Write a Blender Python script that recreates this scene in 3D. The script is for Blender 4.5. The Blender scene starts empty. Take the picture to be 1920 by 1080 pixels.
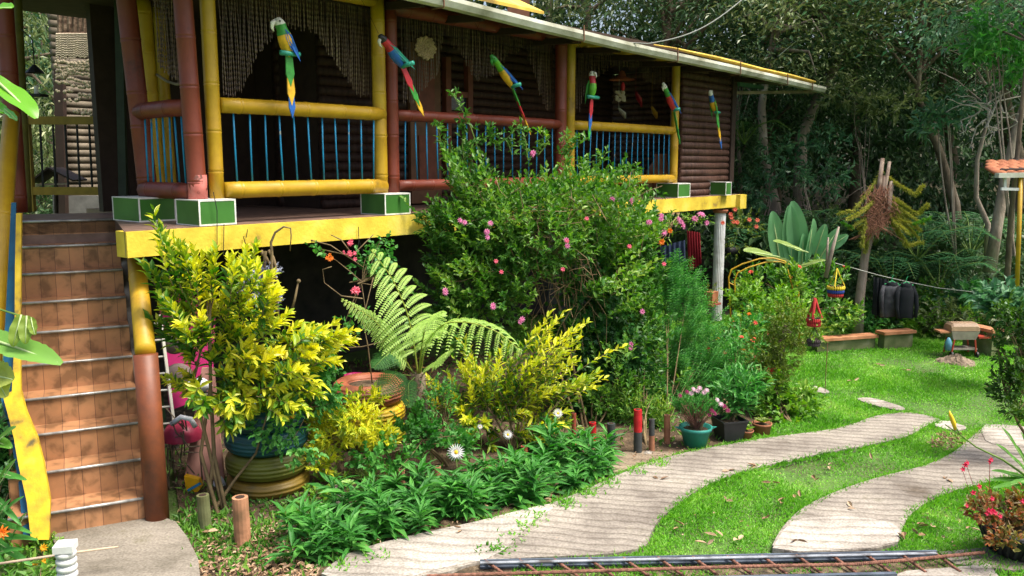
import bpy, math, random
import numpy as np
from mathutils import Vector, Matrix
R = math.radians
random.seed(7); rng = np.random.default_rng(11)
S = bpy.context.scene
C = S.collection

# ------------------------------------------------------------------ camera, sky, sun
FPX = 1600.0; CZ = 2.60; PIT = R(8.31)
cam = bpy.data.objects.new('camera', bpy.data.cameras.new('camera')); C.objects.link(cam)
cam.location = (0, 0, CZ); cam.rotation_euler = (R(90)-PIT, 0, 0)
cam.data.sensor_width = 36; cam.data.lens = FPX/1920*36; cam.data.clip_end = 800; cam.data.clip_start = .05
S.camera = cam
SUN_EL, SUN_AZ = 64, 112        # degrees, azimuth clockwise from +Y
w = bpy.data.worlds.new("World"); S.world = w; w.use_nodes = True
nt = w.node_tree; sky = nt.nodes.new('ShaderNodeTexSky'); sky.sky_type = 'NISHITA'; sky.sun_disc = False
sky.sun_elevation = R(SUN_EL); sky.sun_rotation = R(SUN_AZ); sky.air_density = 1.0; sky.dust_density = 6.0; sky.ozone_density = .3
nt.links.new(sky.outputs[0], nt.nodes['Background'].inputs[0]); nt.nodes['Background'].inputs[1].default_value = 0.145
sl = bpy.data.lights.new('sun', 'SUN'); sl.energy = 3.3; sl.angle = R(20); sl.color = (1, .96, .88)
so = bpy.data.objects.new('sun', sl); C.objects.link(so)
sd = Vector((math.sin(R(SUN_AZ))*math.cos(R(SUN_EL)), math.cos(R(SUN_AZ))*math.cos(R(SUN_EL)), math.sin(R(SUN_EL))))
so.rotation_euler = sd.to_track_quat('Z', 'Y').to_euler(); so.location = (0, 0, 30)
S.view_settings.view_transform = 'Standard'; S.view_settings.look = 'None'; S.view_settings.gamma = 1
S.view_settings.exposure = 0.92
S.render.engine = 'CYCLES'
S.cycles.max_bounces = 6; S.cycles.diffuse_bounces = 3; S.cycles.transparent_max_bounces = 4

# ------------------------------------------------------------------ coordinates
sp, cp = math.sin(PIT), math.cos(PIT)
def ray(px, py):
    a = (px-960)/FPX; b = (540-py)/FPX
    return np.array([a, cp+b*sp, -sp+b*cp])
def W(px, py, dep):                       # point at horizontal depth dep
    d = ray(px, py); return np.array([0, 0, CZ]) + d*(dep/d[1])
def G(px, py, z=0.):
    d = ray(px, py); return np.array([0, 0, CZ]) + d*((z-CZ)/d[2])
PSI = .71; HX0, HY0 = 3.944, 6.663
hx = np.array([math.sin(PSI), math.cos(PSI), 0]); hy = np.array([-math.cos(PSI), math.sin(PSI), 0])
HO = hx*HX0 + hy*HY0
UZ = np.array([0, 0, 1.])
def h(x, y, z): return HO + hx*x + hy*y + UZ*z
def LF(px, py, ly=0.):                    # house local x and z where the sight line meets the plane ly
    d = ray(px, py); t = (HY0+ly)/(d@hy); p = np.array([0, 0, CZ]) + d*t
    return float(p@hx)-HX0, float(p[2])
def V(*a): return np.array(a, float)
def unit(v):
    v = np.asarray(v, float); return v/np.maximum(np.linalg.norm(v, axis=-1, keepdims=True), 1e-9)

# ------------------------------------------------------------------ materials
MATS = {}
def newmat(name):
    m = bpy.data.materials.new(name); m.use_nodes = True
    n = m.node_tree.nodes; return m, n, m.node_tree.links, n['Principled BSDF']
def ramp(n, stops):
    r = n.new('ShaderNodeValToRGB'); e = r.color_ramp.elements
    while len(e) < len(stops): e.new(.5)
    for i, (p, c) in enumerate(stops): e[i].position = p; e[i].color = (*c, 1)
    return r
def noise_mat(name, stops, scale=8, rough=.7, bump=.2, bscale=None, stretch=None, spec=.3, detail=5, dist=0, metal=0, bdist=.01):
    if name in MATS: return MATS[name]
    m, n, l, b = newmat(name)
    tc = n.new('ShaderNodeTexCoord'); mp = n.new('ShaderNodeMapping'); l.new(tc.outputs['Object'], mp.inputs[0])
    if stretch: mp.inputs['Scale'].default_value = stretch
    t = n.new('ShaderNodeTexNoise'); t.inputs['Scale'].default_value = scale; t.inputs['Detail'].default_value = detail
    t.inputs['Distortion'].default_value = dist
    l.new(mp.outputs[0], t.inputs['Vector']); r = ramp(n, stops); l.new(t.outputs[0], r.inputs[0])
    l.new(r.outputs[0], b.inputs['Base Color']); b.inputs['Roughness'].default_value = rough
    b.inputs['Specular IOR Level'].default_value = spec; b.inputs['Metallic'].default_value = metal
    if bump:
        t2 = n.new('ShaderNodeTexNoise'); t2.inputs['Scale'].default_value = bscale or scale*4; t2.inputs['Detail'].default_value = 4
        l.new(mp.outputs[0], t2.inputs['Vector'])
        bp = n.new('ShaderNodeBump'); bp.inputs['Strength'].default_value = bump; bp.inputs['Distance'].default_value = bdist
        l.new(t2.outputs[0], bp.inputs['Height']); l.new(bp.outputs[0], b.inputs['Normal'])
    MATS[name] = m; return m
def flat(name, c, rough=.6, var=.25, metal=0, spec=.3, scale=10, bump=.1):
    d = tuple(v*(1-var) for v in c); u = tuple(min(1, v*(1+var*.6)) for v in c)
    return noise_mat(name, [(.3, d), (.7, u)], scale=scale, rough=rough, metal=metal, spec=spec, bump=bump)
def leaf_mat(name, stops, rough=.45, trans=.3, clump=1.5, spec=.35, cl=.45):
    """every leaf its own tone, plus slow drifts of tone through the plant"""
    if name in MATS: return MATS[name]
    m, n, l, b = newmat(name)
    g = n.new('ShaderNodeNewGeometry'); tc = n.new('ShaderNodeTexCoord')
    t = n.new('ShaderNodeTexNoise'); t.inputs['Scale'].default_value = clump; t.inputs['Detail'].default_value = 2
    l.new(tc.outputs['Object'], t.inputs['Vector'])
    mx = n.new('ShaderNodeMath'); mx.operation = 'MULTIPLY_ADD'; mx.inputs[1].default_value = 1-cl
    m2 = n.new('ShaderNodeMath'); m2.operation = 'MULTIPLY_ADD'; m2.inputs[1].default_value = cl*2.2; m2.inputs[2].default_value = -cl*.6
    l.new(t.outputs[0], m2.inputs[0]); l.new(g.outputs['Random Per Island'], mx.inputs[0]); l.new(m2.outputs[0], mx.inputs[2])
    r = ramp(n, stops); l.new(mx.outputs[0], r.inputs[0])
    l.new(r.outputs[0], b.inputs['Base Color']); b.inputs['Roughness'].default_value = rough; b.inputs['Specular IOR Level'].default_value = spec
    tr = n.new('ShaderNodeBsdfTranslucent'); ms = n.new('ShaderNodeMixShader'); ms.inputs[0].default_value = trans
    hs = n.new('ShaderNodeHueSaturation'); hs.inputs['Saturation'].default_value = 1.15; hs.inputs['Value'].default_value = 1.3
    l.new(r.outputs[0], hs.inputs['Color']); l.new(hs.outputs[0], tr.inputs[0])
    l.new(b.outputs[0], ms.inputs[1]); l.new(tr.outputs[0], ms.inputs[2])
    l.new(ms.outputs[0], n['Material Output'].inputs[0])
    MATS[name] = m; return m

# ------------------------------------------------------------------ mesh builder (world coordinates in, parent-local out)
class MB:
    def __init__(s): s.v = []; s.f3 = []; s.f4 = []; s.n = 0; s.sl3 = []; s.sl4 = []; s.slot = 0; s.poly = []
    def add(s, v, f):
        v = np.asarray(v, float).reshape(-1, 3); f = np.asarray(f, int)
        s.v.append(v)
        if f.shape[1] == 3: s.f3.append(f+s.n); s.sl3.append(np.full(len(f), s.slot))
        else: s.f4.append(f+s.n); s.sl4.append(np.full(len(f), s.slot))
        s.n += len(v); return s
    def hexa(s, p):      # 8 points: bottom ring of 4 then top ring
        return s.add(p, [(3,2,1,0),(4,5,6,7),(0,1,5,4),(1,2,6,5),(2,3,7,6),(3,0,4,7)])
    def box(s, c, ex, ey, ez):
        c, ex, ey, ez = map(lambda q: np.asarray(q, float), (c, ex, ey, ez))
        return s.hexa([c-ex-ey-ez, c+ex-ey-ez, c+ex+ey-ez, c-ex+ey-ez, c-ex-ey+ez, c+ex-ey+ez, c+ex+ey+ez, c-ex+ey+ez])
    def hbox(s, x0, x1, y0, y1, z0, z1):
        return s.hexa([h(x0,y0,z0),h(x1,y0,z0),h(x1,y1,z0),h(x0,y1,z0),h(x0,y0,z1),h(x1,y0,z1),h(x1,y1,z1),h(x0,y1,z1)])
    def bar(s, a, b, wd, ht, up=UZ):
        a = np.asarray(a, float); b = np.asarray(b, float); d = b-a; u = unit(d); sd_ = unit(np.cross(u, up)); n = np.cross(sd_, u)
        return s.box((a+b)/2, d/2, sd_*wd/2, n*ht/2)
    def tube(s, pts, rad, n=8, caps=True, flatten=None):
        P = np.asarray(pts, float); k = len(P); rad = np.broadcast_to(np.asarray(rad, float), (k,))
        T = np.gradient(P, axis=0) if k > 2 else np.repeat((P[1]-P[0])[None], 2, 0)
        T = unit(T); ref = UZ if abs(T[0][2]) < .9 else V(1, 0, 0)
        a = unit(np.cross(T[0], ref)); A = []
        for i in range(k):
            a = unit(a-T[i]*(a@T[i])); A.append(a)
        A = np.array(A); B = np.cross(T, A)
        th = np.arange(n)*2*math.pi/n
        fl = 1 if flatten is None else flatten
        v = P[:, None]+rad[:, None, None]*(np.cos(th)[None, :, None]*A[:, None]+fl*np.sin(th)[None, :, None]*B[:, None])
        i = np.arange(k-1)[:, None]; j = np.arange(n)[None]; j2 = (j+1) % n
        f = np.stack([i*n+j, i*n+j2, (i+1)*n+j2, (i+1)*n+j], -1).reshape(-1, 4)
        v = v.reshape(-1, 3)
        if caps:
            v = np.vstack([v, P[:1], P[-1:]]); c0 = k*n; jj = np.arange(n); j3 = (jj+1) % n
            s.add(v, f)
            o = s.n-len(v)
            s.f3.append(np.stack([np.full(n, c0), j3, jj], -1)+o); s.sl3.append(np.full(n, s.slot))
            s.f3.append(np.stack([np.full(n, c0+1), (k-1)*n+jj, (k-1)*n+j3], -1)+o); s.sl3.append(np.full(n, s.slot))
        else: s.add(v, f)
        return s
    def lathe(s, c, prof, n=24, axis=UZ, ax=None):
        c = np.asarray(c, float); axis = unit(axis); a = unit(np.cross(axis, V(.3, 1, .2))) if ax is None else ax; b = np.cross(axis, a)
        th = np.arange(n)*2*math.pi/n; prof = np.asarray(prof, float); k = len(prof)
        v = c+prof[:, None, 1:2]*axis+prof[:, None, 0:1]*(np.cos(th)[None, :, None]*a+np.sin(th)[None, :, None]*b)
        i = np.arange(k-1)[:, None]; j = np.arange(n)[None]; j2 = (j+1) % n
        f = np.stack([i*n+j, i*n+j2, (i+1)*n+j2, (i+1)*n+j], -1).reshape(-1, 4)
        return s.add(v.reshape(-1, 3), f)
    def prism(s, poly, z0, z1):       # poly list of (x,y) world, ngon
        P = np.asarray(poly, float)[:, :2]; k = len(P)
        v = np.vstack([np.c_[P, np.full(k, z0)], np.c_[P, np.full(k, z1)]]); o = s.n
        s.v.append(v); s.n += 2*k
        ar = sum(P[i][0]*P[(i+1) % k][1]-P[(i+1) % k][0]*P[i][1] for i in range(k))
        idx = list(range(k)) if ar > 0 else list(range(k))[::-1]
        s.poly.append(([o+k+i for i in idx], s.slot)); s.poly.append(([o+i for i in idx[::-1]], s.slot))
        for q in range(k):
            a, b = idx[q], idx[(q+1) % k]; s.poly.append(([o+a, o+b, o+k+b, o+k+a], s.slot))
        return s
    def slab(s, pts, th, nrm):        # flat polygon of 3D points given a thickness
        P = np.asarray(pts, float); k = len(P); nrm = unit(nrm)*th; o = s.n
        s.v.append(np.vstack([P, P+nrm])); s.n += 2*k
        s.poly.append((list(range(o, o+k))[::-1], s.slot)); s.poly.append((list(range(o+k, o+2*k)), s.slot))
        for q in range(k): a, b = q, (q+1) % k; s.poly.append(([o+a, o+b, o+k+b, o+k+a], s.slot))
        return s
    def leaves(s, P, D, L, Wd, N=None, fold=.22, droop=.15, seg=2, wide=.4):
        P = np.asarray(P, float).reshape(-1, 3); n = len(P); D = unit(np.broadcast_to(D, (n, 3)))
        L = np.broadcast_to(L, (n,))[:, None]; Wd = np.broadcast_to(Wd, (n,))[:, None]
        if N is None: N = UZ+rng.normal(0, .45, (n, 3))
        sd_ = unit(np.cross(D, N)+1e-6); nn = np.cross(sd_, D)
        if seg == 1:
            v = np.stack([P, P+D*L*wide+sd_*Wd/2+nn*Wd*fold, P+D*L-nn*L*droop, P+D*L*wide-sd_*Wd/2+nn*Wd*fold], 1)
            f = np.array([(0, 1, 2), (0, 2, 3)]); k = 4
            F = (np.arange(n)[:, None, None]*k+f).reshape(-1, 3)
        else:
            q = droop*L*nn
            v = np.stack([P, P+D*L*.28+sd_*Wd*.42+nn*Wd*fold-q*.06, P+D*L*.66+sd_*Wd*.40+nn*Wd*fold-q*.4, P+D*L-q,
                          P+D*L*.66-sd_*Wd*.40+nn*Wd*fold-q*.4, P+D*L*.28-sd_*Wd*.42+nn*Wd*fold-q*.06, P+D*L*.5-q*.2], 1)
            f = np.array([(0, 1, 2, 6), (6, 2, 3, 3), (0, 6, 4, 5), (6, 3, 3, 4)]); k = 7
            f4 = np.array([(0, 1, 2, 6), (0, 6, 4, 5)]); f3 = np.array([(6, 2, 3), (6, 3, 4)])
            o = s.n
            s.add(v.reshape(-1, 3), (np.arange(n)[:, None, None]*k+f4).reshape(-1, 4))
            s.f3.append((np.arange(n)[:, None, None]*k+f3).reshape(-1, 3)+o); s.sl3.append(np.full(2*n, s.slot))
            return s
        return s.add(v.reshape(-1, 3), F)
    def blob(s, c, r, n=10, m=7, jit=.0):
        c = np.asarray(c, float); r = np.broadcast_to(r, (3,)); v = [c+r*V(0, 0, -1)]
        for i in range(1, m):
            t = math.pi*i/m
            for j in range(n):
                q = 2*math.pi*j/n; d = V(math.sin(t)*math.cos(q), math.sin(t)*math.sin(q), -math.cos(t))
                v.append(c+r*d*(1+jit*rng.uniform(-1, 1)))
        v.append(c+r*V(0, 0, 1)); f4 = []; f3 = []
        for i in range(m-2):
            for j in range(n): a = 1+i*n+j; b = 1+i*n+(j+1) % n; f4.append((a, b, b+n, a+n))
        for j in range(n):
            a = 1+j; b = 1+(j+1) % n; f3.append((0, b, a)); t = 1+(m-2)*n; f3.append((len(v)-1, t+j, t+(j+1) % n))
        o = s.n; s.add(v, f4); s.f3.append(np.array(f3)+o); s.sl3.append(np.full(len(f3), s.slot)); return s
    def mesh(s, name, mats, inv=None, smooth=False):
        v = np.vstack(s.v)
        if inv is not None:
            M = np.array(inv); v = v@M[:3, :3].T+M[:3, 3]
        f3 = np.vstack(s.f3) if s.f3 else np.zeros((0, 3), int); f4 = np.vstack(s.f4) if s.f4 else np.zeros((0, 4), int)
        pl = s.poly
        loops = np.concatenate([f3.ravel(), f4.ravel()]+[np.array(p[0]) for p in pl]).astype(np.int32)
        tot = np.concatenate([np.full(len(f3), 3), np.full(len(f4), 4), np.array([len(p[0]) for p in pl], int)]).astype(np.int32)
        start = np.concatenate([[0], np.cumsum(tot)[:-1]]).astype(np.int32)
        me = bpy.data.meshes.new(name); me.vertices.add(len(v)); me.vertices.foreach_set('co', v.astype(np.float32).ravel())
        me.loops.add(len(loops)); me.loops.foreach_set('vertex_index', loops)
        me.polygons.add(len(tot)); me.polygons.foreach_set('loop_start', start); me.polygons.foreach_set('loop_total', tot)
        mi = np.concatenate([np.concatenate(s.sl3) if s.sl3 else [], np.concatenate(s.sl4) if s.sl4 else [], [p[1] for p in pl]]).astype(np.int32)
        me.polygons.foreach_set('material_index', mi)
        me.polygons.foreach_set('use_smooth', np.full(len(tot), smooth))
        for m in (mats if isinstance(mats, (list, tuple)) else [mats]): me.materials.append(m)
        me.update(calc_edges=True); me.validate(); return me
def tag(o, label=None, cat=None, group=None, kind=None):
    for k, v in (('label', label), ('category', cat), ('group', group), ('kind', kind)):
        if v: o[k] = v
    return o
def thing(name, loc, label, cat, group=None, rz=0.):
    o = bpy.data.objects.new(name, None); C.objects.link(o); o.location = Vector(loc); o.rotation_euler = (0, 0, rz)
    o.empty_display_size = .1; tag(o, label, cat, group); return o
def wm(o):
    M = Matrix.Translation(o.location) @ o.rotation_euler.to_matrix().to_4x4()
    return wm(o.parent) @ M if o.parent else M
def obj(name, mb, mat, parent=None, smooth=False, label=None, loc=None):
    if parent is not None: M = wm(parent)
    elif loc is not None: M = Matrix.Translation(Vector(loc))
    else: M = Matrix.Identity(4)
    me = mb.mesh(name, mat, M.inverted(), smooth); o = bpy.data.objects.new(name, me); C.objects.link(o)
    if parent is not None: o.parent = parent
    elif loc is not None: o.location = Vector(loc)
    if label: o['label'] = label
    return o
def single(name, mb, mat, loc, label, cat, group=None, kind=None, smooth=False):
    return tag(obj(name, mb, mat, loc=loc, smooth=smooth), label, cat, group, kind)
def copytree(o, parent=None):
    c = o.copy(); C.objects.link(c)
    if parent is not None: c.parent = parent
    for ch in [x for x in bpy.data.objects if x.parent == o]: copytree(ch, c)
    return c

def rd(n, up=0.): return unit(rng.normal(0, 1, (n, 3))+V(0, 0, up))
def twigs(mb, P, D, TL, nl, L, Wd, spread=.9, seg=1, stem=None, sr=.002, fold=.22, droop=.15, lw=.15):
    """leafy twigs: P bases, D directions; nl leaves set spirally along each"""
    n = len(P); P = np.asarray(P); D = unit(D); TL = np.broadcast_to(TL, (n,))
    a = unit(np.cross(D, V(.31, .5, .8))); b = np.cross(D, a)
    for k in range(nl):
        t = (k+.6)/nl; ph = k*2.4+rng.uniform(0, 6.28, n)
        side = np.cos(ph)[:, None]*a+np.sin(ph)[:, None]*b
        sp_ = spread*(1-.55*t)
        d = unit(D*(1-.4*spread*(1-t)) + side*sp_ + V(0, 0, -.05))
        s_ = (1-.25*t)*rng.uniform(1-lw*2, 1+lw, n)
        mb.leaves(P+D*(TL*t)[:, None], d, L*s_, Wd*s_, N=unit(D+UZ*.6+rng.normal(0, .25, (n, 3))), seg=seg, fold=fold, droop=droop)
    if stem is not None:
        for i in range(n):
            if i % stem == 0:
                pass
def inell(n, c, r, shell=.5, up=None):
    d = rd(n); rad = (shell+(1-shell)*rng.random(n))**.6
    if up is not None: d[:, 2] = np.where(rng.random(n) < up, np.abs(d[:, 2]), d[:, 2])
    return np.asarray(c)+d*rad[:, None]*np.asarray(r), d
bark = noise_mat('bark', [(.3, (.06, .045, .03)), (.6, (.16, .125, .085)), (.8, (.24, .21, .16))], 6, .9, .7, 25, (1, 1, .35), bdist=.03)
barkp = noise_mat('pale_bark', [(.3, (.15, .11, .09)), (.6, (.32, .26, .21)), (.8, (.5, .46, .4))], 5, .9, .6, 25, (1, 1, .4), bdist=.03)
twigm = noise_mat('twig', [(.3, (.10, .07, .035)), (.7, (.22, .16, .08))], 12, .85, .3)
greenstem = noise_mat('green_stem', [(.3, (.07, .14, .02)), (.7, (.16, .24, .05))], 12, .6, .1)
def branchlines(mb, base, tips, r0=.012, r1=.003, wob=.12, n=5, sag=0):
    for tp in tips:
        base = np.asarray(base, float); d = tp-base; k = np.linspace(0, 1, n)[:, None]
        mid = rng.normal(0, wob*np.linalg.norm(d)*.5, 3)
        P = base+d*k+np.sin(k*math.pi)*mid+V(0, 0, 1)*np.sin(k*math.pi)*sag
        mb.tube(P, np.linspace(r0, r1, n), 5, caps=False)
def shrub(name, base, blobs, mat, L, Wd, label, cat='shrub', group=None, TL=.14, nl=7, up=.7, seg=1, stems=14, r0=.012, stemmat=None,
          outward=.8, spread=.9, shell=.35, flowers=None, droop=.15):
    """blobs: (centre, radii, number of twigs)"""
    t = thing(name, base, label, cat, group); mb = MB(); tips = []
    for c, r, n in blobs:
        P, d = inell(n, c, r, shell); D = unit(d*outward+UZ*up+rng.normal(0, .35, (n, 3)))
        twigs(mb, P-D*TL*.5, D, TL*rng.uniform(.7, 1.3, n), nl, L, Wd, spread, seg, droop=droop)
        q = max(1, int(stems*n/sum(b[2] for b in blobs))); tips += list(P[:q])
    obj('foliage', mb, mat, t)
    sb = MB(); cen = np.mean([np.asarray(b[0]) for b in blobs], 0); base = np.asarray(base, float)
    for q in range(3):
        off = V(rng.normal(0, .03), rng.normal(0, .03), 0); top = cen+V(rng.normal(0, .06), rng.normal(0, .06), 0); kk = np.linspace(0, 1, 6)[:, None]
        sb.tube(base+off+(top-base-off)*kk+np.sin(kk*math.pi)*V(rng.normal(0, .05), rng.normal(0, .05), .0), np.linspace(r0*1.3, r0*.5, 6), 6, caps=False)
    for tp in tips:
        f = rng.uniform(.65, .97); a0 = base+(cen-base)*f; d = tp-a0; kk = np.linspace(0, 1, 5)[:, None]
        sb.tube(a0+d*kk+np.sin(kk*math.pi)*rng.normal(0, .12*np.linalg.norm(d)*.5, 3), np.linspace(r0*.45, r0*.15, 5), 4, caps=False)
    obj('stem', sb, stemmat or twigm, t, smooth=True)
    if flowers:
        for fm, nf, size, petals in flowers:
            for i in range(nf):
                bl = blobs[rng.integers(len(blobs))]; d = unit(rng.normal(0, 1, 3)+V(.1, -.9, .5))
                p = np.asarray(bl[0])+d*np.asarray(bl[1])*rng.uniform(.95, 1.08)
                flower(p, unit(d+V(0, -.3, .3)), size*rng.uniform(.7, 1.2), fm, t, petals)
    return t
YEL = None
def flower(p, d, s, mat, parent, petals=9, centre=None, layers=2, name='flower'):
    mb = MB(); a = unit(np.cross(d, V(.2, .3, .9))); b = np.cross(d, a)
    for L_ in range(layers):
        th = np.arange(petals)*2*math.pi/petals+L_*.4; lift = .15+.55*L_
        D = np.cos(th)[:, None]*a+np.sin(th)[:, None]*b+d*lift
        mb.leaves(np.repeat(p[None], petals, 0), unit(D), s*(1-.25*L_), s*1.9/petals*1.5, N=np.repeat(d[None], petals, 0), seg=1, wide=.6)
    if centre is not None: mb.slot = 1; mb.blob(p+d*s*.08, s*.24, 8, 5)
    return obj(name, mb, [mat, centre] if centre is not None else mat, parent)

# ------------------------------------------------------------------ ground
DECK = CZ-.51; BB = CZ-.715
def gp(*pp): return [G(x, y)[:2] for x, y in pp]
def smooth_poly(P, k=3):
    P = np.asarray(P)
    for _ in range(k):
        Q = np.roll(P, -1, 0); P = np.stack([P*.78+Q*.22, P*.22+Q*.78], 1).reshape(-1, 2)
    return P
def inpoly(x, y, P):
    P = np.asarray(P); r = np.zeros(len(x), bool); j = len(P)-1
    for i in range(len(P)):
        xi, yi = P[i]; xj, yj = P[j]
        c = ((yi > y) != (yj > y)) & (x < (xj-xi)*(y-yi)/(yj-yi+1e-12)+xi); r ^= c; j = i
    return r
pathA = smooth_poly(gp((590,1090),(640,1052),(700,1030),(800,1006),(900,985),(970,966),(1030,952),(1085,930),(1150,900),(1205,877),(1290,852),(1380,836),(1450,824),(1550,812),(1600,800),(1640,784),(1700,776),(1770,790),(1740,800),(1705,822),(1660,834),(1560,852),(1480,868),(1400,887),(1340,907),(1295,932),(1258,962),(1225,992),(1208,1045),(900,1056),(820,1090)), 2)
pathB = smooth_poly(gp((1440,1046),(1462,1000),(1500,960),(1560,930),(1640,902),(1740,878),(1795,850),(1830,815),(1850,804),(1990,815),(2010,880),(1870,905),(1830,915),(1765,932),(1718,960),(1692,988),(1684,1036)), 2)
stepA = smooth_poly(gp((1600,750),(1635,748),(1700,768),(1690,774),(1640,764)), 2)
stepB = smooth_poly(gp((1510,728),(1530,726),(1560,738),(1540,741)), 2)
stepC = smooth_poly(gp((1745,800),(1770,790),(1820,806),(1790,812)), 1)
patch = smooth_poly(gp((1135,856),(1180,848),(1290,850),(1190,882),(1140,890)), 1)
pad = gp((130,1130),(90,985),(250,960),(330,990),(352,1020),(372,1060),(380,1130))
bedP = gp((250,1100),(340,985),(300,700),(1300,640),(1400,620),(1470,735),(1490,780),(1420,812),(1290,850),(1210,868),(1150,905),(1085,928),(1030,948),(970,962),(900,980),(800,1003),(700,1026),(560,1100))
NS = MB()   # ground sheet, denser near the camera
m, n, l, b = newmat('lawn_soil')
tc = n.new('ShaderNodeTexCoord'); t1 = n.new('ShaderNodeTexNoise'); t1.inputs['Scale'].default_value = 1.6; t1.inputs['Detail'].default_value = 8
t2 = n.new('ShaderNodeTexNoise'); t2.inputs['Scale'].default_value = 45; t2.inputs['Detail'].default_value = 3
l.new(tc.outputs['Object'], t1.inputs[0]); l.new(tc.outputs['Object'], t2.inputs[0])
r1 = ramp(n, [(.3, (.06, .07, .02)), (.5, (.06, .13, .018)), (.65, (.09, .17, .025)), (.78, (.14, .12, .06))]); l.new(t1.outputs[0], r1.inputs[0])
mx = n.new('ShaderNodeMixRGB'); mx.blend_type = 'OVERLAY'; mx.inputs[0].default_value = .35
l.new(r1.outputs[0], mx.inputs[1]); l.new(t2.outputs[0], mx.inputs[2]); l.new(mx.outputs[0], b.inputs['Base Color']); b.inputs['Roughness'].default_value = .9
bp = n.new('ShaderNodeBump'); bp.inputs['Strength'].default_value = .6; bp.inputs['Distance'].default_value = .02
l.new(t2.outputs[0], bp.inputs['Height']); l.new(bp.outputs[0], b.inputs['Normal'])
lawnm = m
xs = np.concatenate([[-300, -80, -30], np.linspace(-15, 20, 36), [40, 90, 300]]); ys = np.concatenate([[-200, -50, -10], np.linspace(-2, 30, 33), [60, 120, 500]])
X, Y = np.meshgrid(xs, ys)
def gz(x, y):      # the garden is level; the forest floor rises slowly behind it
    d = np.clip(np.maximum(y-15.0-.0*x, 0), 0, 200); return .16*d*np.clip(d/4, 0, 1)-.02
Z = gz(X, Y)
nx, ny = len(xs), len(ys); i = np.arange(ny-1)[:, None]; j = np.arange(nx-1)[None]
NS.add(np.stack([X, Y, Z], -1), np.stack([i*nx+j, i*nx+j+1, (i+1)*nx+j+1, (i+1)*nx+j], -1).reshape(-1, 4))
tag(obj('ground', NS, lawnm, smooth=True), kind='structure')
soil = noise_mat('bed_soil', [(.3, (.035, .025, .014)), (.55, (.09, .06, .035)), (.75, (.17, .12, .07))], 9, .95, .9, 30, bdist=.03)
tag(obj('garden_bed', MB().prism(bedP, -.05, .006), soil), kind='structure')
# ribbed concrete tracks
def concrete(name, c0, c1, ang, ribs, stain=(.09, .07, .05), sc=8.5):
    m, n, l, b = newmat(name); tc = n.new('ShaderNodeTexCoord'); mp = n.new('ShaderNodeMapping'); mp.inputs['Rotation'].default_value[2] = R(ang)
    l.new(tc.outputs['Object'], mp.inputs[0])
    wv = n.new('ShaderNodeTexWave'); wv.bands_direction = 'Y'; wv.inputs['Scale'].default_value = sc/3.14; wv.inputs['Distortion'].default_value = 5.0
    wv.inputs['Detail'].default_value = 3; wv.inputs['Detail Scale'].default_value = .7; l.new(mp.outputs[0], wv.inputs[0])
    t = n.new('ShaderNodeTexNoise'); t.inputs['Scale'].default_value = 1.3; t.inputs['Detail'].default_value = 9; t.inputs['Roughness'].default_value = .68; l.new(tc.outputs['Object'], t.inputs[0])
    r = ramp(n, [(.30, stain), (.42, c0), (.60, c1), (.8, tuple(v*1.25 for v in c1))]); l.new(t.outputs[0], r.inputs[0])
    t3 = n.new('ShaderNodeTexNoise'); t3.inputs['Scale'].default_value = 60; t3.inputs['Detail'].default_value = 6; l.new(tc.outputs['Object'], t3.inputs[0])
    r3 = ramp(n, [(.3, (.62, .6, .56)), (.62, (1.15, 1.13, 1.1))]); l.new(t3.outputs[0], r3.inputs[0])
    rw = ramp(n, [(0., (.40, .36, .31)), (.16, (.85, .84, .82)), (.3, (.98, .98, .98)), (1., (1.06, 1.05, 1.04))]); l.new(wv.outputs[0], rw.inputs[0])
    a = n.new('ShaderNodeMixRGB'); a.blend_type = 'MULTIPLY'; a.inputs[0].default_value = 1; l.new(r.outputs[0], a.inputs[1]); l.new(r3.outputs[0], a.inputs[2])
    a2 = n.new('ShaderNodeMixRGB'); a2.blend_type = 'MULTIPLY'; a2.inputs[0].default_value = ribs; l.new(a.outputs[0], a2.inputs[1]); l.new(rw.outputs[0], a2.inputs[2])
    t4 = n.new('ShaderNodeTexNoise'); t4.inputs['Scale'].default_value = 2.6; t4.inputs['Detail'].default_value = 10; t4.inputs['Roughness'].default_value = .75; l.new(tc.outputs['Object'], t4.inputs[0])
    r4 = n.new('ShaderNodeMapRange'); r4.inputs[1].default_value = .58; r4.inputs[2].default_value = .70; r4.inputs[4].default_value = .65; l.new(t4.outputs[0], r4.inputs[0])
    a3 = n.new('ShaderNodeMixRGB'); a3.inputs[2].default_value = (.085, .075, .035, 1); l.new(r4.outputs[0], a3.inputs[0]); l.new(a2.outputs[0], a3.inputs[1])
    l.new(a3.outputs[0], b.inputs['Base Color']); b.inputs['Roughness'].default_value = .92
    ad = n.new('ShaderNodeMath'); ad.operation = 'MULTIPLY_ADD'; ad.inputs[1].default_value = .25; l.new(t3.outputs[0], ad.inputs[0]); l.new(wv.outputs[0], ad.inputs[2])
    bp = n.new('ShaderNodeBump'); bp.inputs['Strength'].default_value = .3+.3*ribs; bp.inputs['Distance'].default_value = .02
    l.new(ad.outputs[0], bp.inputs['Height']); l.new(bp.outputs[0], b.inputs['Normal']); return m
cA = concrete('ribbed_concrete', (.17, .15, .13), (.30, .275, .24), 12, .6, sc=9.5)
cW = concrete('pale_concrete', (.23, .21, .185), (.40, .375, .34), 4, .5)
cP = concrete('pad_concrete', (.13, .115, .09), (.24, .215, .18), 0, .05)
tag(obj('path', MB().prism(pathA, -.05, .03), cA), kind='structure')
tag(obj('path', MB().prism(pathB, -.05, .03), cA), kind='structure')
for P in (stepA, stepB, stepC): tag(obj('path', MB().prism(P, -.05, .022), cW), kind='structure')
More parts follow.
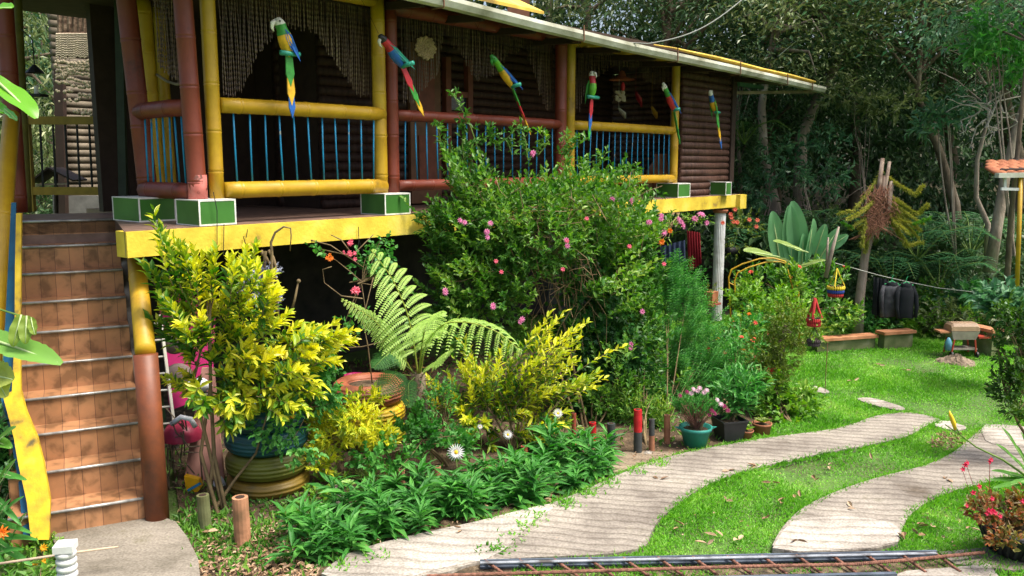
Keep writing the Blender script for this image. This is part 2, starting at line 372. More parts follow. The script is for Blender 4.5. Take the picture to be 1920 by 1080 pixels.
tag(obj('path', MB().prism(patch, -.05, .014), concrete('dirty_concrete', (.17, .13, .09), (.26, .21, .15), 12, .4)), kind='structure')
tag(obj('path', MB().prism(smooth_poly(gp((1443,1046),(1466,1005),(1490,982),(1560,976),(1620,978),(1688,992),(1682,1034)), 1), .0, .036), cW), kind='structure')
tag(obj('path', MB().prism(smooth_poly(gp((1838,812),(1850,800),(1990,812),(1990,846),(1900,842),(1850,838)), 1), .0, .036), cW), kind='structure')
tag(obj('path', MB().prism(smooth_poly(gp((592,1095),(640,1052),(700,1030),(800,1006),(900,985),(970,966),(1030,952),(1045,956),(1000,985),(930,1056),(820,1075),(760,1095)), 1), .0, .036), cW), kind='structure')
tag(obj('pavement', MB().prism(pad, -.05, .05), cP), kind='structure')

# lawn blades (uncountable) : only where grass grows
def blades(n, x0, x1, y0, y1, excl, incl=None):
    x = rng.uniform(x0, x1, n); y = y0+(y1-y0)*rng.random(n)**1.25
    k = np.ones(n, bool)
    for P in excl: k &= ~inpoly(x, y, P)
    return np.c_[x[k], y[k], np.zeros(k.sum())]
grassm = leaf_mat('grass_blade', [(0, (.06, .20, .02)), (.35, (.13, .36, .035)), (.7, (.24, .50, .07)), (.9, (.36, .54, .13)), (1, (.54, .52, .27))], .5, .35, 1.6, cl=.6)
gb = MB(); ex = [pathA, pathB, stepA, stepB, stepC, patch, bedP, pad]
P = blades(270000, 0, 8.4, 4.9, 14.5, ex)
gn = len(P); D = unit(np.c_[rng.normal(0, .55, (gn, 2)), np.full(gn, 1.)])
def pn(x, y): return (np.sin(x*2.1+1.3*np.sin(y*1.7))+np.sin(y*3.3+1.1*np.sin(x*2.9))+np.sin(x*5.7+y*4.1)*.6+np.sin(x*11.3-y*8.7)*.4)/3
nz = pn(P[:, 0], P[:, 1]); keep = rng.random(gn) < np.clip(1.2+nz*1.3, .4, 1); P = P[keep]; D = D[keep]; nz = nz[keep]; gn = len(P)
hgt = rng.uniform(.016, .05, gn)*(1+.9*np.clip(nz, -.5, 1))
gb.leaves(P, D, hgt, .007+.0006*P[:, 1], seg=1, droop=.3, fold=.1)
# tufts that overlap the kerbs of the tracks
for PP in (pathA, pathB):
    Q = np.roll(PP, -1, 0); t = rng.random((len(PP), 60, 1)); E = (PP[:, None]*(1-t)+Q[:, None]*t).reshape(-1, 2)
    E = E[rng.random(len(E)) < .7]+rng.normal(0, .018, (int(0), 2)).sum() if False else E+rng.normal(0, .02, E.shape)
    E = E[(E[:, 1] > 5.9)]; k = len(E)
    gb.leaves(np.c_[E, np.zeros(k)], unit(np.c_[rng.normal(0, .6, (k, 2)), np.ones(k)]), rng.uniform(.03, .065, k), .010, seg=1, droop=.3)
tag(obj('grass', gb, grassm), 'short bright green lawn grass around the concrete tracks', 'grass', kind='stuff')
# weeds in the joint between the two track slabs
wj = MB(); 
for (px, py, k) in ((1010,970,30),(985,985,40),(930,1030,60),(960,1005,25),(1060,945,80),(1100,925,80),(1140,905,60),(700,1045,40),(640,1062,50),(1190,885,40),(1240,870,60)):
    c = G(px, py, .03); pts = c+np.c_[rng.normal(0, .05, (k, 2)), np.zeros(k)]; wj.leaves(pts, rd(k, 1.4), rng.uniform(.02, .05, k), .014, seg=1)
tag(obj('weeds', wj, grassm), 'small weeds in the cracks of the concrete', 'weeds', kind='stuff')
# leaf litter
lit = MB(); litm = leaf_mat('dry_leaf', [(0, (.10, .055, .03)), (.5, (.29, .18, .10)), (1, (.58, .45, .31))], .7, .1)
def litter(n, poly_px, s=(.02, .05)):
    P = np.array([G(a, b) for a, b in poly_px])[:, :2]; lo, hi = P.min(0), P.max(0); q = rng.uniform(lo, hi, (n, 2)); q = q[inpoly(q[:, 0], q[:, 1], P)]
    k = len(q); lit.leaves(np.c_[q, rng.uniform(.01, .03, k)], unit(np.c_[rng.normal(0, 1, (k, 2)), rng.normal(.1, .25, k)]), rng.uniform(*s, k), rng.uniform(s[0]*.5, s[1]*.6, k), seg=2, fold=.3, droop=rng.uniform(-.3, .3))
litter(1500, [(370,1085),(380,1020),(520,985),(640,1010),(590,1060),(600,1095)]); litter(120, [(330,1080),(330,960),(500,900),(560,1000),(500,1085)])
litter(300, [(1160,850),(1300,800),(1330,840),(1200,870)], (.015, .03)); litter(110, [(1210,1045),(1300,930),(1500,870),(1440,1035)], (.015, .03)); litter(60, [(1690,1030),(1740,950),(1840,940),(1860,1030)])
litter(260, [(1740,835),(1760,815),(1800,815),(1810,840),(1770,850)]); litter(60, [(700,1060),(1000,970),(1200,1040)], (.01, .02))
litter(500, [(540,1010),(700,990),(1080,900),(1150,910),(800,1010),(600,1050)])
for px, py in ((1450, 912), (1530, 908), (1497, 942), (1462, 950), (1437, 978), (1500, 1022), (1360, 948), (1280, 995), (1345, 1012), (1318, 1030), (1378, 1020), (1720, 992), (1740, 992), (1735, 1014), (1815, 995), (1700, 1018), (1418, 880), (1360, 890), (1243, 905), (1550, 880), (1640, 870), (1590, 960), (1770, 905), (1880, 960), (410, 1003), (700, 1000), (1030, 945), (905, 965), (862, 1000), (1700, 700), (1600, 720), (1650, 690), (1850, 730)):
    k = 2; lit.leaves(np.repeat((G(px, py)+V(0, 0, .035))[None], k, 0)+rng.normal(0, .02, (k, 3))*V(1, 1, 0), unit(np.c_[rng.normal(0, 1, (k, 2)), rng.normal(.05, .12, k)]), rng.uniform(.06, .10, k), rng.uniform(.025, .04, k), seg=2, fold=.3, droop=-.1)
tag(obj('fallen_leaves', lit, litm), 'dry brown fallen leaves scattered over bed and lawn', 'leaves', kind='stuff')
gr = MB(); tuft = [(400,1010,300),(430,1040,150),(390,975,200),(420,940,200),(480,1000,300),(560,960,300),(520,1010,200),(610,985,200),(350,990,100),(500,1045,200)]
for px, py, k in tuft:
    c = G(px, py); pts = c+np.c_[rng.normal(0, .13, (k, 2)), np.zeros(k)]; gr.leaves(pts, rd(k, 1.6), rng.uniform(.025, .08, k), .022, seg=1)
groundcover = leaf_mat('ground_cover', [(0, (.04, .13, .02)), (.6, (.11, .27, .03)), (1, (.25, .40, .06))], .5, .3)
P = blades(9000, -3.2, 3.2, 4.9, 12.5, [pathA, pathB, pad, patch]); P = P[inpoly(P[:, 0], P[:, 1], bedP)]; k = len(P)
gr.leaves(P, rd(k, 1.1), rng.uniform(.03, .09, k), rng.uniform(.015, .035, k), seg=1)
P = np.c_[rng.uniform(-4.2, -2.4, 2600), rng.uniform(4.2, 5.9, 2600), np.zeros(2600)]; P = P[~inpoly(P[:, 0], P[:, 1], pad)]; k = len(P); gr.leaves(P, rd(k, 1.1), rng.uniform(.03, .1, k), rng.uniform(.015, .04, k), seg=1)
tag(obj('ground_cover', gr, groundcover), 'low weeds and seedlings covering the bed soil', 'ground cover', kind='stuff')

# ------------------------------------------------------------------ house
def bamboo(name, stops, rough=.28):
    m, n, l, b = newmat(name); tc = n.new('ShaderNodeTexCoord')
    t = n.new('ShaderNodeTexNoise'); t.inputs['Scale'].default_value = 3.2; t.inputs['Detail'].default_value = 8; t.inputs['Roughness'].default_value = .7; l.new(tc.outputs['Object'], t.inputs[0])
    r = ramp(n, stops); l.new(t.outputs[0], r.inputs[0]); l.new(r.outputs[0], b.inputs['Base Color'])
    b.inputs['Roughness'].default_value = rough+.1; b.inputs['Specular IOR Level'].default_value = .45
    bp = n.new('ShaderNodeBump'); bp.inputs['Strength'].default_value = .25; bp.inputs['Distance'].default_value = .01; l.new(t.outputs[0], bp.inputs['Height']); l.new(bp.outputs[0], b.inputs['Normal'])
    return m
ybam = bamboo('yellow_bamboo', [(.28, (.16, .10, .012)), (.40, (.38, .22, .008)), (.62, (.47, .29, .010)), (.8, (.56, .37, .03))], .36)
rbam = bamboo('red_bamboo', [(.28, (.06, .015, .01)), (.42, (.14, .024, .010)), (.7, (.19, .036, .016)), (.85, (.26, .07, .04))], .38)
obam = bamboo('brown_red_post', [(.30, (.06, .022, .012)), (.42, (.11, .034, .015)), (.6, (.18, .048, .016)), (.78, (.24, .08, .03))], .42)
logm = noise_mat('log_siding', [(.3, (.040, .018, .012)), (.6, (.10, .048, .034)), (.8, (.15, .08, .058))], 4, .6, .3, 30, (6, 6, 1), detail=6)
palelog = noise_mat('pale_log', [(.3, (.13, .10, .07)), (.6, (.28, .22, .16)), (.8, (.36, .30, .22))], 4, .7, .3, 30)
darkwood = flat('dark_wood', (.035, .02, .014), .7)
beamy = noise_mat('yellow_painted_concrete', [(.30, (.20, .13, .04)), (.37, (.50, .36, .03)), (.55, (.66, .50, .05)), (.8, (.72, .58, .14))], 3.4, .75, .4, 30, detail=9)
tilem = noise_mat('dull_tile', [(.3, (.12, .075, .055)), (.7, (.22, .14, .11))], 7, .45, .15)
greent = noise_mat('green_tile', [(.3, (.035, .12, .022)), (.7, (.055, .18, .035))], 3, .3, .05)
whitet = flat('white_grout', (.62, .62, .58), .6)
bluep = noise_mat('blue_painted_rod', [(.28, (.24, .26, .22)), (.36, (.012, .16, .32)), (.7, (.012, .24, .46))], 9, .5, .2)
steel = noise_mat('galvanised_gutter', [(.3, (.20, .20, .13)), (.5, (.42, .42, .34)), (.75, (.62, .63, .56))], 2.5, .6, .3, 30, detail=8)
roofm = noise_mat('yellow_roof_sheet', [(.3, (.25, .17, .04)), (.5, (.6, .42, .06)), (.75, (.75, .56, .14))], 2, .7, .3)
blackm = flat('black_iron', (.015, .015, .016), .5)

house = thing('house', h(0, 0, DECK), 'raised wooden bungalow with yellow and red bamboo veranda', 'house', rz=math.atan2(hx[1], hx[0]))
def nodes_tube(mb, a, b, r, n=14, step=.33, seed=0, bow=0.):
    a = np.asarray(a, float); b = np.asarray(b, float); L = np.linalg.norm(b-a); k = max(1, int(L/step)); rs = random.Random(seed)
    T = [0.]; Rr = [r*.99]
    for i in range(1, k+1):
        t = (i-.5+rs.uniform(-.15, .15))/k
        for q, f in ((-.02, 1.0), (-.006, 1.05), (0, .96), (.006, 1.05), (.02, 1.0)): T.append(t+q/L); Rr.append(r*f*rs.uniform(.99, 1.01))
    T.append(1.); Rr.append(r*.99)
    o = np.argsort(T); T = np.array(T)[o]; Rr = np.array(Rr)[o]
    s_ = unit(np.cross(b-a, V(.2, .4, .3)))
    return mb.tube(a+(b-a)*T[:, None]+s_*(np.sin(T*math.pi)*bow)[:, None], Rr, n)
XE = LF(1370, 250)[0]                        # right end of the house
px_ = lambda p, y=250, ly=0: LF(p, y, ly)[0]
# deck slab and fascia
Cn = V(*(G(238, 434, DECK))); st_top = G(215, 410, DECK); st_bot = G(272, 932, DECK/10)
sa = (st_top-st_bot); sa[2] = 0; RUN = np.linalg.norm(sa)/9; sa = unit(sa); sn = V(sa[1], -sa[0], 0)   # ascent, and right-hand nosing direction
lx0 = float((Cn-HO)@hx); SW = .86
back = st_top+sa*1.15
deckpoly = [h(lx0, -.2, 0), h(XE+.03, -.2, 0), h(XE+.03, 3.4, 0), h(.3, 3.4, 0), back+sn*.25, back-sn*SW, st_top-sn*SW, st_top]
obj('floor_slab', MB().prism(deckpoly, DECK-.12, DECK), tilem, house)
fb = MB(); fb.hbox(lx0+.004, XE-.17, -.226, -.05, BB, DECK-.006)
obj('edge_beam', fb, beamy, house)
obj('corner_beam', MB().hbox(XE-.17, XE+.06, -.30, .1, BB-.03, DECK-.003), beamy, house)
obj('side_fascia', MB().slab([V(*st_top[:2], DECK-.004), h(lx0, -.2, DECK-.004), h(lx0, -.2, BB), V(*st_top[:2], DECK-.30)], .03, hx), tilem, house)
obj('end_beam', MB().hbox(XE-.12, XE+.02, .1, 3.3, BB, DECK-.13), beamy, house)
# walls
def logwall(x0, x1, y, z0, z1, mat, name='log_wall', dia=.105, par=None, top=None):
    mb = MB(); z = z0+dia/2
    while z < z1: mb.tube([h(x0, y, z), h(x1, y, z)], dia*.54, 10); z += dia
    return obj(name, mb, mat, par or house, smooth=True)
ZC = CZ+1.62
logwall(px_(1278), XE-.02, .02, DECK, ZC, logm)
shadelog = noise_mat('shaded_log_siding', [(.3, (.018, .008, .006)), (.6, (.05, .024, .017)), (.8, (.08, .042, .03))], 4, .6, .3, 30, (6, 6, 1), detail=6)  # log siding with the veranda's shade put into its colour
logwall(px_(742), px_(1272), 1.25, DECK, ZC, shadelog)
mb = MB(); z = DECK+.05
while z < ZC: mb.tube([h(XE-.06, .08, z), h(XE-.06, 3.3, z)], .056, 8); z += .105
obj('log_wall', mb, logm, house, smooth=True)
obj('recess_wall', MB().hbox(.12, 3.0, 2.55, 2.65, DECK, ZC).hbox(2.02, 2.10, 1.27, 2.54, DECK, ZC), darkwood, house)
logwall(px_(575, 250, 1.7), 2.0, 2.1, DECK, ZC, shadelog, dia=.13)
obj('corner_trim', MB().hbox(XE-.09, XE+.05, -.06, .06, DECK+.2, ZC-.06), darkwood, house)
ceil = flat('ceiling_boards', (.05, .03, .02), .8)
obj('ceiling', MB().hbox(-.45, XE+.1, -.12, 3.5, ZC, ZC+.05), ceil, house)
# door and windows in the back wall of bay two
frm = flat('red_brown_frame', (.16, .05, .03), .5); glassm = flat('dark_pane', (.02, .035, .05), .12, spec=.6)
y_ = 1.17
a0, z0 = LF(832, 205, y_); a1, z1 = LF(872, 60, y_)
wf = obj('window', MB().hbox(a0, a0+.09, y_-.05, y_+.03, DECK+.35, ZC-.3).hbox(a1, a1+.09, y_-.05, y_+.03, DECK+.35, ZC-.3).hbox(a0+.09, a1, y_-.045, y_+.03, z0-.1, z0-.02).hbox(a0+.09, a1, y_-.045, y_+.03, DECK+1.35, DECK+1.42), frm, house)
obj('pane', MB().hbox(a0+.09, a1, y_-.01, y_+.02, z0, DECK+1.35), glassm, wf)
d0, _ = LF(765, 200, y_); d1, _ = LF(822, 200, y_)
dr = obj('door', MB().hbox(d0, d1, y_-.04, y_+.01, DECK+.02, DECK+1.95), flat('brown_door', (.13, .06, .03), .5), house)
obj('door_panel', MB().hbox(d0+.12, d1-.12, y_-.06, y_-.041, DECK+.25, DECK+.85).hbox(d0+.12, d1-.12, y_-.06, y_-.041, DECK+1.05, DECK+1.75), frm, dr)
g0, _ = LF(582, 200, 2.3); mb = MB(); mb.hbox(g0, g0+.12, 2.24, 2.36, DECK, ZC); obj('inner_post', mb, flat('green_post', (.06, .13, .02), .5), house)
g0, _ = LF(570, 200, 2.0); mb = MB(); mb.hbox(g0+.14, g0+.22, 1.96, 2.04, DECK, ZC); obj('inner_post', mb, frm, house)
# pedestals
def pedestal(x0, x1, y0, y1, z0, z1, tiltx=0):
    g = .014; b_ = obj('pedestal', MB().hbox(x0+.003, x1-.003, y0+.003, y1-.003, z0, z1-.003), greent, house)
    e = MB()
    for yy, o in ((y0, 0),):
        e.hbox(x0, x1, yy, yy+.004, z0, z0+g).hbox(x0, x1, yy, yy+.004, z1-g, z1); e.hbox(x0, x0+g, yy, yy+.004, z0+g, z1-g).hbox(x1-g, x1, yy, yy+.004, z0+g, z1-g)
    e.hbox(x0, x0+.004, y0+.004, y1, z0, z0+g*.6).hbox(x0, x0+.004, y0+.004, y1, z1-g*.6, z1).hbox(x0, x0+.004, y1-g, y1, z0+g*.6, z1-g*.6)
    e.hbox(x0+.004, x1, y0+.004, y1, z1-.004, z1)
    obj('tile_edging', e, whitet, b_)
PT = DECK+.215
for pa, pb in ((373, 443), (722, 770), (1046, 1078), (1270, 1293)):
    x0, _ = LF(pa, 400, -.205); x1, _ = LF(pb, 400, -.205); pedestal(x0, x1, -.205, .17, DECK+.002, PT)
x0, _ = LF(1359, 360, -.29); pedestal(x0-.0, x0+.2, -.305, -.02, DECK+.002, PT)
pq = h(-.25, .95, 0); x0 = LF(260, 390, .62)[0]; x1 = LF(330, 390, .62)[0]; pedestal(x0, x1, .62, 1.12, DECK+.002, PT)
x0 = LF(592, 380, 2.0)[0]; x1 = LF(640, 380, 2.0)[0]; pedestal(x0, x1, 2.0, 2.35, DECK+.002, PT)
# posts of the facade: (pixel x, material, radius)
posts = {}
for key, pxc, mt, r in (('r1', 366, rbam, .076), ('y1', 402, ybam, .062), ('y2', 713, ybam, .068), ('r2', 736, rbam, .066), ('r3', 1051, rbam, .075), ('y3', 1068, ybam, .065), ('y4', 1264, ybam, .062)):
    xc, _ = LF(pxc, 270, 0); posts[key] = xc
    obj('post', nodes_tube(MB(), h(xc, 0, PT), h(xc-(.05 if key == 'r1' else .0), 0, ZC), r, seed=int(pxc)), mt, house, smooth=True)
pink = noise_mat('peeling_pink_paint', [(.35, (.10, .03, .02)), (.42, (.45, .12, .10)), (.8, (.55, .2, .17))], 14, .6, .3)
mb = MB(); mb.tube([h(posts['r1'], 0, PT+.001), h(posts['r1'], 0, PT+.2)], .0785, 16); obj('post_collar', mb, pink, house, smooth=True)
P2 = V(*h(-.20, .95, 0)); q = W(262, 270, P2[1]+0.02)
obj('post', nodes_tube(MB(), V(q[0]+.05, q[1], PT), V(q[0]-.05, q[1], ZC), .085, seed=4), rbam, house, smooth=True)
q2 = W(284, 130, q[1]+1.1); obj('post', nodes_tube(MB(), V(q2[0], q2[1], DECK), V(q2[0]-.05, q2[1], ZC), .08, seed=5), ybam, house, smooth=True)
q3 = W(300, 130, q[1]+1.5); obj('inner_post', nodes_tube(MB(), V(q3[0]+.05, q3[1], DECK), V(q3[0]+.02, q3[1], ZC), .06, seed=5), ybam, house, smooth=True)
# railings
def railing(a, b, mt, zr, zl, rr, nb, rl=None, ba=None, thick=.008, lift=0.):
    """upper and lower bamboo rail with blue rods between"""
    u = MB(); nodes_tube(u, a+UZ*zr, b+UZ*zr, rr, seed=nb, bow=.01); ro = obj('railing', u, mt, house, smooth=True)
    lo = MB(); nodes_tube(lo, a+UZ*zl, b+UZ*(zl+lift), rl or rr, seed=nb+7, bow=.008); obj('lower_rail', lo, mt, ro, smooth=True)
    for i in range(nb):
        t = (i+.8)/(nb+.6); p = a+(b-a)*t; j = V(random.uniform(-.008, .008), random.uniform(-.006, .006), 0)
        obj('baluster', MB().tube([p+j+UZ*(zr-rr*.7), p+hy*.004+UZ*((zr+zl)/2), p-j+UZ*(zl+lift*t+(rl or rr)*.8)], thick, 6), bluep, ro, smooth=True)
zr, zl = CZ+.485, CZ-.228
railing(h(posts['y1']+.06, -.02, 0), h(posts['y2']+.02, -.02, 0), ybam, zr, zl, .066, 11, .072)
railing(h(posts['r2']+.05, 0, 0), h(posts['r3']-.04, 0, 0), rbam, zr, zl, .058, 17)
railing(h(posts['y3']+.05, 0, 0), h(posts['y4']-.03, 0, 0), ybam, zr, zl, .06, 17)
e0 = h(posts['r1']-.03, .05, 0); e1 = V(q[0]+.03, q[1]-.03, 0)
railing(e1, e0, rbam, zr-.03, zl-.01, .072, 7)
# head beams
ZB = CZ+1.54
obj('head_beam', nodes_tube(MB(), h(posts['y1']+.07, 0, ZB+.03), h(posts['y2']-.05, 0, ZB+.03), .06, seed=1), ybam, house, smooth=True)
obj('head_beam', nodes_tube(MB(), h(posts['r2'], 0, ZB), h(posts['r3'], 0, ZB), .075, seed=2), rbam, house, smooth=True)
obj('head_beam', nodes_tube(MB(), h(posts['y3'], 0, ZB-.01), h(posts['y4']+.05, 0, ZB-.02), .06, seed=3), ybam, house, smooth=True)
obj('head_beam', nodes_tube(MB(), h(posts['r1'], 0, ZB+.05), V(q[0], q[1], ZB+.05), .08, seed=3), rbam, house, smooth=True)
# roof, gutter, rafters
GY = -.62
g_pts = [(60, -200), (420, -92), (600, -50), (822, 0), (1000, 45), (1180, 88), (1360, 126), (1450, 146), (1542, 168)]
gp3 = []
for a, b in g_pts: x, z = LF(a, b, GY); gp3.append(h(x, GY, z))
gp3 = np.array(gp3); gut = MB()
gd = unit(gp3[-1]-gp3[0])
for i in range(len(gp3)-1):
    a, b = gp3[i], gp3[i+1]; o = -hy
    prof = [(.07, .04), (.075, -.0), (.05, -.055), (.0, -.07), (-.05, -.05), (-.06, .03), (-.05, .03), (-.04, -.04), (0, -.055), (.042, -.045), (.063, 0), (.06, .04)]
    va = [a+o*p+UZ*q_ for p, q_ in prof]; vb = [b+o*p+UZ*q_ for p, q_ in prof]; k = len(prof)
    gut.add(va+vb, [(j, (j+1) % k, k+(j+1) % k, k+j) for j in range(k)])
gob = obj('gutter', gut, steel, house)
for t in (.06, .27, .44, .60, .74, .87, .95):
    p = gp3[0]+(gp3[-1]-gp3[0])*t; i = np.searchsorted(gp3@gd, p@gd)-1; i = max(0, min(len(gp3)-2, i)); u_ = ((p-gp3[i])@gd)/((gp3[i+1]-gp3[i])@gd); p = gp3[i]+(gp3[i+1]-gp3[i])*u_
    obj('bracket', MB().bar(p-hy*.085-UZ*.07, p-hy*.078+UZ*(.10 if t < .9 else .06), .012, .012).bar(p-hy*.085-UZ*.078, p+hy*.08-UZ*.078, .014, .01), flat('rusty_iron', (.16, .08, .045), .8), gob)
rf = MB(); gi = gp3[:-1]; ext = []
for i, p in enumerate(gp3): ext.append(p+UZ*.02)
bk = [p+hy*(4.2)+UZ*.48+(-hx*1.2 if i == len(gp3)-1 else 0) for i, p in enumerate(ext)]
k = len(ext); v = ext+bk+[p+UZ*.03 for p in ext]+[p+UZ*.03 for p in bk]
rf.add(v, [(i+k, i+k+1, i+1, i) for i in range(k-1)]+[(2*k+i, 2*k+i+1, 3*k+i+1, 3*k+i) for i in range(k-1)]+[(i, i+1, 2*k+i+1, 2*k+i) for i in range(k-1)]+[(k-1, 2*k-1, 4*k-1, 3*k-1), (0, 2*k, 3*k, k)])
rfo = obj('roof', rf, noise_mat('roof_sheet', [(.3, (.08, .07, .05)), (.7, (.22, .18, .09))], 3, .8, .3), house)
# rolled yellow sheet edge seen above the gutter at the right end, thin roll before it
yr = MB(); pts = []; rr = []
for a, b, r in ((1226, 84, .010), (1262, 90, .018), (1290, 97, .03), (1340, 108, .042), (1380, 118, .045), (1430, 131, .045), (1480, 142, .05), (1526, 154, .042)):
    x, z = LF(a, b, GY+.18); pts.append(h(x, GY+.18, z)); rr.append(r)
yr.tube(pts, rr, 8, flatten=.7); obj('roof_edge_roll', yr, roofm, rfo)
up = MB(); up.slab([W(868, -6, 9.6), W(905, -6, 11.0), W(965, 2, 12.), W(1020, 27, 12.)], .04, UZ); obj('roof_flashing', up, roofm, rfo)
dm = MB()
ch = MB(); c0 = W(972, 6, 13); ch.box(c0+V(.0, 0, 0), V(.16, 0, 0), V(0, .12, 0), V(0, 0, .25)); obj('chimney', ch, flat('brown_brick', (.16, .07, .04), .8), rfo)
pr = MB(); pr.slab([V(*(st_top-sn*1.3-sa*.7)[:2], CZ+2.0), V(*(st_top+sn*.8-sa*.7)[:2], CZ+2.0), V(*(st_top+sn*.8+sa*2.0)[:2], CZ+2.0), V(*(st_top-sn*1.3+sa*2.0)[:2], CZ+2.0)], .05, UZ); obj('shade_roof', pr, darkwood, rfo)  # added roof above the view, shades the landing and upper steps
# end brace beam under the overhang and rafters
ra = LF(1376, 175, .05); rb = LF(1530, 172, GY+.1)
obj('rafter', MB().bar(h(ra[0]-.1, .05, ra[1]), h(rb[0], GY+.1, rb[1]), .05, .05), palelog, house)
rm = MB()
for xx in np.linspace(.2, XE, 12):
    i = np.interp(xx, (gp3-HO)@hx, gp3[:, 2]); obj('rafter', MB().bar(h(xx, GY+.07, i-.04), h(xx, .5, i+.02), .06, .07), darkwood, house)
obj('eave_board', MB().hbox(XE+.06, XE+1.0, -.10, -.04, ZC-.35, ZC-.29), flat('green_board', (.05, .13, .09), .6), house)
# lower storey: dark rear wall, side wall, columns
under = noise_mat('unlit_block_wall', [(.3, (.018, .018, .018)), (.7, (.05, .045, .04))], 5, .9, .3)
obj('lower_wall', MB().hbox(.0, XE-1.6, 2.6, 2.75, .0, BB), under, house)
plaster = noise_mat('weathered_white_plaster', [(.3, (.45, .45, .42)), (.6, (.68, .69, .68)), (.8, (.8, .8, .8))], 6, .7, .2)
def column(pxx, ly, z0, z1, r=.085):
    x, _ = LF(pxx, 500, ly); mb = MB(); c = h(x, ly, 0); n_ = 40; th = np.arange(n_)*2*math.pi/n_; rr = r*(1-.07*(np.arange(n_) % 2))
    zz = [z0, z1]; vv = [np.c_[c[0]+rr*np.cos(th)*s_, c[1]+rr*np.sin(th)*s_, np.full(n_, z)] for z, s_ in zip(zz, (1.0, 1.06))]
    mb.add(np.vstack(vv), [(i, (i+1) % n_, n_+(i+1) % n_, n_+i) for i in range(n_)])
    co = obj('column', mb, plaster, house); cp_ = MB(); cp_.lathe(c, [(0, z1-.05), (r*1.3, z1-.05), (r*1.45, z1-.02), (r*1.45, z1), (0, z1)], 20); obj('capital', cp_, flat('terracotta_cap', (.35, .13, .07), .7), co)
column(1347, -.12, .0, BB-.035); 
x_, _ = LF(1346, 500, -.12)

# ------------------------------------------------------------------ staircase
stepm, n, l, b = newmat('terracotta_tiles')
tc = n.new('ShaderNodeTexCoord'); bk_ = n.new('ShaderNodeTexBrick'); bk_.offset = 0; bk_.inputs['Scale'].default_value = 1; bk_.inputs['Brick Width'].default_value = .115; bk_.inputs['Row Height'].default_value = 10
bk_.inputs['Mortar Size'].default_value = .0022; bk_.inputs['Color1'].default_value = (.30, .145, .065, 1); bk_.inputs['Color2'].default_value = (.40, .20, .095, 1); bk_.inputs['Mortar'].default_value = (.12, .05, .03, 1)
mp = n.new('ShaderNodeMapping'); mp.inputs['Location'].default_value = (.05, 5.1, 0); l.new(tc.outputs['Object'], mp.inputs[0]); l.new(mp.outputs[0], bk_.inputs[0])
t = n.new('ShaderNodeTexNoise'); t.inputs['Scale'].default_value = 9; t.inputs['Detail'].default_value = 9; t.inputs['Distortion'].default_value = .3; l.new(tc.outputs['Object'], t.inputs[0])
r = ramp(n, [(.36, (.38, .36, .30)), (.5, (.92, .9, .86)), (.7, (1.15, 1.08, 1))]); l.new(t.outputs[0], r.inputs[0])
mx = n.new('ShaderNodeMixRGB'); mx.blend_type = 'MULTIPLY'; mx.inputs[0].default_value = .8; l.new(bk_.outputs[0], mx.inputs[1]); l.new(r.outputs[0], mx.inputs[2]); l.new(mx.outputs[0], b.inputs['Base Color'])
b.inputs['Roughness'].default_value = .5
stair = thing('staircase', V(*st_bot[:2], 0), 'terracotta tiled outdoor stairs with metal nosings climbing to veranda', 'stairs', rz=math.atan2(sn[1], sn[0]))
def sp3(u, v, z): return V(*st_bot[:2], 0)+sn*u+sa*v+UZ*z      # u right, v up the flight
def sbox(mb, u0, u1, v0, v1, z0, z1): return mb.hexa([sp3(u0,v0,z0),sp3(u1,v0,z0),sp3(u1,v1,z0),sp3(u0,v1,z0),sp3(u0,v0,z1),sp3(u1,v0,z1),sp3(u1,v1,z1),sp3(u0,v1,z1)])
RI = DECK/10; nosem = noise_mat('worn_aluminium_nosing', [(.35, (.20, .19, .18)), (.6, (.42, .42, .40))], 12, .4, .2, metal=.5)
for i in range(10):
    v0 = i*RUN; z1 = (i+1)*RI if i < 9 else DECK-.003
    if i < 9: obj('step', sbox(MB(), -SW, .02, v0, v0+RUN-.0 if i < 8 else v0+RUN, 0 if i == 0 else i*RI-.02, z1), stepm, stair)
    else: obj('step', sbox(MB(), -SW, .02, v0, v0+.05, i*RI-.02, z1), stepm, stair)
    obj('nosing', MB().tube([sp3(-SW, v0-.008, z1-.004), sp3(.02, v0-.008, z1-.004)], .0115, 8), nosem, stair, smooth=True)
obj('soffit', sbox(MB(), -SW+.01, .01, 9*RUN-.02, 9*RUN+.2, DECK-.5, DECK-.13), tilem, stair)
obj('side_wall', MB().slab([sp3(.022, .0, 0), sp3(.022, 9*RUN, 0), sp3(.022, 9*RUN, 9*RI), sp3(.022, 0, RI*.9)], .05, sn), noise_mat('mouldy_wall', [(.35, (.05, .045, .035)), (.6, (.17, .15, .12)), (.75, (.35, .33, .3))], 6, .9, .4), stair)
# right newel post and the sloping yellow handrail above it
nb_ = G(296, 982); ntop = W(273, 664, nb_[1]+.02)
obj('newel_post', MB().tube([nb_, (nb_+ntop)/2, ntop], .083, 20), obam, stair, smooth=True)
he = W(252, 452, nb_[1]+1.75)
obj('handrail', nodes_tube(MB(), ntop+UZ*.02, he, .071, n=18, step=2.5), ybam, stair, smooth=True)
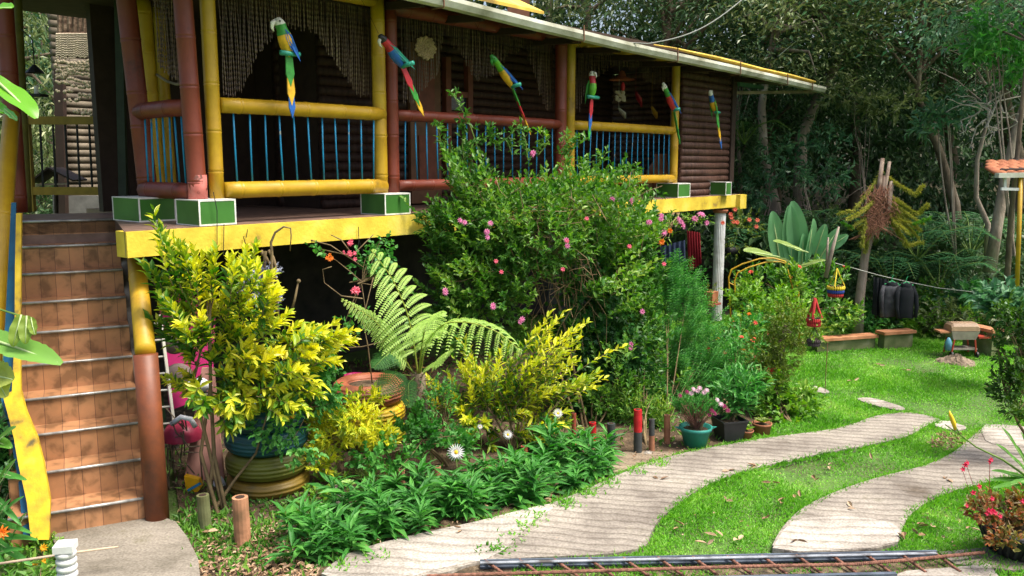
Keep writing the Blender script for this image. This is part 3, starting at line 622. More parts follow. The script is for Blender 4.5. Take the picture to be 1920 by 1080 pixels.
# left: painted parapet board, blue panel and bamboo handrail
pb = lambda px, py, u: (lambda d: V(0, 0, CZ)+d*(((V(*st_bot[:2], 0)+sn*u-V(0, 0, CZ))@sn)/(d@sn)))(ray(px, py))
def pd(px, py, o=0.): return W(px, py, np.interp(py, (215, 400, 745, 1012), (7.7, 6.9, 6.1, 5.40))+o)
def strip(pairs, o, th):
    mb = MB(); t_ = unit(V(-.4, 1, 0))*th
    for (l0, r0_, y0), (l1, r1_, y1) in zip(pairs[:-1], pairs[1:]):
        a, b_, c, d = pd(l0, y0, o), pd(r0_, y0, o), pd(r1_, y1, o), pd(l1, y1, o); mb.hexa([a, b_, b_+t_, a+t_, d, c, c+t_, d+t_])
    return mb
obj('parapet_board', strip([(58, 92, 1012), (50, 94, 940), (34, 82, 870), (26, 70, 822), (14, 50, 775), (6, 42, 745), (22, 39, 735), (27, 38, 640), (28, 39, 500), (30, 40, 400)], 0, .06), noise_mat('weathered_yellow_board', [(.30, (.10, .08, .03)), (.40, (.40, .26, .02)), (.6, (.56, .38, .015)), (.8, (.62, .44, .05))], 7, .6, .4, 30, detail=9), stair)
obj('parapet_panel', strip([(44, 60, 1010), (34, 52, 900), (16, 34, 800), (2, 22, 750), (10, 27, 600), (21, 30, 380)], .08, .03), flat('blue_panel', (.008, .075, .14), .5), stair)
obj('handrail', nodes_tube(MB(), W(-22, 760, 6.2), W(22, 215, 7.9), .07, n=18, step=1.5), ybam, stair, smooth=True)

# landing: posts and gate
gd_ = st_top+sa*1.0
pL = W(6, 60, 7.2)
obj('post', nodes_tube(MB(), W(36, 398, 8.0), W(3, -60, 8.0), .075, seed=8), rbam, stair, smooth=True)
obj('post', nodes_tube(MB(), W(50, 398, 8.6), W(28, -60, 8.6), .05, seed=9), flat('olive_post', (.10, .09, .015), .5), stair, smooth=True)
gate = thing('gate', W(125, 395, 9.9), 'yellow framed landing gate with black iron bars', 'gate')
gy_ = flat('dark_yellow_frame', (.24, .15, .015), .5)
GD = 9.9
def gw(px, py, dd=0): return W(px, py, GD+dd)
obj('frame', MB().bar(gw(50, 226), gw(204, 226), .05, .09).bar(gw(50, 358), gw(208, 358), .05, .09).bar(gw(58, 396), gw(47, 221), .06, .1).bar(gw(205, 389), gw(196, 221), .06, .1), gy_, gate)
for px in (75, 99, 122, 144, 167): obj('iron_bar', MB().tube([gw(px, 232), gw(px+6, 352)], .012, 6), blackm, gate)
# pale log annexe behind the landing
an = thing('annexe', W(160, 385, 12.4), 'pale log walled annexe behind the landing gate', 'annexe')
dimlog = noise_mat('dim_log', [(.3, (.07, .055, .038)), (.6, (.16, .13, .09)), (.8, (.24, .20, .145))], 4, .7, .3, 30)
mb = MB(); z = 1.75
for k_ in range(34):
    a = W(118, 380, 12.4); b_ = W(203, 380, 12.9); a[2] = b_[2] = z; mb.tube([a, b_], .055, 10); z += .1
obj('log_wall', mb, dimlog, an, smooth=True)
obj('door_jamb', MB().bar(W(118, 400, 12.3), W(112, 130, 12.3), .1, .12), darkwood, an)
obj('plinth', MB().bar(W(100, 398, 12.5), W(215, 398, 12.9), .5, .5), flat('grey_plinth', (.12, .12, .11), .9), an)
# dark end wall of the veranda entrance
dw = MB(); a = W(206, 300, 10.2); b_ = W(240, 300, 9.2)
dw.slab([V(*a[:2], DECK), V(*b_[:2], DECK), V(*b_[:2], ZC+1), V(*a[:2], ZC+1)], .06, V(.5, .8, 0)); obj('entrance_wall', dw, darkwood, house)
obj('door_post', MB().bar(W(232, 388, 8.9), W(222, -40, 8.9), .05, .08), flat('dark_green_wood', (.02, .03, .018), .6), house)

# ------------------------------------------------------------------ things hung on and in the veranda
paint = {}
def pm(name, c): 
    if name not in paint: paint[name] = noise_mat('carved_'+name, [(.25, tuple(v*.55 for v in c)), (.5, c), (.8, tuple(min(1, v*1.3) for v in c))], 16, .38, .15, spec=.4)
    return paint[name]
PC = dict(green=(.04, .26, .04), blue=(.015, .10, .38), red=(.42, .02, .03), yellow=(.62, .36, .02), teal=(.03, .28, .20), white=(.62, .62, .52), black=(.02, .02, .02), lime=(.10, .36, .02))
def parrot(head, mid, tip, r, face, cols, wing, tails, perch, label, yaw=1, spread=.0, ly=-.30, white='white'):
    hxz, mxz, txz = (LF(*p, ly) for p in (head, mid, tip)); A = h(hxz[0], ly, hxz[1]); M_ = h(mxz[0], ly, mxz[1]); T_ = h(txz[0], ly, txz[1])
    t = thing('carved_parrot', M_, label, 'parrot', 'carved wooden parrots hanging along the veranda')
    ax = unit(M_-A); L = np.linalg.norm(M_-A); s_ = unit(np.cross(ax, hy)); out = -hy
    # body: one continuous surface with painted bands
    prof = [(-.02, .02), (.0, .42), (.08, .66), (.17, .78), (.25, .76), (.33, .78), (.45, .95), (.60, 1.05), (.75, .98), (.88, .72), (1.0, .42), (1.08, .1)]
    mb = MB(); n_ = 14; th = np.arange(n_)*2*math.pi/n_; V_ = []
    for u, q in prof:
        c = A+ax*L*u+s_*yaw*r*.25*math.sin(u*3); V_.append(c+r*q*(np.cos(th)[:, None]*s_+np.sin(th)[:, None]*out))
    mb.v.append(np.vstack(V_)); mb.n = len(prof)*n_
    for i in range(len(prof)-1):
        mb.slot = 0 if i < 3 else (1 if i < 6 else 2)
        f = [(i*n_+j, i*n_+(j+1) % n_, (i+1)*n_+(j+1) % n_, (i+1)*n_+j) for j in range(n_)]; mb.f4.append(np.array(f)); mb.sl4.append(np.full(n_, mb.slot))
    obj('body', mb, [pm(cols[0], PC[cols[0]]), pm(cols[1], PC[cols[1]]), pm(cols[2], PC[cols[2]])], t, smooth=True)
    fd = s_*face if face else out*1.0
    hb_ = A+ax*L*.10
    bk = MB(); c0 = hb_+fd*r*.55; bk.tube([c0-ax*.012, c0+fd*r*.45-ax*.01+ax*r*.1, c0+fd*r*.75+ax*r*.55, c0+fd*r*.62+ax*r*1.05], [r*.34, r*.32, r*.2, .003], 8)
    obj('beak', bk, pm(white, PC[white]), t, smooth=True)
    ey = MB()
    for q in (-1, 1):
        sd2 = out if face else s_; ey.blob(hb_+sd2*q*r*.68+fd*r*.2-ax*r*.1, r*.13, 8, 5)
    obj('eye', ey, pm('black', PC['black']), t)
    for q in (-1, 1):
        sd2 = out if face else s_; w_ = MB(); c0 = A+ax*L*.36+sd2*q*r*.78-fd*r*.15
        w_.leaves(c0[None]-ax*L*.05, unit(ax*1+(-fd)*.12)[None], L*.75, r*1.25, N=(sd2*q)[None], seg=2, fold=.15, droop=-.02)
        w_.leaves(c0[None]-ax*L*.05+sd2*q*.008, unit(ax*1+(-fd)*.16)[None], L*.95, r*.8, N=(sd2*q)[None], seg=2, fold=.15, droop=-.02)
        obj('wing', w_, pm(wing, PC[wing]), t)
    ta = unit(T_-M_); TL_ = np.linalg.norm(T_-M_); wn = unit(np.cross(ta, out)); wide = .30 if spread == 0 else .68
    tf = [(0., .50, 1.), (.28, .52, .9), (.55, .45, .75)]
    for (a_, ln, ww), cn in zip(tf, tails):
        bmb = MB(); p0 = M_+ta*TL_*a_+out*(.010-.008*a_)
        side = unit(wn*(1 if spread else .35)+out*(.0 if spread else .9)); q = side*r*wide*ww if spread else side*r*.55*ww
        P_ = [p0-q*.75, p0+ta*TL_*ln*.6-q, p0+ta*TL_*ln+q*.1, p0+ta*TL_*ln*.6+q, p0+q*.75]
        bmb.slab(P_, .012, np.cross(ta, side)); obj('tail_feathers', bmb, pm(cn, PC[cn]), t)
    pw = perch; pmid = M_-ax*L*.03+out*r*.45
    pd_ = unit(s_*1.0) if pw > 0 else unit(out+s_*.3); pb_ = MB(); pb_.tube([pmid-hx*abs(pw) if pw > 0 else pmid-pd_*.02, pmid+hx*abs(pw) if pw > 0 else pmid+pd_*abs(pw)], .022, 12); obj('perch', pb_, pm('teal', PC['teal']), t, smooth=True)
    wr = MB(); wr.tube([A-ax*.02, V(A[0], A[1], ZC-.0)+hy*.3], .0025, 4); obj('hanging_wire', wr, blackm, t)
    return t
parrot((520, 34), (541, 103), (549, 222), .062, -1, ('white', 'green', 'yellow'), 'blue', ('green', 'yellow', 'blue'), .095, 'carved parrot with pale face, green neck and yellow breast over the yellow rail', 1, 1)
parrot((712, 66), (755, 126), (795, 218), .052, -1, ('black', 'red', 'blue'), 'teal', ('red', 'green', 'yellow'), -.12, 'carved parrot with red neck and blue belly leaning before the double post', 1, 1)
parrot((921, 104), (960, 164), (995, 252), .046, -1, ('green', 'lime', 'yellow'), 'blue', ('green', 'red', 'yellow'), -.1, 'carved parrot with plain green head and blue back before the red rail', 1, 0, white='green')
parrot((1110, 134), (1109, 184), (1104, 264), .052, 0, ('white', 'red', 'lime'), 'green', ('red', 'blue', 'green'), .115, 'carved parrot with red head and green breast facing out on a teal perch', 1, 1)
parrot((1243, 156), (1263, 208), (1275, 270), .045, -1, ('white', 'green', 'red'), 'blue', ('green', 'green', 'green'), -.08, 'carved parrot with green neck and blue wings beside the last yellow post', 1, 0)
parrot((1331, 170), (1343, 212), (1353, 280), .047, 1, ('white', 'blue', 'yellow'), 'green', ('green', 'yellow', 'blue'), .07, 'carved parrot with blue neck and yellow breast before the log wall', -1, 1)
# beaded curtains
beadm = leaf_mat('shell_beads', [(0, (.03, .018, .010)), (.5, (.10, .06, .035)), (.85, (.18, .12, .07)), (1, (.40, .30, .18))], .45, .0, 2)
def curtain(p0, p1, prof, ly, label, n_=70, ztop=None, extra=None):
    """prof: list of (px, lower edge py)"""
    x0, _ = LF(p0, 60, ly); x1, _ = LF(p1, 60, ly); mb = MB(); px = np.array([q[0] for q in prof]); py = np.array([q[1] for q in prof])
    zt = ZC-.09 if ztop is None else ztop
    for i in range(n_):
        f = (i+.5)/n_; lx = x0+(x1-x0)*f
        # pixel column of this strand
        p = h(lx, ly, 3.8); col = 960+FPX*p[0]/p[1]/1.0
        yb = np.interp(col, px, py)+random.uniform(-7, 5); _, zb = LF(col, yb, ly)
        if zt-zb < .05: continue
        L = zt-zb; k = max(4, int(L/.022)); z = np.linspace(zt, zb, k); r_ = np.where(np.arange(k) % 2 == 0, .0022, random.uniform(.0055, .0075))
        ph = random.random()*6; P_ = np.array([h(lx+.004*math.sin(q*9+ph), ly+.006*math.sin(ph+q*5), q) for q in z]); mb.tube(P_, r_, 4, caps=False)
    t = thing('beaded_curtain', h((x0+x1)/2, ly, zt), label, 'curtain', 'beaded curtains hung between the veranda posts')
    obj('strands', mb, beadm, t); obj('curtain_rail', MB().tube([h(x0, ly, zt), h(x1, ly, zt)], .012, 6), darkwood, t)
    if extra: extra(t)
curtain(412, 700, [(400, 182), (465, 178), (495, 110), (540, 50), (600, 60), (650, 140), (680, 180), (705, 185)], .14, 'swagged beaded curtain in the wide opening over the first yellow rail', 78)
def roundel(t):
    x, z = LF(797, 90, .12); mb = MB()
    for k in range(60):
        a = k*2.4; rr = .145*math.sqrt(k/60); mb.blob(h(x+rr*math.cos(a), .11, z+rr*math.sin(a)*.8), .02, 6, 4)
    obj('bead_roundel', mb, flat('straw_beads', (.38, .27, .15), .7), t)
curtain(752, 1038, [(750, 190), (775, 195), (800, 170), (825, 140), (838, 60), (870, 110), (895, 150), (930, 140), (955, 100), (985, 95), (1000, 140), (1020, 205), (1040, 210)], .14, 'long tattered beaded curtain with a straw roundel over the red rail', 90, extra=roundel)
curtain(1076, 1258, [(1072, 215), (1085, 205), (1100, 150), (1140, 125), (1190, 130), (1215, 160), (1258, 160)], .14, 'short arched beaded curtain over the far yellow rail', 60)
curtain(292, 352, [(290, 90), (320, 130), (352, 160)], .5, 'narrow dark beaded curtain above the side railing', 22)
# shell curtain before the annexe
t = thing('shell_curtain', W(150, 70, 10.6), 'pale shell and bead hanging before the log annexe', 'curtain'); mb = MB()
for i in range(36):
    px = 106+i*2.65; 
    if 186 < px < 189: continue
    yb = 108+random.uniform(-3, 4) if px < 180 else 118
    k = 22; P_ = [W(px, 62+(yb-62)*j/k, 10.6) for j in range(k+1)]; mb.tube(P_, np.where(np.arange(k+1) % 2 == 0, .004, .013), 5, caps=False)
    for row in (114, 121, 128, 135, 142, 150, 157, 175, 184) + ((206, 212, 220) if 140 < px < 180 else ()):
        yy = row+5*math.sin(px*.05+row)+random.uniform(-2, 2)
        if px > 186: yy += 6
        if row > 160 and random.random() < .5: continue
        mb.blob(W(px+random.uniform(-1, 1), yy, 10.6), random.uniform(.014, .028), 5, 4)
obj('strands', mb, flat('pale_shells', (.42, .35, .24), .5), t)
mb = MB(); 
for i in range(7): mb.tube([W(113+i*9.4, -40, 10.65), W(113+i*9.4, 60, 10.65)], .035, 7)
mb.tube([W(106, 63, 10.62), W(180, 61, 10.62), W(200, 66, 10.62)], .014, 6); obj('woven_top', mb, noise_mat('woven_twine', [(.35, (.07, .04, .025)), (.6, (.22, .15, .10)), (.75, (.40, .32, .24))], 22, .9, .6), t)
# lantern
t = thing('lantern', W(67, 150, 8.4), 'black iron lantern hanging by the left post', 'lantern'); mb = MB(); c = W(67, 155, 8.4)
for a in (-1, 1):
    for b_ in (-1, 1): mb.bar(c+V(a*.055, b_*.055, -.11), c+V(a*.055, b_*.055, .09), .014, .014)
mb.box(c+V(0, 0, -.12), V(.075, 0, 0), V(0, .075, 0), V(0, 0, .012)); mb.lathe(c, [(.085, .09), (.07, .11), (.03, .15), (.012, .17), (0, .17)], 8)
obj('cage', mb, blackm, t); obj('candle', MB().tube([c-UZ*.105, c-UZ*.03], .02, 8), plaster, t)
obj('hook', MB().tube([c+UZ*.17, c+UZ*.4, c+V(-.1, 0, .5)], .006, 5), blackm, t)
# bird feeder house behind the gate
t = thing('bird_house', W(112, 350, 9.6), 'dark pitched little roof shelter behind the gate bars', 'bird house'); c = W(112, 322, 10.3)
a, b_, d_ = W(68, 342, 10.4), W(104, 315, 10.4), W(150, 338, 10.4)
obj('roof', MB().bar(a, b_, .35, .02).bar(b_, d_, .35, .02), darkwood, t); obj('post', MB().tube([W(106, 400, 10.4), b_-UZ*.03], .025, 7), darkwood, t)
obj('tray', MB().bar(W(80, 346, 10.4), W(140, 344, 10.4), .3, .02), palelog, t)
# rope
rp = MB(); rp.tube([W(294, 140, 8.9), W(312, 152, 8.8), W(330, 158, 8.7), W(350, 156, 8.6)], .014, 6)
single('rope', rp, palelog, W(320, 155, 8.7), 'short twisted rope sagging beside the brown corner post', 'rope')
# clay pots and ornaments in the far bay
clay = noise_mat('orange_clay', [(.3, (.25, .09, .04)), (.7, (.48, .20, .10))], 6, .6, .1)
x, z = LF(1240, 282, .6)
single('clay_jar', MB().lathe(h(x, .6, DECK+.04), [(0, 0), (.12, 0), (.20, .1), (.24, .25), (.22, .38), (.13, .5), (.10, .56), (.13, .62), (.11, .62), (.08, .56), (0, .5)], 24), clay, h(x, .6, DECK), 'large orange clay jar behind the far railing', 'jar', smooth=True)
for pxx, rr, mt, lb in ((1180, .16, 'dark_clay', 'small dark clay jar left of the large orange one'), (1215, .10, 'dull_clay', 'little dull clay pot between the two jars')):
    x, z = LF(pxx, 300, .7); m_ = flat(mt, (.14, .055, .03) if mt == 'dark_clay' else (.25, .15, .06), .6)
    single('clay_jar', MB().lathe(h(x, .7, DECK+.0), [(0, 0), (rr*.6, 0), (rr, rr*.9), (rr*.9, rr*1.6), (rr*.45, rr*2.3), (rr*.6, rr*2.6), (0, rr*2.5)], 18), m_, h(x, .7, DECK), lb, 'jar', smooth=True)
def LW(px, py, ly): x, z = LF(px, py, ly); return h(x, ly, z)
t = thing('gnome_ornament', LW(1166, 170, .5), 'hanging ornament with wide brim hat, red nose and pale beard', 'ornament'); c = LW(1166, 150, .5)
obj('hat', MB().lathe(c, [(.19, 0), (.17, .015), (.07, .04), (.04, .12), (0, .14)], 18), flat('straw_hat', (.35, .10, .06), .7), t, smooth=True)
obj('nose', MB().blob(LW(1168, 163, .45), (.03, .03, .07), 8, 6), pm('red', PC['red']), t, smooth=True)
mb = MB(); c = LW(1163, 180, .48)
for k in range(26): mb.blob(c+V(rng.uniform(-.06, .06), 0, rng.uniform(-.07, .07)), .026, 6, 4)
obj('beard', mb, flat('pale_wool', (.42, .36, .26), .9), t)
for pts, cn, lb in ([((1192, 172), (1198, 185), (1203, 200)), 'red', 'red carved fish hanging inside the far bay'], [((1222, 200), (1228, 212), (1231, 222)), 'yellow', 'yellow and red carved leaf hanging beside the fish'], [((1160, 203), (1168, 212), (1172, 222)), 'white', 'dim white carved tusk resting over the far rail']):
    mb = MB(); P_ = [LW(*p, .55) for p in pts]; mb.tube(P_, [.02, .055, .015], 10, flatten=.4); mb.tube([P_[0], V(*P_[0][:2], ZC)], .003, 4)
    single('hanging_carving', mb, pm('dim_'+cn, tuple(v*.5 for v in PC[cn])), P_[1], lb, 'ornament', smooth=True)
# power cable over the roof
cb = MB(); a, b_ = W(1215, 82, 11.0), W(1400, -8, 13.); k = np.linspace(0, 1, 14)[:, None]
cb.tube(a+(b_-a)*k-UZ*np.sin(k*math.pi)*.14, .009, 6); cb.tube([W(1150, 76, 10.8), W(1180, 80, 10.9), a], .008, 6)
single('power_cable', cb, flat('grey_cable', (.17, .18, .16), .6), a, 'grey power cable rising from the roof edge to the trees', 'cable')
cb = MB(); a, b_ = W(1460, 105, 16), W(1560, 20, 19); cb.tube([a, b_], .010, 5)
single('power_cable', cb, flat('green_cable', (.12, .16, .12), .6), a, 'thin dark cable crossing the forest above the roof end', 'cable')
# wires and hooks hanging on the fascia
hk = MB()
for pts in ([(400, 360), (407, 395), (407, 462)], [(420, 420), (419, 478)], [(464, 430), (462, 445), (456, 443), (463, 465), (462, 500)], [(463, 465), (452, 500)], [(463, 465), (474, 500)], [(672, 425), (673, 450), (668, 480)], [(673, 450), (682, 478)]):
    hk.tube([LW(a_, b_, -.245) for a_, b_ in pts], .0035, 4)
single('hanging_wires', hk, blackm, LW(460, 440, -.24), 'thin black wires and hooks hanging over the yellow fascia beam', 'wires')

# ------------------------------------------------------------------ vegetation
def bl(px, py, d, rx, ry, n, ryd=.8): s_ = d/FPX; return (W(px, py, d), (rx*s_, rx*s_*ryd, ry*s_), n)
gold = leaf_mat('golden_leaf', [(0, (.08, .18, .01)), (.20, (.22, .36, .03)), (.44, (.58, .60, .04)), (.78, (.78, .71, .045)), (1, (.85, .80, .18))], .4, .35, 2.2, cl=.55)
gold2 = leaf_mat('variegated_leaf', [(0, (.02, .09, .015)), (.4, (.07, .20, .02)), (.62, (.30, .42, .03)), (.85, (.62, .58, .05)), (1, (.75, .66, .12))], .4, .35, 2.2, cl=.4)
green1 = leaf_mat('rose_leaf', [(0, (.02, .075, .014)), (.35, (.06, .18, .028)), (.65, (.15, .31, .045)), (1, (.36, .47, .09))], .42, .35, 1.6, cl=.55)
green2 = leaf_mat('dark_ivy_leaf', [(0, (.012, .055, .014)), (.5, (.04, .14, .03)), (1, (.11, .26, .055))], .4, .3, 2)
green3 = leaf_mat('feathery_leaf', [(0, (.02, .11, .025)), (.5, (.07, .26, .05)), (1, (.18, .42, .09))], .5, .35, 1.5)
green4 = leaf_mat('lime_leaf', [(0, (.05, .17, .02)), (.5, (.16, .34, .04)), (1, (.36, .48, .08))], .42, .35, 2)
strapm = leaf_mat('strap_leaf', [(0, (.02, .10, .02)), (.5, (.055, .22, .035)), (.9, (.12, .34, .06)), (1, (.2, .3, .05))], .5, .3, 3, spec=.22)
palef = leaf_mat('pale_pink_petal', [(0, (.70, .42, .52)), (1, (.80, .68, .72))], .6, .3); coralf = leaf_mat('rose_pink_petal', [(0, (.70, .10, .20)), (1, (.85, .26, .32))], .6, .3); pinkf = leaf_mat('pink_petal', [(0, (.62, .16, .36)), (1, (.80, .38, .58))], .6, .3); redf = leaf_mat('coral_petal', [(0, (.62, .05, .05)), (1, (.80, .20, .14))], .6, .3)
orangef = leaf_mat('orange_petal', [(0, (.75, .16, .02)), (1, (.85, .3, .04))], .6, .3); whitef = leaf_mat('white_petal', [(0, (.75, .75, .75)), (1, (.85, .85, .84))], .6, .2)
yellowc = flat('yellow_disc', (.75, .48, .02), .7); magf = leaf_mat('magenta_petal', [(0, (.22, .015, .08)), (1, (.42, .08, .2))], .6, .3)

def shoots(mo, mi, sb, tips, ref, d, L, Wd, frac=.35, n_=20, jit=.08, sub=2, r0=.004):
    """long arching leafy shoots ending at the given points; mo = outer leaves, mi = inner leaves"""
    for tpx, tpy in tips:
        T_ = W(tpx+rng.normal(0, 4), tpy+rng.normal(0, 4), d+rng.normal(0, .12)); R_ = W(*ref, d) if ref is not None else T_+V(0, 0, -.3)
        for q in range(1+sub):
            tip = T_ if q == 0 else T_+rng.normal(0, jit, 3)*V(1, 1, .7)
            f = frac*rng.uniform(.7, 1.2); b0 = tip+(R_-tip)*f+V(0, 0, -.02); mid = (b0+tip)/2+V(0, 0, rng.uniform(.0, .05))+rng.normal(0, .02, 3); k = np.linspace(0, 1, n_)[:, None]
            Q = (1-k)**2*b0+2*k*(1-k)*mid+k**2*tip; Tg = unit(np.gradient(Q, axis=0)); a = unit(np.cross(Tg, V(.3, .5, .8))); b_ = np.cross(Tg, a); ph = np.arange(n_)*2.4+rng.uniform(0, 6)
            side = np.cos(ph)[:, None]*a+np.sin(ph)[:, None]*b_; dd = unit(side*(1.05-.6*k)+Tg*(.5+.6*k)+V(0, 0, .12)); ll = L*rng.uniform(.7, 1.1, n_)*(1.05-.3*k[:, 0]); NN = Tg+UZ*.7+rng.normal(0, .25, (n_, 3)); c = int(n_*.42)
            mi.leaves(Q[:c], dd[:c], ll[:c], Wd, N=NN[:c], seg=2); mo.leaves(Q[c:], dd[c:], ll[c:], Wd, N=NN[c:], seg=2)
            sb.tube(Q[::4], np.linspace(r0, r0*.4, len(Q[::4])), 4, caps=False)
# tall golden shrub by the stairs
gb0 = G(398, 962); D1 = 6.3
t = thing('golden_shrub', gb0, 'tall golden variegated shrub growing beside the stair newel post', 'shrub'); mo = MB(); mi = MB(); sb = MB()
shoots(mo, mi, sb, [(318, 470), (345, 470), (375, 480), (405, 478), (440, 485), (455, 482), (350, 520), (395, 525), (430, 540), (470, 545), (440, 590), (480, 590), (400, 590), (510, 600), (500, 560), (560, 612), (600, 625), (640, 628), (655, 640), (620, 660), (580, 650), (540, 640), (600, 690), (560, 690), (520, 660), (470, 640), (430, 640), (400, 660), (450, 690), (500, 710), (545, 720), (575, 720), (480, 740), (430, 740), (520, 760), (460, 770), (500, 690), (420, 700), (395, 560), (370, 600)], (395, 720), D1, .115, .036, .28)
shoots(mo, mi, sb, [(310, 706), (330, 716), (345, 708), (362, 722)], (400, 730), D1-.05, .085, .03, .35, 14, .05)
shoots(mo, mi, sb, [(430, 770), (455, 790), (500, 785), (540, 775), (575, 745), (585, 770), (440, 745), (600, 720), (620, 655), (630, 680)], (430, 690), D1-.05, .10, .034, .3, 16, .07)
shoots(mi, mi, sb, [(292, 430), (288, 500), (310, 520), (298, 560), (320, 575), (300, 600), (330, 620), (350, 560), (360, 640), (340, 590), (345, 660), (385, 760), (440, 800), (560, 760)], (392, 680), D1-.12, .125, .04, .35, 16, .07)
shoots(mo, mi, sb, [(470, 500), (500, 520), (515, 545), (450, 620), (535, 700), (440, 670), (485, 660)], (400, 700), D1-.1, .12, .038, .22, 16, .06)
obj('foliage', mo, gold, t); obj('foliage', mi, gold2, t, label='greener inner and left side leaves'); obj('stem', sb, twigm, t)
sb = MB(); top = W(385, 600, D1)
for k in range(4): sb.tube([gb0+V(rng.normal(0, .04), rng.normal(0, .04), 0), W(395+rng.normal(0, 12), 850, D1), W(388+rng.normal(0, 15), 720, D1), W(380+rng.normal(0, 30), 560, D1)], [.017, .014, .011, .006], 7)
sb.tube([gb0, W(440, 900, D1), W(480, 850, D1-.05), W(500, 780, D1-.1)], [.02, .012, .009, .005], 6); obj('trunk', sb, twigm, t, smooth=True)
P = [W(300, 415, D1-.2), W(290, 410, D1-.2)]; 
mb = MB(); bs = MB(); pth = [W(380, 620, D1), W(340, 540, D1-.1), W(310, 470, D1-.15), W(292, 415, D1-.2)]; bs.tube(pth, [.009, .007, .005, .003], 5)
for k in range(9):
    f = k/8; c = np.array([np.interp(f*3, range(4), [q[i] for q in pth]) for i in range(3)]); twigs(mb, c[None], V(-.2, 0, 1.)[None]+rng.normal(0, .2, (1, 3)), .08, 6, .11, .034, 1., 2)
obj('foliage', mb, gold2, t); obj('stem', bs, greenstem, t, smooth=True)
# low golden shrub between the tyre stacks
shrub('golden_shrub', G(640, 905), [bl(620, 810, 6.7, 50, 45, 80), bl(665, 790, 6.7, 60, 40, 90), bl(600, 860, 6.6, 32, 26, 40), bl(710, 815, 6.8, 38, 30, 40), bl(580, 790, 6.8, 26, 26, 26), bl(690, 745, 6.9, 35, 14, 16)], gold, .075, .028, 'low golden shrub between the two tyre stacks', TL=.1, nl=8, stems=26, shell=.2)
# broad golden shrub at the centre
t = thing('golden_shrub', G(960, 850), 'broad golden shrub in the middle of the bed below the fern', 'shrub'); mo = MB(); mi = MB(); sb = MB()
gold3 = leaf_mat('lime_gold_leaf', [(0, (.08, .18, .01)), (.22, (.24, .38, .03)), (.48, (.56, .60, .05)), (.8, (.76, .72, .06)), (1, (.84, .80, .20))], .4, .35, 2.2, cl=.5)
shoots(mo, mi, sb, [(1040, 605), (1062, 632), (1008, 612), (1028, 640), (1090, 712), (1072, 690), (1048, 668), (990, 655), (1080, 628), (960, 682), (930, 692), (900, 700), (868, 690), (835, 700), (812, 715), (880, 742), (920, 742), (962, 732), (1000, 722), (1040, 732), (1078, 748), (1010, 770), (960, 780), (910, 790), (860, 772), (1045, 790), (930, 820), (885, 820), (985, 812), (1020, 700), (980, 700), (945, 715), (1060, 770), (905, 725), (850, 735), (1000, 680), (1035, 815), (975, 755), (1015, 745), (1098, 720), (800, 745), (1088, 655)], (905, 800), 7.5, .105, .032, .42, 18, .13, 2)
shoots(mi, mi, sb, [(870, 640), (890, 670), (850, 660), (930, 660), (955, 650), (830, 760), (870, 800), (1070, 800), (1000, 830), (905, 755), (940, 765)], (930, 800), 7.6, .09, .028, .35, 16, .09)
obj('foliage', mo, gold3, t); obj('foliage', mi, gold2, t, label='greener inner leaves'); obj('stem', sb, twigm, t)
sb = MB(); branchlines(sb, G(960, 850), [W(px, py, 7.5) for px, py in ((880, 720), (930, 720), (1000, 700), (1040, 680), (1060, 740), (900, 780), (980, 760))], .012, .004); obj('trunk', sb, twigm, t, smooth=True)
# climbing rose mound
D2 = 9.0
mb_spec = [bl(1020, 385, D2, 120, 46, 200), bl(900, 360, D2-.2, 60, 46, 90), bl(862, 290, D2-.2, 26, 34, 22), bl(1090, 355, D2+.2, 85, 45, 170), bl(860, 420, D2-.5, 70, 45, 190), bl(1000, 440, D2-.3, 150, 80, 460), bl(1150, 430, D2+.1, 95, 75, 260), bl(900, 540, D2-.5, 85, 75, 280), bl(1180, 540, D2+.1, 80, 90, 260), bl(940, 400, D2-.5, 90, 36, 110), bl(1170, 350, D2+.5, 40, 22, 22), bl(830, 480, D2-.5, 36, 40, 36)]
t = shrub('climbing_rose', G(1090, 800), mb_spec, green1, .078, .036, 'great mound of climbing rose with pink blooms covering the veranda rail', 'climbing rose', TL=.16, nl=9, stems=16, r0=.010, shell=.3, up=.5)
for px, py in ((870, 418), (917, 430), (912, 442), (1150, 370), (1185, 380), (1215, 415), (1238, 408), (1270, 420), (1063, 450), (835, 550), (980, 600), (1183, 648), (925, 575), (1000, 292), (1198, 585)):
    p = W(px, py, D2-1.05 if px < 1140 else D2-.55); 
    for k in range(2): flower(p+rng.normal(0, .018, 3), unit(V(rng.normal(0, .4), -1, .4)), .032, pinkf, t, 8, layers=3)
for px, py in ((1063, 452), (1180, 462), (930, 490), (940, 510), (1100, 410), (1245, 495), (1055, 505)): flower(W(px, py, D2-1.05), unit(V(.1, -1, .4)), .026, coralf, t, 7)
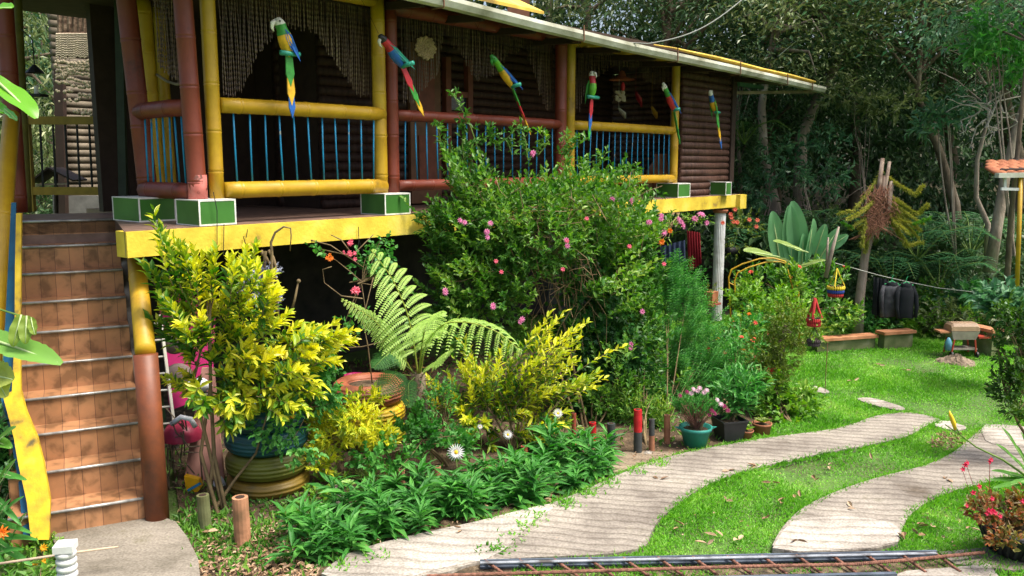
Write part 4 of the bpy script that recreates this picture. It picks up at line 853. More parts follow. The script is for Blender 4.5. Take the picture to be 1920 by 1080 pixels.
# sprays that stick out above
mb = MB(); sb = MB()
for pts in ([(840, 320), (828, 270), (822, 245), (818, 225)], [(870, 300), (866, 262), (872, 236), (868, 222)], [(1150, 340), (1175, 330), (1190, 318)], [(1050, 300), (1062, 272), (1060, 255)], [(990, 300), (985, 262), (978, 246)], [(900, 290), (880, 230), (862, 200), (846, 172)], [(960, 290), (950, 260), (975, 235)], [(1110, 330), (1160, 320), (1205, 325)], [(1060, 310), (1080, 265), (1100, 262)], [(1180, 400), (1210, 370), (1240, 368)], [(850, 400), (800, 410), (782, 418)], [(870, 300), (900, 262), (935, 255)], [(1010, 290), (1030, 265), (1010, 250)], [(1085, 310), (1125, 300), (1135, 290)], [(930, 280), (925, 255), (915, 240)]):
    pth = np.array([W(a, b_, D2-.35) for a, b_ in pts]); k = 12; f = np.linspace(0, len(pts)-1, k); Q = np.stack([np.interp(f, range(len(pts)), pth[:, i]) for i in range(3)], 1)
    sb.tube(Q, np.linspace(.006, .002, k), 5, caps=False); twigs(mb, Q, rd(k, .8), .07, 5, .075, .034, 1.1, 2)
_tips = [(rng.uniform(800, 1230), 0) for _ in range(90)]
def _top(x): return np.interp(x, (800, 830, 870, 950, 1020, 1100, 1180, 1240), (410, 275, 300, 325, 312, 322, 352, 405))
shoots(mb, mb, sb, [(x, _top(x)+abs(rng.normal(0, 1))*130-rng.uniform(-26, 30)) for x, _ in _tips], (1020, 620), D2-.55, .085, .04, .22, 12, .10, 2, .003)
shoots(mb, mb, sb, [(px, py) for px, py in zip(rng.uniform(1130, 1235, 36), rng.uniform(380, 560, 36))], (1180, 640), D2-.15, .085, .038, .16, 12, .10, 2, .003)
shoots(mb, mb, sb, [(px, py) for px, py in zip(rng.uniform(1090, 1250, 40), rng.uniform(600, 790, 40))], (1160, 820), D2-.5, .075, .036, .2, 12, .10, 2, .003)
shoots(mb, mb, sb, [(px, py) for px, py in zip(rng.uniform(800, 1000, 46), rng.uniform(480, 640, 46))], (960, 620), D2-.7, .08, .038, .16, 12, .10, 2, .003)
obj('foliage', mb, green1, t, label='loose sprays standing above the mound'); obj('stem', sb, greenstem, t)
# dry tangle hanging inside the mound
mb = MB(); 
for k in range(70):
    px = rng.normal(1060, 50); py = rng.uniform(420, 600); p = W(px, py, D2-.55); q = p+V(rng.normal(0, .12), rng.normal(0, .08), -rng.uniform(.15, .5)); mb.tube([p, (p+q)/2+rng.normal(0, .04, 3), q], .0028, 3, caps=False)
for k in range(75):
    px = rng.uniform(880, 1190); py = rng.uniform(340, 560); p = W(px, py, D2-.62-.1*rng.random()); q = p+V(rng.normal(0, .2), rng.normal(0, .06), rng.normal(0, .16)); mb.tube([p, (p+q)/2+rng.normal(0, .05, 3), q], .003, 3, caps=False)
obj('dry_tangle', mb, flat('dry_vine', (.20, .13, .07), .9), t)
# ivy column under the mound
shrub('ivy', G(1120, 800), [bl(1110, 560, D2-.25, 75, 90, 240), bl(1090, 680, D2-.3, 60, 90, 260), bl(1160, 660, D2-.3, 60, 80, 220), bl(1110, 760, D2-.3, 55, 50, 80), bl(1190, 720, D2-.1, 45, 60, 60)], green2, .075, .066, 'dark broad leaved ivy hanging beneath the climbing rose', 'ivy', TL=.16, nl=6, stems=14, r0=.008, up=-.1, shell=.3, droop=.3)
shrub('trailing_plant', G(1215, 835), [bl(1200, 650, D2-.2, 42, 110, 200), bl(1180, 770, D2-.6, 55, 55, 190), bl(1235, 780, 8.2, 30, 40, 50)], green1, .062, .026, 'pale tangled weed between the ivy and the feathery bush', 'plant', TL=.18, nl=9, stems=8, r0=.007, shell=.2)
# feathery bush
t = thing('feathery_bush', G(1250, 800), 'feathery bright green bush in front of the red garden shelf', 'bush'); mb = MB(); sb = MB(); tips = []
for blb in (bl(1265, 600, 9.2, 80, 75, 260), bl(1275, 545, 9.2, 34, 50, 80), bl(1230, 690, 9.1, 60, 60, 150), bl(1310, 690, 9.1, 55, 60, 160), bl(1265, 720, 8.9, 70, 50, 130), bl(1308, 620, 9.1, 22, 40, 24), bl(1255, 500, 9.2, 16, 22, 7)):
    P, d = inell(blb[2], blb[0], blb[1], .3); D = unit(d+V(0, 0, .9)); n_ = len(P)
    a = unit(np.cross(D, V(.3, .5, .8))); b_ = np.cross(D, a)
    for k in range(11):
        for s_ in (-1, 1):
            q = P+D*(.2*k/11); dd = unit(D*.7+s_*a*(1 if k % 2 else .4)+s_*b_*(.2 if k % 2 else 1)); mb.leaves(q, dd, .075*(1-.04*k), .010, seg=1, droop=.2)
    tips += list(P[:8])
branchlines(sb, G(1250, 800), tips[::12], .007, .002); obj('foliage', mb, green3, t); obj('stem', sb, twigm, t)
# coral flowered bush
t = shrub('coral_flower_bush', G(1360, 790), [bl(1370, 680, 9.3, 75, 55, 170), bl(1345, 740, 9.0, 60, 45, 110), bl(1420, 740, 9.0, 45, 50, 80), bl(1400, 620, 9.8, 40, 40, 50)], green3, .085, .042, 'leafy green bush dotted with coral flowers left of the lawn', TL=.16, nl=7, stems=30, shell=.25, seg=2, flowers=[(redf, 26, .03, 6), (orangef, 10, .026, 6)])
# broad leaved bright bush at the lawn corner
shrub('lime_bush', G(1480, 790), [bl(1440, 740, 8.6, 45, 42, 70), bl(1500, 755, 8.6, 38, 34, 60), bl(1465, 775, 8.5, 50, 22, 50)], green4, .085, .05, 'light green bush with broad pale leaves at the lawn corner', TL=.12, nl=6, stems=20, seg=2, shell=.3)
shrub('leafy_bush', G(1460, 640, .3), [bl(1450, 570, 10.4, 60, 30, 110), bl(1400, 560, 10.6, 40, 30, 60), bl(1490, 600, 10.2, 40, 26, 50), bl(1420, 610, 10.3, 50, 34, 70)], green4, .085, .045, 'bright leafy bush behind the plant covered stump', TL=.14, nl=7, stems=20, seg=2, shell=.3)
# plant covered leaning stump
t = thing('plant_covered_stump', G(1430, 760), 'leaning dark stump overgrown with small ferny plants beside the lawn', 'stump'); b0 = G(1432, 748)
mb = MB(); mb.tube([b0, W(1450, 690, 8.95), W(1462, 640, 9.0), W(1480, 610, 9.0)], [.11, .085, .07, .05], 9); mb.tube([W(1462, 640, 9.), W(1500, 648, 8.9), W(1540, 622, 8.9)], [.03, .02, .012], 6); obj('trunk', mb, bark, t, smooth=True)
mb = MB()
for blb in (bl(1465, 660, 8.75, 34, 34, 130), bl(1500, 620, 8.8, 46, 28, 130), bl(1445, 700, 8.65, 28, 26, 110), bl(1480, 595, 8.8, 36, 24, 70), bl(1425, 660, 8.8, 24, 34, 60)):
    P, d = inell(blb[2], blb[0], blb[1], .3); twigs(mb, P, unit(d+V(0, 0, .3)), .09, 8, .045, .022)
obj('foliage', mb, leaf_mat('olive_leaf', [(0, (.05, .10, .01)), (.6, (.16, .23, .03)), (1, (.32, .34, .06))], .5, .3), t)
for px, py in ((1440, 693), (1455, 692), (1448, 697)): flower(W(px, py, 8.65), unit(V(0, -1, .3)), .04, redf, t, 6)

# ferns
def comb(mb, P0, d, L, up_, wid, n=14, droop=.25, pl=.16):
    """one pinna: a drooping midrib with small leaflets on both sides"""
    k = np.linspace(.05, 1, n); d = unit(d); c = P0+d*L*k[:, None]-UZ*(droop*L*k**2)[:, None]
    tg = unit(np.gradient(c, axis=0)); sd_ = unit(np.cross(tg, up_)); wv = wid*np.sin(np.clip(k*.9+.18, 0, 1)*math.pi)**.7
    for s_ in (-1, 1): mb.leaves(c, unit(sd_*s_+tg*.45), wv, L/n*1.15, N=np.repeat(unit(up_)[None], n, 0), seg=1, fold=0, droop=.1, wide=.3)
def frond(mb, sb, pts, wid, npair, t0=.25, up_=V(0, -.3, 1), pinw=.035, droop=.3, nl=14, r0=.009, lean=.35):
    pts = np.asarray(pts, float); k = 26; f = np.linspace(0, len(pts)-1, k)
    for _ in range(1): Q = np.stack([np.interp(f, range(len(pts)), pts[:, i]) for i in range(3)], 1)
    for _ in range(3): Q[1:-1] = (Q[:-2]+2*Q[1:-1]+Q[2:])/4
    sb.tube(Q, np.linspace(r0, r0*.25, k), 6, caps=False); T = unit(np.gradient(Q, axis=0))
    for i in range(npair):
        u = t0+(1-t0)*(i+.5)/npair; x = u*(k-1); a = int(min(k-2, x)); p = Q[a]+(Q[a+1]-Q[a])*(x-a); tg = T[a]; sd_ = unit(np.cross(tg, up_)); v = (u-t0)/(1-t0)
        L = wid*(math.sin((.15+.85*v)*math.pi)**.6)*(1.05-.25*v)*(.9+.2*random.random()); 
        for s_ in (-1, 1): comb(mb, p, sd_*s_+tg*lean, max(L, .02), up_, pinw*(.5+.5*L/wid), nl, droop)
fernm = leaf_mat('tree_fern_leaf', [(0, (.20, .36, .05)), (.6, (.33, .50, .09)), (1, (.46, .58, .16))], .5, .45, 1.5)
fernd = leaf_mat('dark_fern_leaf', [(0, (.015, .08, .015)), (.6, (.05, .17, .03)), (1, (.10, .26, .06))], .5, .35, 1.5)
D3 = 7.3; t = thing('tree_fern', W(778, 800, D3), 'tree fern with wide lime fronds rising from a hairy brown trunk', 'tree fern')
mb = MB(); sb = MB()
frond(mb, sb, [W(783, 700, D3), W(776, 640, D3-.1), W(762, 580, D3-.2), W(735, 520, D3-.35), W(695, 468, D3-.5)], .38, 13, .15, V(.35, -.7, .75), .040, .45, 18, lean=.3)
frond(mb, sb, [W(775, 700, D3), W(745, 650, D3-.2), W(700, 598, D3-.3), W(640, 560, D3-.4)], .17, 24, .15, V(.25, -.55, .8), .024, .45, r0=.007)
frond(mb, sb, [W(788, 700, D3), W(798, 640, D3-.2), W(835, 603, D3-.5), W(890, 605, D3-.7), W(940, 625, D3-.8), W(978, 660, D3-.8)], .25, 13, .2, V(0, -.5, .85), .032, .8, 16, lean=.3)
frond(mb, sb, [W(785, 700, D3), W(792, 640, D3-.2), W(800, 600, D3-.5), W(830, 585, D3-.7)], .22, 12, .3, V(.1, -.6, .8), .034, .5, lean=.3)
frond(mb, sb, [W(790, 705, D3), W(815, 680, D3-.4), W(850, 655, D3-.6)], .12, 12, .3, V(.1, -.6, .8), .02, .4, r0=.006)
obj('fronds', mb, fernm, t); obj('frond_stalks', sb, leaf_mat('stalk', [(0, (.25, .30, .04)), (1, (.35, .38, .07))], .5, 0), t, smooth=True)
mb = MB(); sb = MB()
frond(mb, sb, [W(775, 705, D3), W(740, 700, D3-.3), W(712, 740, D3-.45)], .16, 14, .3, V(0, -.6, .8), .02, .3, 10, r0=.005)
frond(mb, sb, [W(780, 705, D3), W(765, 720, D3-.4), W(768, 765, D3-.5)], .10, 12, .3, V(0, -.8, .5), .02, .2, 10, r0=.005)
frond(mb, sb, [W(778, 700, D3), W(730, 660, D3-.3), W(700, 690, D3-.45)], .14, 14, .3, V(0, -.6, .8), .02, .3, 10, r0=.005)
obj('fronds', mb, fernd, t, label='short darker fronds near the trunk'); obj('frond_stalks', sb, greenstem, t)
mb = MB(); mb.tube([G(790, 840), W(785, 770, D3), W(782, 700, D3)], [.09, .085, .07], 10)
hz = W(782, 735, D3)+rng.normal(0, 1, (500, 3))*V(.06, .06, .13); obj('trunk', mb, bark, t, smooth=True)
hb = MB(); hb.leaves(hz, unit(rng.normal(0, 1, (500, 3))+V(0, -.3, .5)), .07, .004, seg=1); obj('trunk_hair', hb, flat('rust_fibre', (.18, .08, .035), .9), t)

# leafy daisy clumps along the track, three shared shapes
def clump_mesh(sd_):
    rs = np.random.default_rng(sd_); mb = MB()
    for s_ in range(4):
        a = rs.uniform(0, 6.28); rr = rs.uniform(0, .12); b0 = V(rr*math.cos(a), rr*math.sin(a), 0); H = rs.uniform(.08, .26); lean = V(math.cos(a), math.sin(a), 0)*rs.uniform(.1, .6); n_ = int(rs.integers(14, 24))
        u = np.linspace(.15, 1, n_); ph = np.arange(n_)*2.4+a+rs.normal(0, .3, n_); ax = unit(UZ+lean); P_ = b0+ax*(H*u)[:, None]
        d = np.stack([np.cos(ph), np.sin(ph), .3+1.2*(u-.4)+rs.normal(0, .2, n_)], 1); ll = rs.uniform(.12, .235, n_)*(1.1-.4*u)
        mb.leaves(P_, unit(d), ll, ll*rs.uniform(.17, .27, n_), N=np.repeat(UZ[None], n_, 0)+rs.normal(0, .2, (n_, 3)), seg=2, droop=rs.uniform(.15, .5), fold=.18)
    return mb
protos = []
cl_pos = [(560,1045),(606,1050),(652,1030),(590,1000),(640,985),(700,1018),(685,975),(735,1008),(745,965),(790,992),(775,945),(830,978),(820,935),(868,965),(865,925),(908,962),(910,915),(950,950),(945,905),(990,938),(985,890),(1028,926),(1020,880),(1065,915),(1060,870),(1098,896),(1120,866),(1128,884),(1045,850),(720,930)]
ords = 'first second third fourth fifth sixth seventh eighth ninth tenth eleventh twelfth thirteenth fourteenth fifteenth sixteenth'.split()
kerb = sorted([p for p in cl_pos if p[1] > 1240-.337*p[0]-12], key=lambda p: p[0]); rear = sorted([p for p in cl_pos if p not in kerb], key=lambda p: p[0])
for i, (px, py) in enumerate(cl_pos):
    rw = kerb if (px, py) in kerb else rear; lb = '%s strap leaved daisy clump from the left in the %s' % (ords[rw.index((px, py))], 'front row along the kerb' if rw is kerb else 'back row behind the kerb row')
    if i < 3:
        mb = clump_mesh(i+3); p = G(px, py); mb.v = [v+p for v in mb.v]
        o = single('daisy_clump', mb, strapm, p, lb, 'plant', 'strap leaved clumps beside the concrete track'); protos.append(o)
    else:
        o = protos[i % 3].copy(); C.objects.link(o); o.location = Vector(G(px, py)); o.rotation_euler = (0, 0, rng.uniform(0, 6.28)); o['label'] = lb
    s_ = rng.uniform(.8, 1.35); o.scale = (s_, s_, s_*rng.uniform(.9, 1.15))
# daisies
def daisy(px, py, d, s_, lb, base):
    t = thing('daisy', G(*base), lb, 'flower', 'white daisies above the strap leaved clumps'); p = W(px, py, d); flower(p, unit(V(.1, -1, .35)), s_, whitef, t, 20, yellowc, 2); sb = MB(); sb.tube([G(*base), (G(*base)+p)/2+V(.02, 0, .05), p+V(0, .01, 0)], .003, 5); obj('stem', sb, greenstem, t)
daisy(855, 848, 6.6, .075, 'large open white daisy with yellow eye', (850, 925)); daisy(952, 815, 7.0, .045, 'smaller white daisy seen half from the side', (955, 880))
daisy(1046, 775, 7.3, .048, 'white daisy in front of the golden shrub near the red stake', (1040, 850)); daisy(900, 800, 6.9, .025, 'small white daisy bud above the large daisy', (897, 880))
# other small plants
t = thing('spider_plant', G(690, 905), 'thin striped grass plant below the yellow tyres', 'plant'); mb = MB()
for k in range(90):
    a = rng.uniform(0, 6.28); el = rng.uniform(.5, 1.5); p = G(690, 905)+V(rng.normal(0, .03), rng.normal(0, .03), .02); L = rng.uniform(.2, .36); kk = np.linspace(0, 1, 7); o = V(math.cos(a), math.sin(a), 0)
    c = p+np.outer(kk*L*math.cos(el), o)+np.outer(kk*L*math.sin(el)-kk**2*L*.35, UZ); sd_ = np.cross(o, UZ)*.005; v = np.vstack([c-sd_*(1-kk[:, None]*.8), c+sd_*(1-kk[:, None]*.8)]); mb.add(v, [(i, i+1, 8+i, 7+i) for i in range(6)])
obj('blades', mb, leaf_mat('striped_blade', [(0, (.15, .28, .04)), (1, (.45, .52, .20))], .4, .3), t)
def rosette(p, r, n_, mat, name, lb, cat, el=.6, wd=.5):
    mb = MB(); k = np.arange(n_); ph = k*2.4; u = 1-k/n_; d = np.stack([np.cos(ph), np.sin(ph), np.full(n_, .25)+ (1-u)*1.6*el], 1)
    mb.leaves(np.repeat(p[None], n_, 0), unit(d), r*(.45+.55*u), r*wd*(.5+.5*u), N=np.repeat(UZ[None], n_, 0), seg=2, droop=-.1, fold=.3); return single(name, mb, mat, p, lb, cat)
rosette(W(651, 912, 6.35), .085, 30, leaf_mat('succulent', [(0, (.22, .42, .10)), (1, (.40, .58, .18))], .4, .3), 'succulent', 'pale green succulent rosette behind the grey stake', 'succulent')
shrub('seedling_patch', G(560, 960), [bl(590, 940, 6.4, 50, 26, 50), bl(545, 965, 6.2, 30, 20, 25), bl(620, 900, 6.6, 30, 20, 20)], green4, .06, .035, 'pale seedlings at the foot of the tyre stack', 'plant', TL=.08, nl=6, stems=12, seg=2)
shrub('nasturtium', G(840, 870), [bl(800, 820, 6.9, 36, 30, 36), bl(770, 790, 7.1, 26, 40, 36), bl(860, 830, 6.9, 30, 30, 20), bl(720, 860, 6.6, 60, 28, 50)], strapm, .06, .06, 'round leaved plants between the fern trunk and the daisy', 'plant', TL=.12, nl=5, stems=20, seg=2)
shrub('ivy', G(600, 830), [bl(560, 730, 6.6, 50, 40, 60), bl(600, 690, 6.7, 40, 26, 40), bl(520, 800, 6.25, 60, 36, 40), bl(560, 840, 6.2, 40, 40, 16), bl(600, 740, 6.6, 40, 40, 40)], green3, .055, .045, 'round leaved ivy spilling over the teal tyre planter', 'ivy', TL=.14, nl=6, stems=20, seg=2, up=0)
shrub('coriander_patch', G(830, 820), [bl(820, 760, 7.3, 50, 60, 60), bl(850, 830, 7.1, 50, 30, 40)], green3, .05, .022, 'ferny green plants behind the large daisy', 'plant', TL=.14, nl=9, stems=20)
# fluffy weeds behind under the house edge
shrub('geranium', W(700, 520, 8.0), [bl(690, 500, 8.0, 34, 26, 26), bl(720, 460, 8.1, 25, 20, 16), bl(665, 600, 7.8, 30, 22, 10), bl(645, 640, 7.8, 26, 16, 7), bl(600, 470, 7.6, 26, 8, 4), bl(720, 520, 8.0, 20, 50, 22)], green3, .06, .055, 'straggly hanging geranium with pink flowers under the fascia', 'geranium', TL=.14, nl=5, stems=22, seg=2, up=.2)
t = bpy.data.objects['geranium']
for px, py, s_ in ((655, 455, .04), (660, 480, .035), (667, 544, .055), (648, 478, .02), (617, 485, .035)):
    for k in range(4): flower(W(px, py, 7.6)+rng.normal(0, .018, 3), unit(V(rng.normal(0, .5), -1, .4)), s_*.7, coralf if px != 617 else orangef, t, 6)
mb = MB()
for pts in ([(545, 440), (620, 460), (680, 500)], [(590, 465), (660, 480), (700, 440)], [(680, 560), (640, 555), (608, 530), (605, 505), (622, 500)], [(620, 655), (680, 650), (720, 640)], [(700, 740), (690, 650), (680, 600), (700, 520)], [(655, 470), (640, 450), (620, 440)]): mb.tube([W(a, b_, 7.75) for a, b_ in pts], [.007, .006]+[.004]*(len(pts)-2), 5)
obj('bare_stems', mb, twigm, t, smooth=True)
mb = MB(); mb.tube([W(a, b_, 6.9) for a, b_ in ((522, 600), (518, 560), (509, 520), (510, 475), (508, 455), (516, 436), (532, 425), (545, 428), (546, 442), (544, 470))], [.016, .014, .013, .012, .011, .010, .008, .006, .005, .004], 7); mb.tube([W(545, 590, 6.9), W(553, 560, 6.9), W(559, 530, 6.9)], [.011, .01, .008], 6); mb.blob(W(560, 527, 6.9), .018, 8, 5)
single('bent_branch', mb, twigm, W(520, 520, 6.9), 'bare bent branch arching up to the yellow fascia', 'branch', smooth=True)
t = shrub('silver_plant', W(495, 470, 7.0), [bl(480, 540, 7.0, 34, 34, 90), bl(505, 565, 7.0, 26, 26, 50), bl(500, 510, 7.0, 26, 16, 40)], leaf_mat('silver_leaf', [(0, (.20, .22, .30)), (1, (.45, .48, .60))], .6, .15), .035, .022, 'silver blue plant in a hanging basket below the fascia', 'hanging plant', TL=.07, nl=7, stems=20)
obj('basket', MB().lathe(W(492, 560, 7.05), [(.0, -.1), (.07, -.09), (.12, 0), (.125, .05), (.11, .05), (0, .0)], 16), blackm, t, smooth=True)

# ------------------------------------------------------------------ tyre planters, pots, stakes
def tyre(mb, c, r, z0, z1, ribs=0):
    hgt = z1-z0; k = np.linspace(-1, 1, 15); rr = r*(1-.16*np.abs(k)**3.2); prof = [(r*.55, .06*hgt)]+[(a, hgt*(.5+.5*q*.98)) for a, q in zip(rr, k)]+[(r*.6, hgt*.93), (r*.55, hgt*.5)]
    mb.lathe(V(c[0], c[1], z0), prof, 56)
def rub(name, c, worn):
    m, n, l, b = newmat(name); tc = n.new('ShaderNodeTexCoord'); t = n.new('ShaderNodeTexNoise'); t.inputs['Scale'].default_value = 5; t.inputs['Detail'].default_value = 8; l.new(tc.outputs['Object'], t.inputs[0])
    r = ramp(n, [(.32, worn), (.46, tuple(v*.75 for v in c)), (.7, c)]); l.new(t.outputs[0], r.inputs[0]); l.new(r.outputs[0], b.inputs['Base Color']); b.inputs['Roughness'].default_value = .55
    w_ = n.new('ShaderNodeTexWave'); w_.bands_direction = 'Z'; w_.inputs['Scale'].default_value = 9; w_.inputs['Distortion'].default_value = 1.2; w_.inputs['Detail'].default_value = 2; l.new(tc.outputs['Object'], w_.inputs[0])
    bp = n.new('ShaderNodeBump'); bp.inputs['Strength'].default_value = .5; bp.inputs['Distance'].default_value = .012; l.new(w_.outputs[0], bp.inputs['Height']); l.new(bp.outputs[0], b.inputs['Normal']); return m
def stack(name, px, pyb, d, wpx, levels, lb):
    c = W(px, pyb, d); r = wpx/2*d/FPX; t = thing(name, V(c[0], c[1], 0), lb, 'tyre planter')
    z = 0
    for hgt, mt in levels:
        mb = MB(); tyre(mb, c, r, z, z+hgt-.004); obj('tyre', mb, mt, t, smooth=True); z += hgt
    obj('soil', MB().lathe(V(c[0], c[1], z-.06), [(0, .02), (r*.4, .015), (r*.62, 0)], 20), soil, t); return c, r, z
tealr = rub('teal_painted_rubber', (.008, .085, .10), (.02, .03, .04)); oliver = rub('olive_painted_rubber', (.12, .13, .012), (.07, .07, .02)); ochrer = rub('ochre_painted_rubber', (.19, .12, .012), (.06, .05, .02))
terrar = rub('terracotta_painted_rubber', (.34, .10, .045), (.12, .05, .03)); yellr = rub('yellow_painted_rubber', (.72, .48, .015), (.30, .2, .03)); ygr = rub('lime_painted_rubber', (.45, .44, .02), (.12, .12, .02))
stack('tyre_planter', 505, 935, 6.62, 158, [(.14, ochrer), (.20, oliver), (.19, tealr), (.18, tealr)], 'stacked tyre planter painted teal over olive and ochre')
stack('tyre_planter', 694, 850, 7.75, 140, [(.0+.20, ygr), (.20, yellr), (.21, terrar)], 'stacked tyre planter with a terracotta tyre over two yellow ones')
t = thing('flower_pot', W(665, 722, 7.9), 'small magenta plastic pot standing behind the terracotta tyre', 'pot'); obj('pot', MB().lathe(W(665, 728, 8.3), [(0, 0), (.07, 0), (.095, .13), (.105, .14), (.09, .12), (0, .1)], 20), flat('magenta_plastic', (.40, .02, .12), .4), t, smooth=True)
obj('rock', MB().blob(W(700, 730, 7.8), (.13, .1, .06), 9, 6, .2), under, t)
for k in range(2): flower(W((625, 546)[k], (691, 778)[k], (7.6, 6.2)[k]), unit(V(0, -1, .3)), .035, orangef, t, 8)
# stakes at the bed edge
sk = dict(terra=noise_mat('terracotta_stake', [(.3, (.18, .10, .05)), (.55, (.42, .20, .11)), (.8, (.5, .28, .18))], 6, .7, .3), green=noise_mat('green_stake', [(.3, (.08, .08, .03)), (.7, (.16, .18, .08))], 6, .8, .3), grey=flat('grey_stake', (.16, .15, .12), .8),
          red=flat('red_stake', (.42, .015, .02), .45), dred=flat('dull_red_stake', (.28, .06, .035), .6), dark=flat('dark_grey_stake', (.045, .05, .05), .6), brown=flat('brown_stake', (.30, .13, .07), .7))
for px, yt, yb, wpx, cols, lb in ((456, 932, 1022, 31, ['terra'], 'thick terracotta coloured bamboo stake nearest the stairs'), (386, 928, 992, 24, ['green'], 'mossy green bamboo stake beside the golden shrub stem'), (631, 912, 950, 17, ['grey'], 'grey bamboo stake beside the succulent'),
    (752, 882, 925, 15, ['brown'], 'brown stake half hidden among the dark strap leaves'), (820, 875, 920, 14, ['brown'], 'short brown stake behind the big daisy'), (983, 836, 878, 14, ['dred'], 'dull red stake in the leaves under the white daisy'), (1111, 792, 828, 14, ['red'], 'short all red stake at the path corner'), (1146, 794, 836, 16, ['dark'], 'short dark grey stake between the two red ones'),
    (1196, 768, 850, 16, ['dark', 'red'], 'tall stake with bright red top half and dark lower half'), (1222, 786, 846, 11, ['brown', 'dark'], 'thin stake with dark top and brown foot'), (1251, 778, 832, 12, ['brown'], 'brown stake beside the teal pot'), (1076, 775, 842, 9, ['dred'], 'thin red stem stake behind the golden leaves')):
    b0 = G(px, yb); top = W(px+(-6 if px < 600 else 0), yt, b0[1]); r = wpx/2*b0[1]/FPX; n_ = len(cols); t = thing('bamboo_stake', b0, lb, 'stake', 'painted bamboo stakes edging the bed')
    for k, cn in enumerate(cols):
        a = b0+(top-b0)*(k/n_)-(UZ*.04 if k == 0 else 0); b_ = b0+(top-b0)*((k+1)/n_); mb = MB(); T_ = np.linspace(0, 1, 5)[:, None]; mb.tube(a+(b_-a)*T_, [r, r*1.01, r*1.04, r, r], 14)
        obj('upper_half' if (k == 1) else 'shaft', mb, sk[cn], t, smooth=False)
    obj('hollow', MB().tube([top+UZ*.001, top+UZ*.002], r*.6, 12), darkwood, t)
def pot(px, yb, wtop, wbot, hgt, mt, name, lb, n_=28, d=None, square=False, tilt=0):
    b0 = G(px, yb) if d is None else W(px, yb, d); s_ = b0[1]/FPX; t = thing(name, b0, lb, 'pot'); H = hgt*s_; rt = wtop/2*s_; rb_ = wbot/2*s_; mb = MB()
    if square:
        ex = V(.96, .28, 0); ey = V(-.28, .96, 0); rt *= .86; rb_ *= .86
        def ring(r_, z): return [b0+ex*r_*a+ey*r_*b_+UZ*z for a, b_ in ((-1, -1), (1, -1), (1, 1), (-1, 1))]
        V_ = ring(rb_, .0)+ring(rt, H*.93)+ring(rt*1.05, H*.93)+ring(rt*1.05, H)+ring(rt*.94, H)+ring(rt*.9, H*.8)
        f = [(3, 2, 1, 0)]+[(q*4+i, q*4+(i+1) % 4, q*4+4+(i+1) % 4, q*4+4+i) for q in range(5) for i in range(4)]; mb.add(V_, f)
    else: mb.lathe(b0, [(0, 0), (rb_, 0), (rb_+(rt-rb_)*.85, H*.82), (rt*1.03, H*.83), (rt*1.07, H), (rt*.98, H), (rt*.92, H*.8), (0, H*.8)], n_)
    obj('pot', mb, mt, t, smooth=not square); obj('soil', MB().lathe(b0+UZ*H*.86, [(0, .01), (rt*.8, 0)], 16), soil, t); return b0, t, H, s_
teal = noise_mat('teal_plastic', [(.3, (.02, .16, .13)), (.7, (.04, .30, .25))], 6, .45, .05); bp_ = flat('black_plastic', (.028, .028, .03), .5); tc_ = noise_mat('terracotta', [(.3, (.20, .08, .04)), (.7, (.38, .15, .08))], 8, .8, .2)
b0, tp_, H, s_ = pot(1303, 838, 60, 40, 42, teal, 'flower_pot', 'teal plastic pot of daisies at the bend of the track')
for q in (-1, 1): obj('handle', MB().tube([b0+V(q*.14, 0, H*.95), b0+V(q*.19, 0, H*.97), b0+V(q*.14, .0, H*.86)], .008, 6), teal, tp_)
shrub('potted_daisy_bush', b0+UZ*H*.85, [bl(1305, 762, b0[1], 40, 22, 110), bl(1280, 752, b0[1], 22, 14, 40), bl(1330, 755, b0[1], 22, 16, 40)], green3, .045, .010, 'bushy daisy plant with pink and wine flowers in the teal pot', 'potted plant', TL=.10, nl=10, stems=40, flowers=None, up=1.2)
t = bpy.data.objects['potted_daisy_bush']
mb = MB(); branchlines(mb, b0+UZ*H*.85, [W(px, py, b0[1]-.1+rng.uniform(-.1, .1)) for px, py in rng.uniform((1275, 755), (1340, 780), (50, 2))], .004, .002); obj('woody_stems', mb, flat('wine_stem', (.20, .09, .07), .8), t)
for px, py in ((1275, 742), (1288, 735), (1300, 730), (1312, 728), (1325, 732), (1320, 736), (1308, 733), (1345, 750), (1358, 762), (1365, 770), (1335, 770), (1340, 775), (1330, 778), (1296, 738), (1352, 758)): flower(W(px, py, b0[1]-.12), unit(V(rng.normal(0, .3), -.8, .8)), .028, palef if px > 1295 and py < 760 else magf, t, 9)
b0, t, H, s_ = pot(1366, 823, 60, 44, 42, bp_, 'planter_box', 'square black plastic planter next to the teal pot', square=True)
shrub('planter_shrub', b0+UZ*H*.8, [bl(1375, 745, b0[1], 34, 34, 60), bl(1395, 720, b0[1]+.1, 34, 30, 50)], green3, .12, .03, 'long leaved plant rising from the black planter', 'potted plant', TL=.16, nl=7, stems=12, seg=2)
b0, t, H, s_ = pot(1399, 824, 26, 20, 19, tc_, 'flower_pot', 'small terracotta pot with a pale leaf rosette')
rosette(b0+UZ*H, .09, 14, green4, 'seedling', 'pale leafy seedling in the small terracotta pot', 'seedling', .8)
b0, t, H, s_ = pot(1428, 815, 36, 30, 24, tc_, 'flower_pot', 'wide terracotta pot beside the lime bush')
rosette(b0+UZ*H, .10, 26, leaf_mat('olive_leaf', []), 'seedling', 'olive ground plant filling the wide terracotta pot', 'seedling', .3)
# stone at the red stake
single('stone', MB().blob(G(1215, 852)+UZ*.01, (.045, .035, .02), 8, 6, .15), cW, G(1215, 852), 'small pale stone at the foot of the stakes', 'stone')
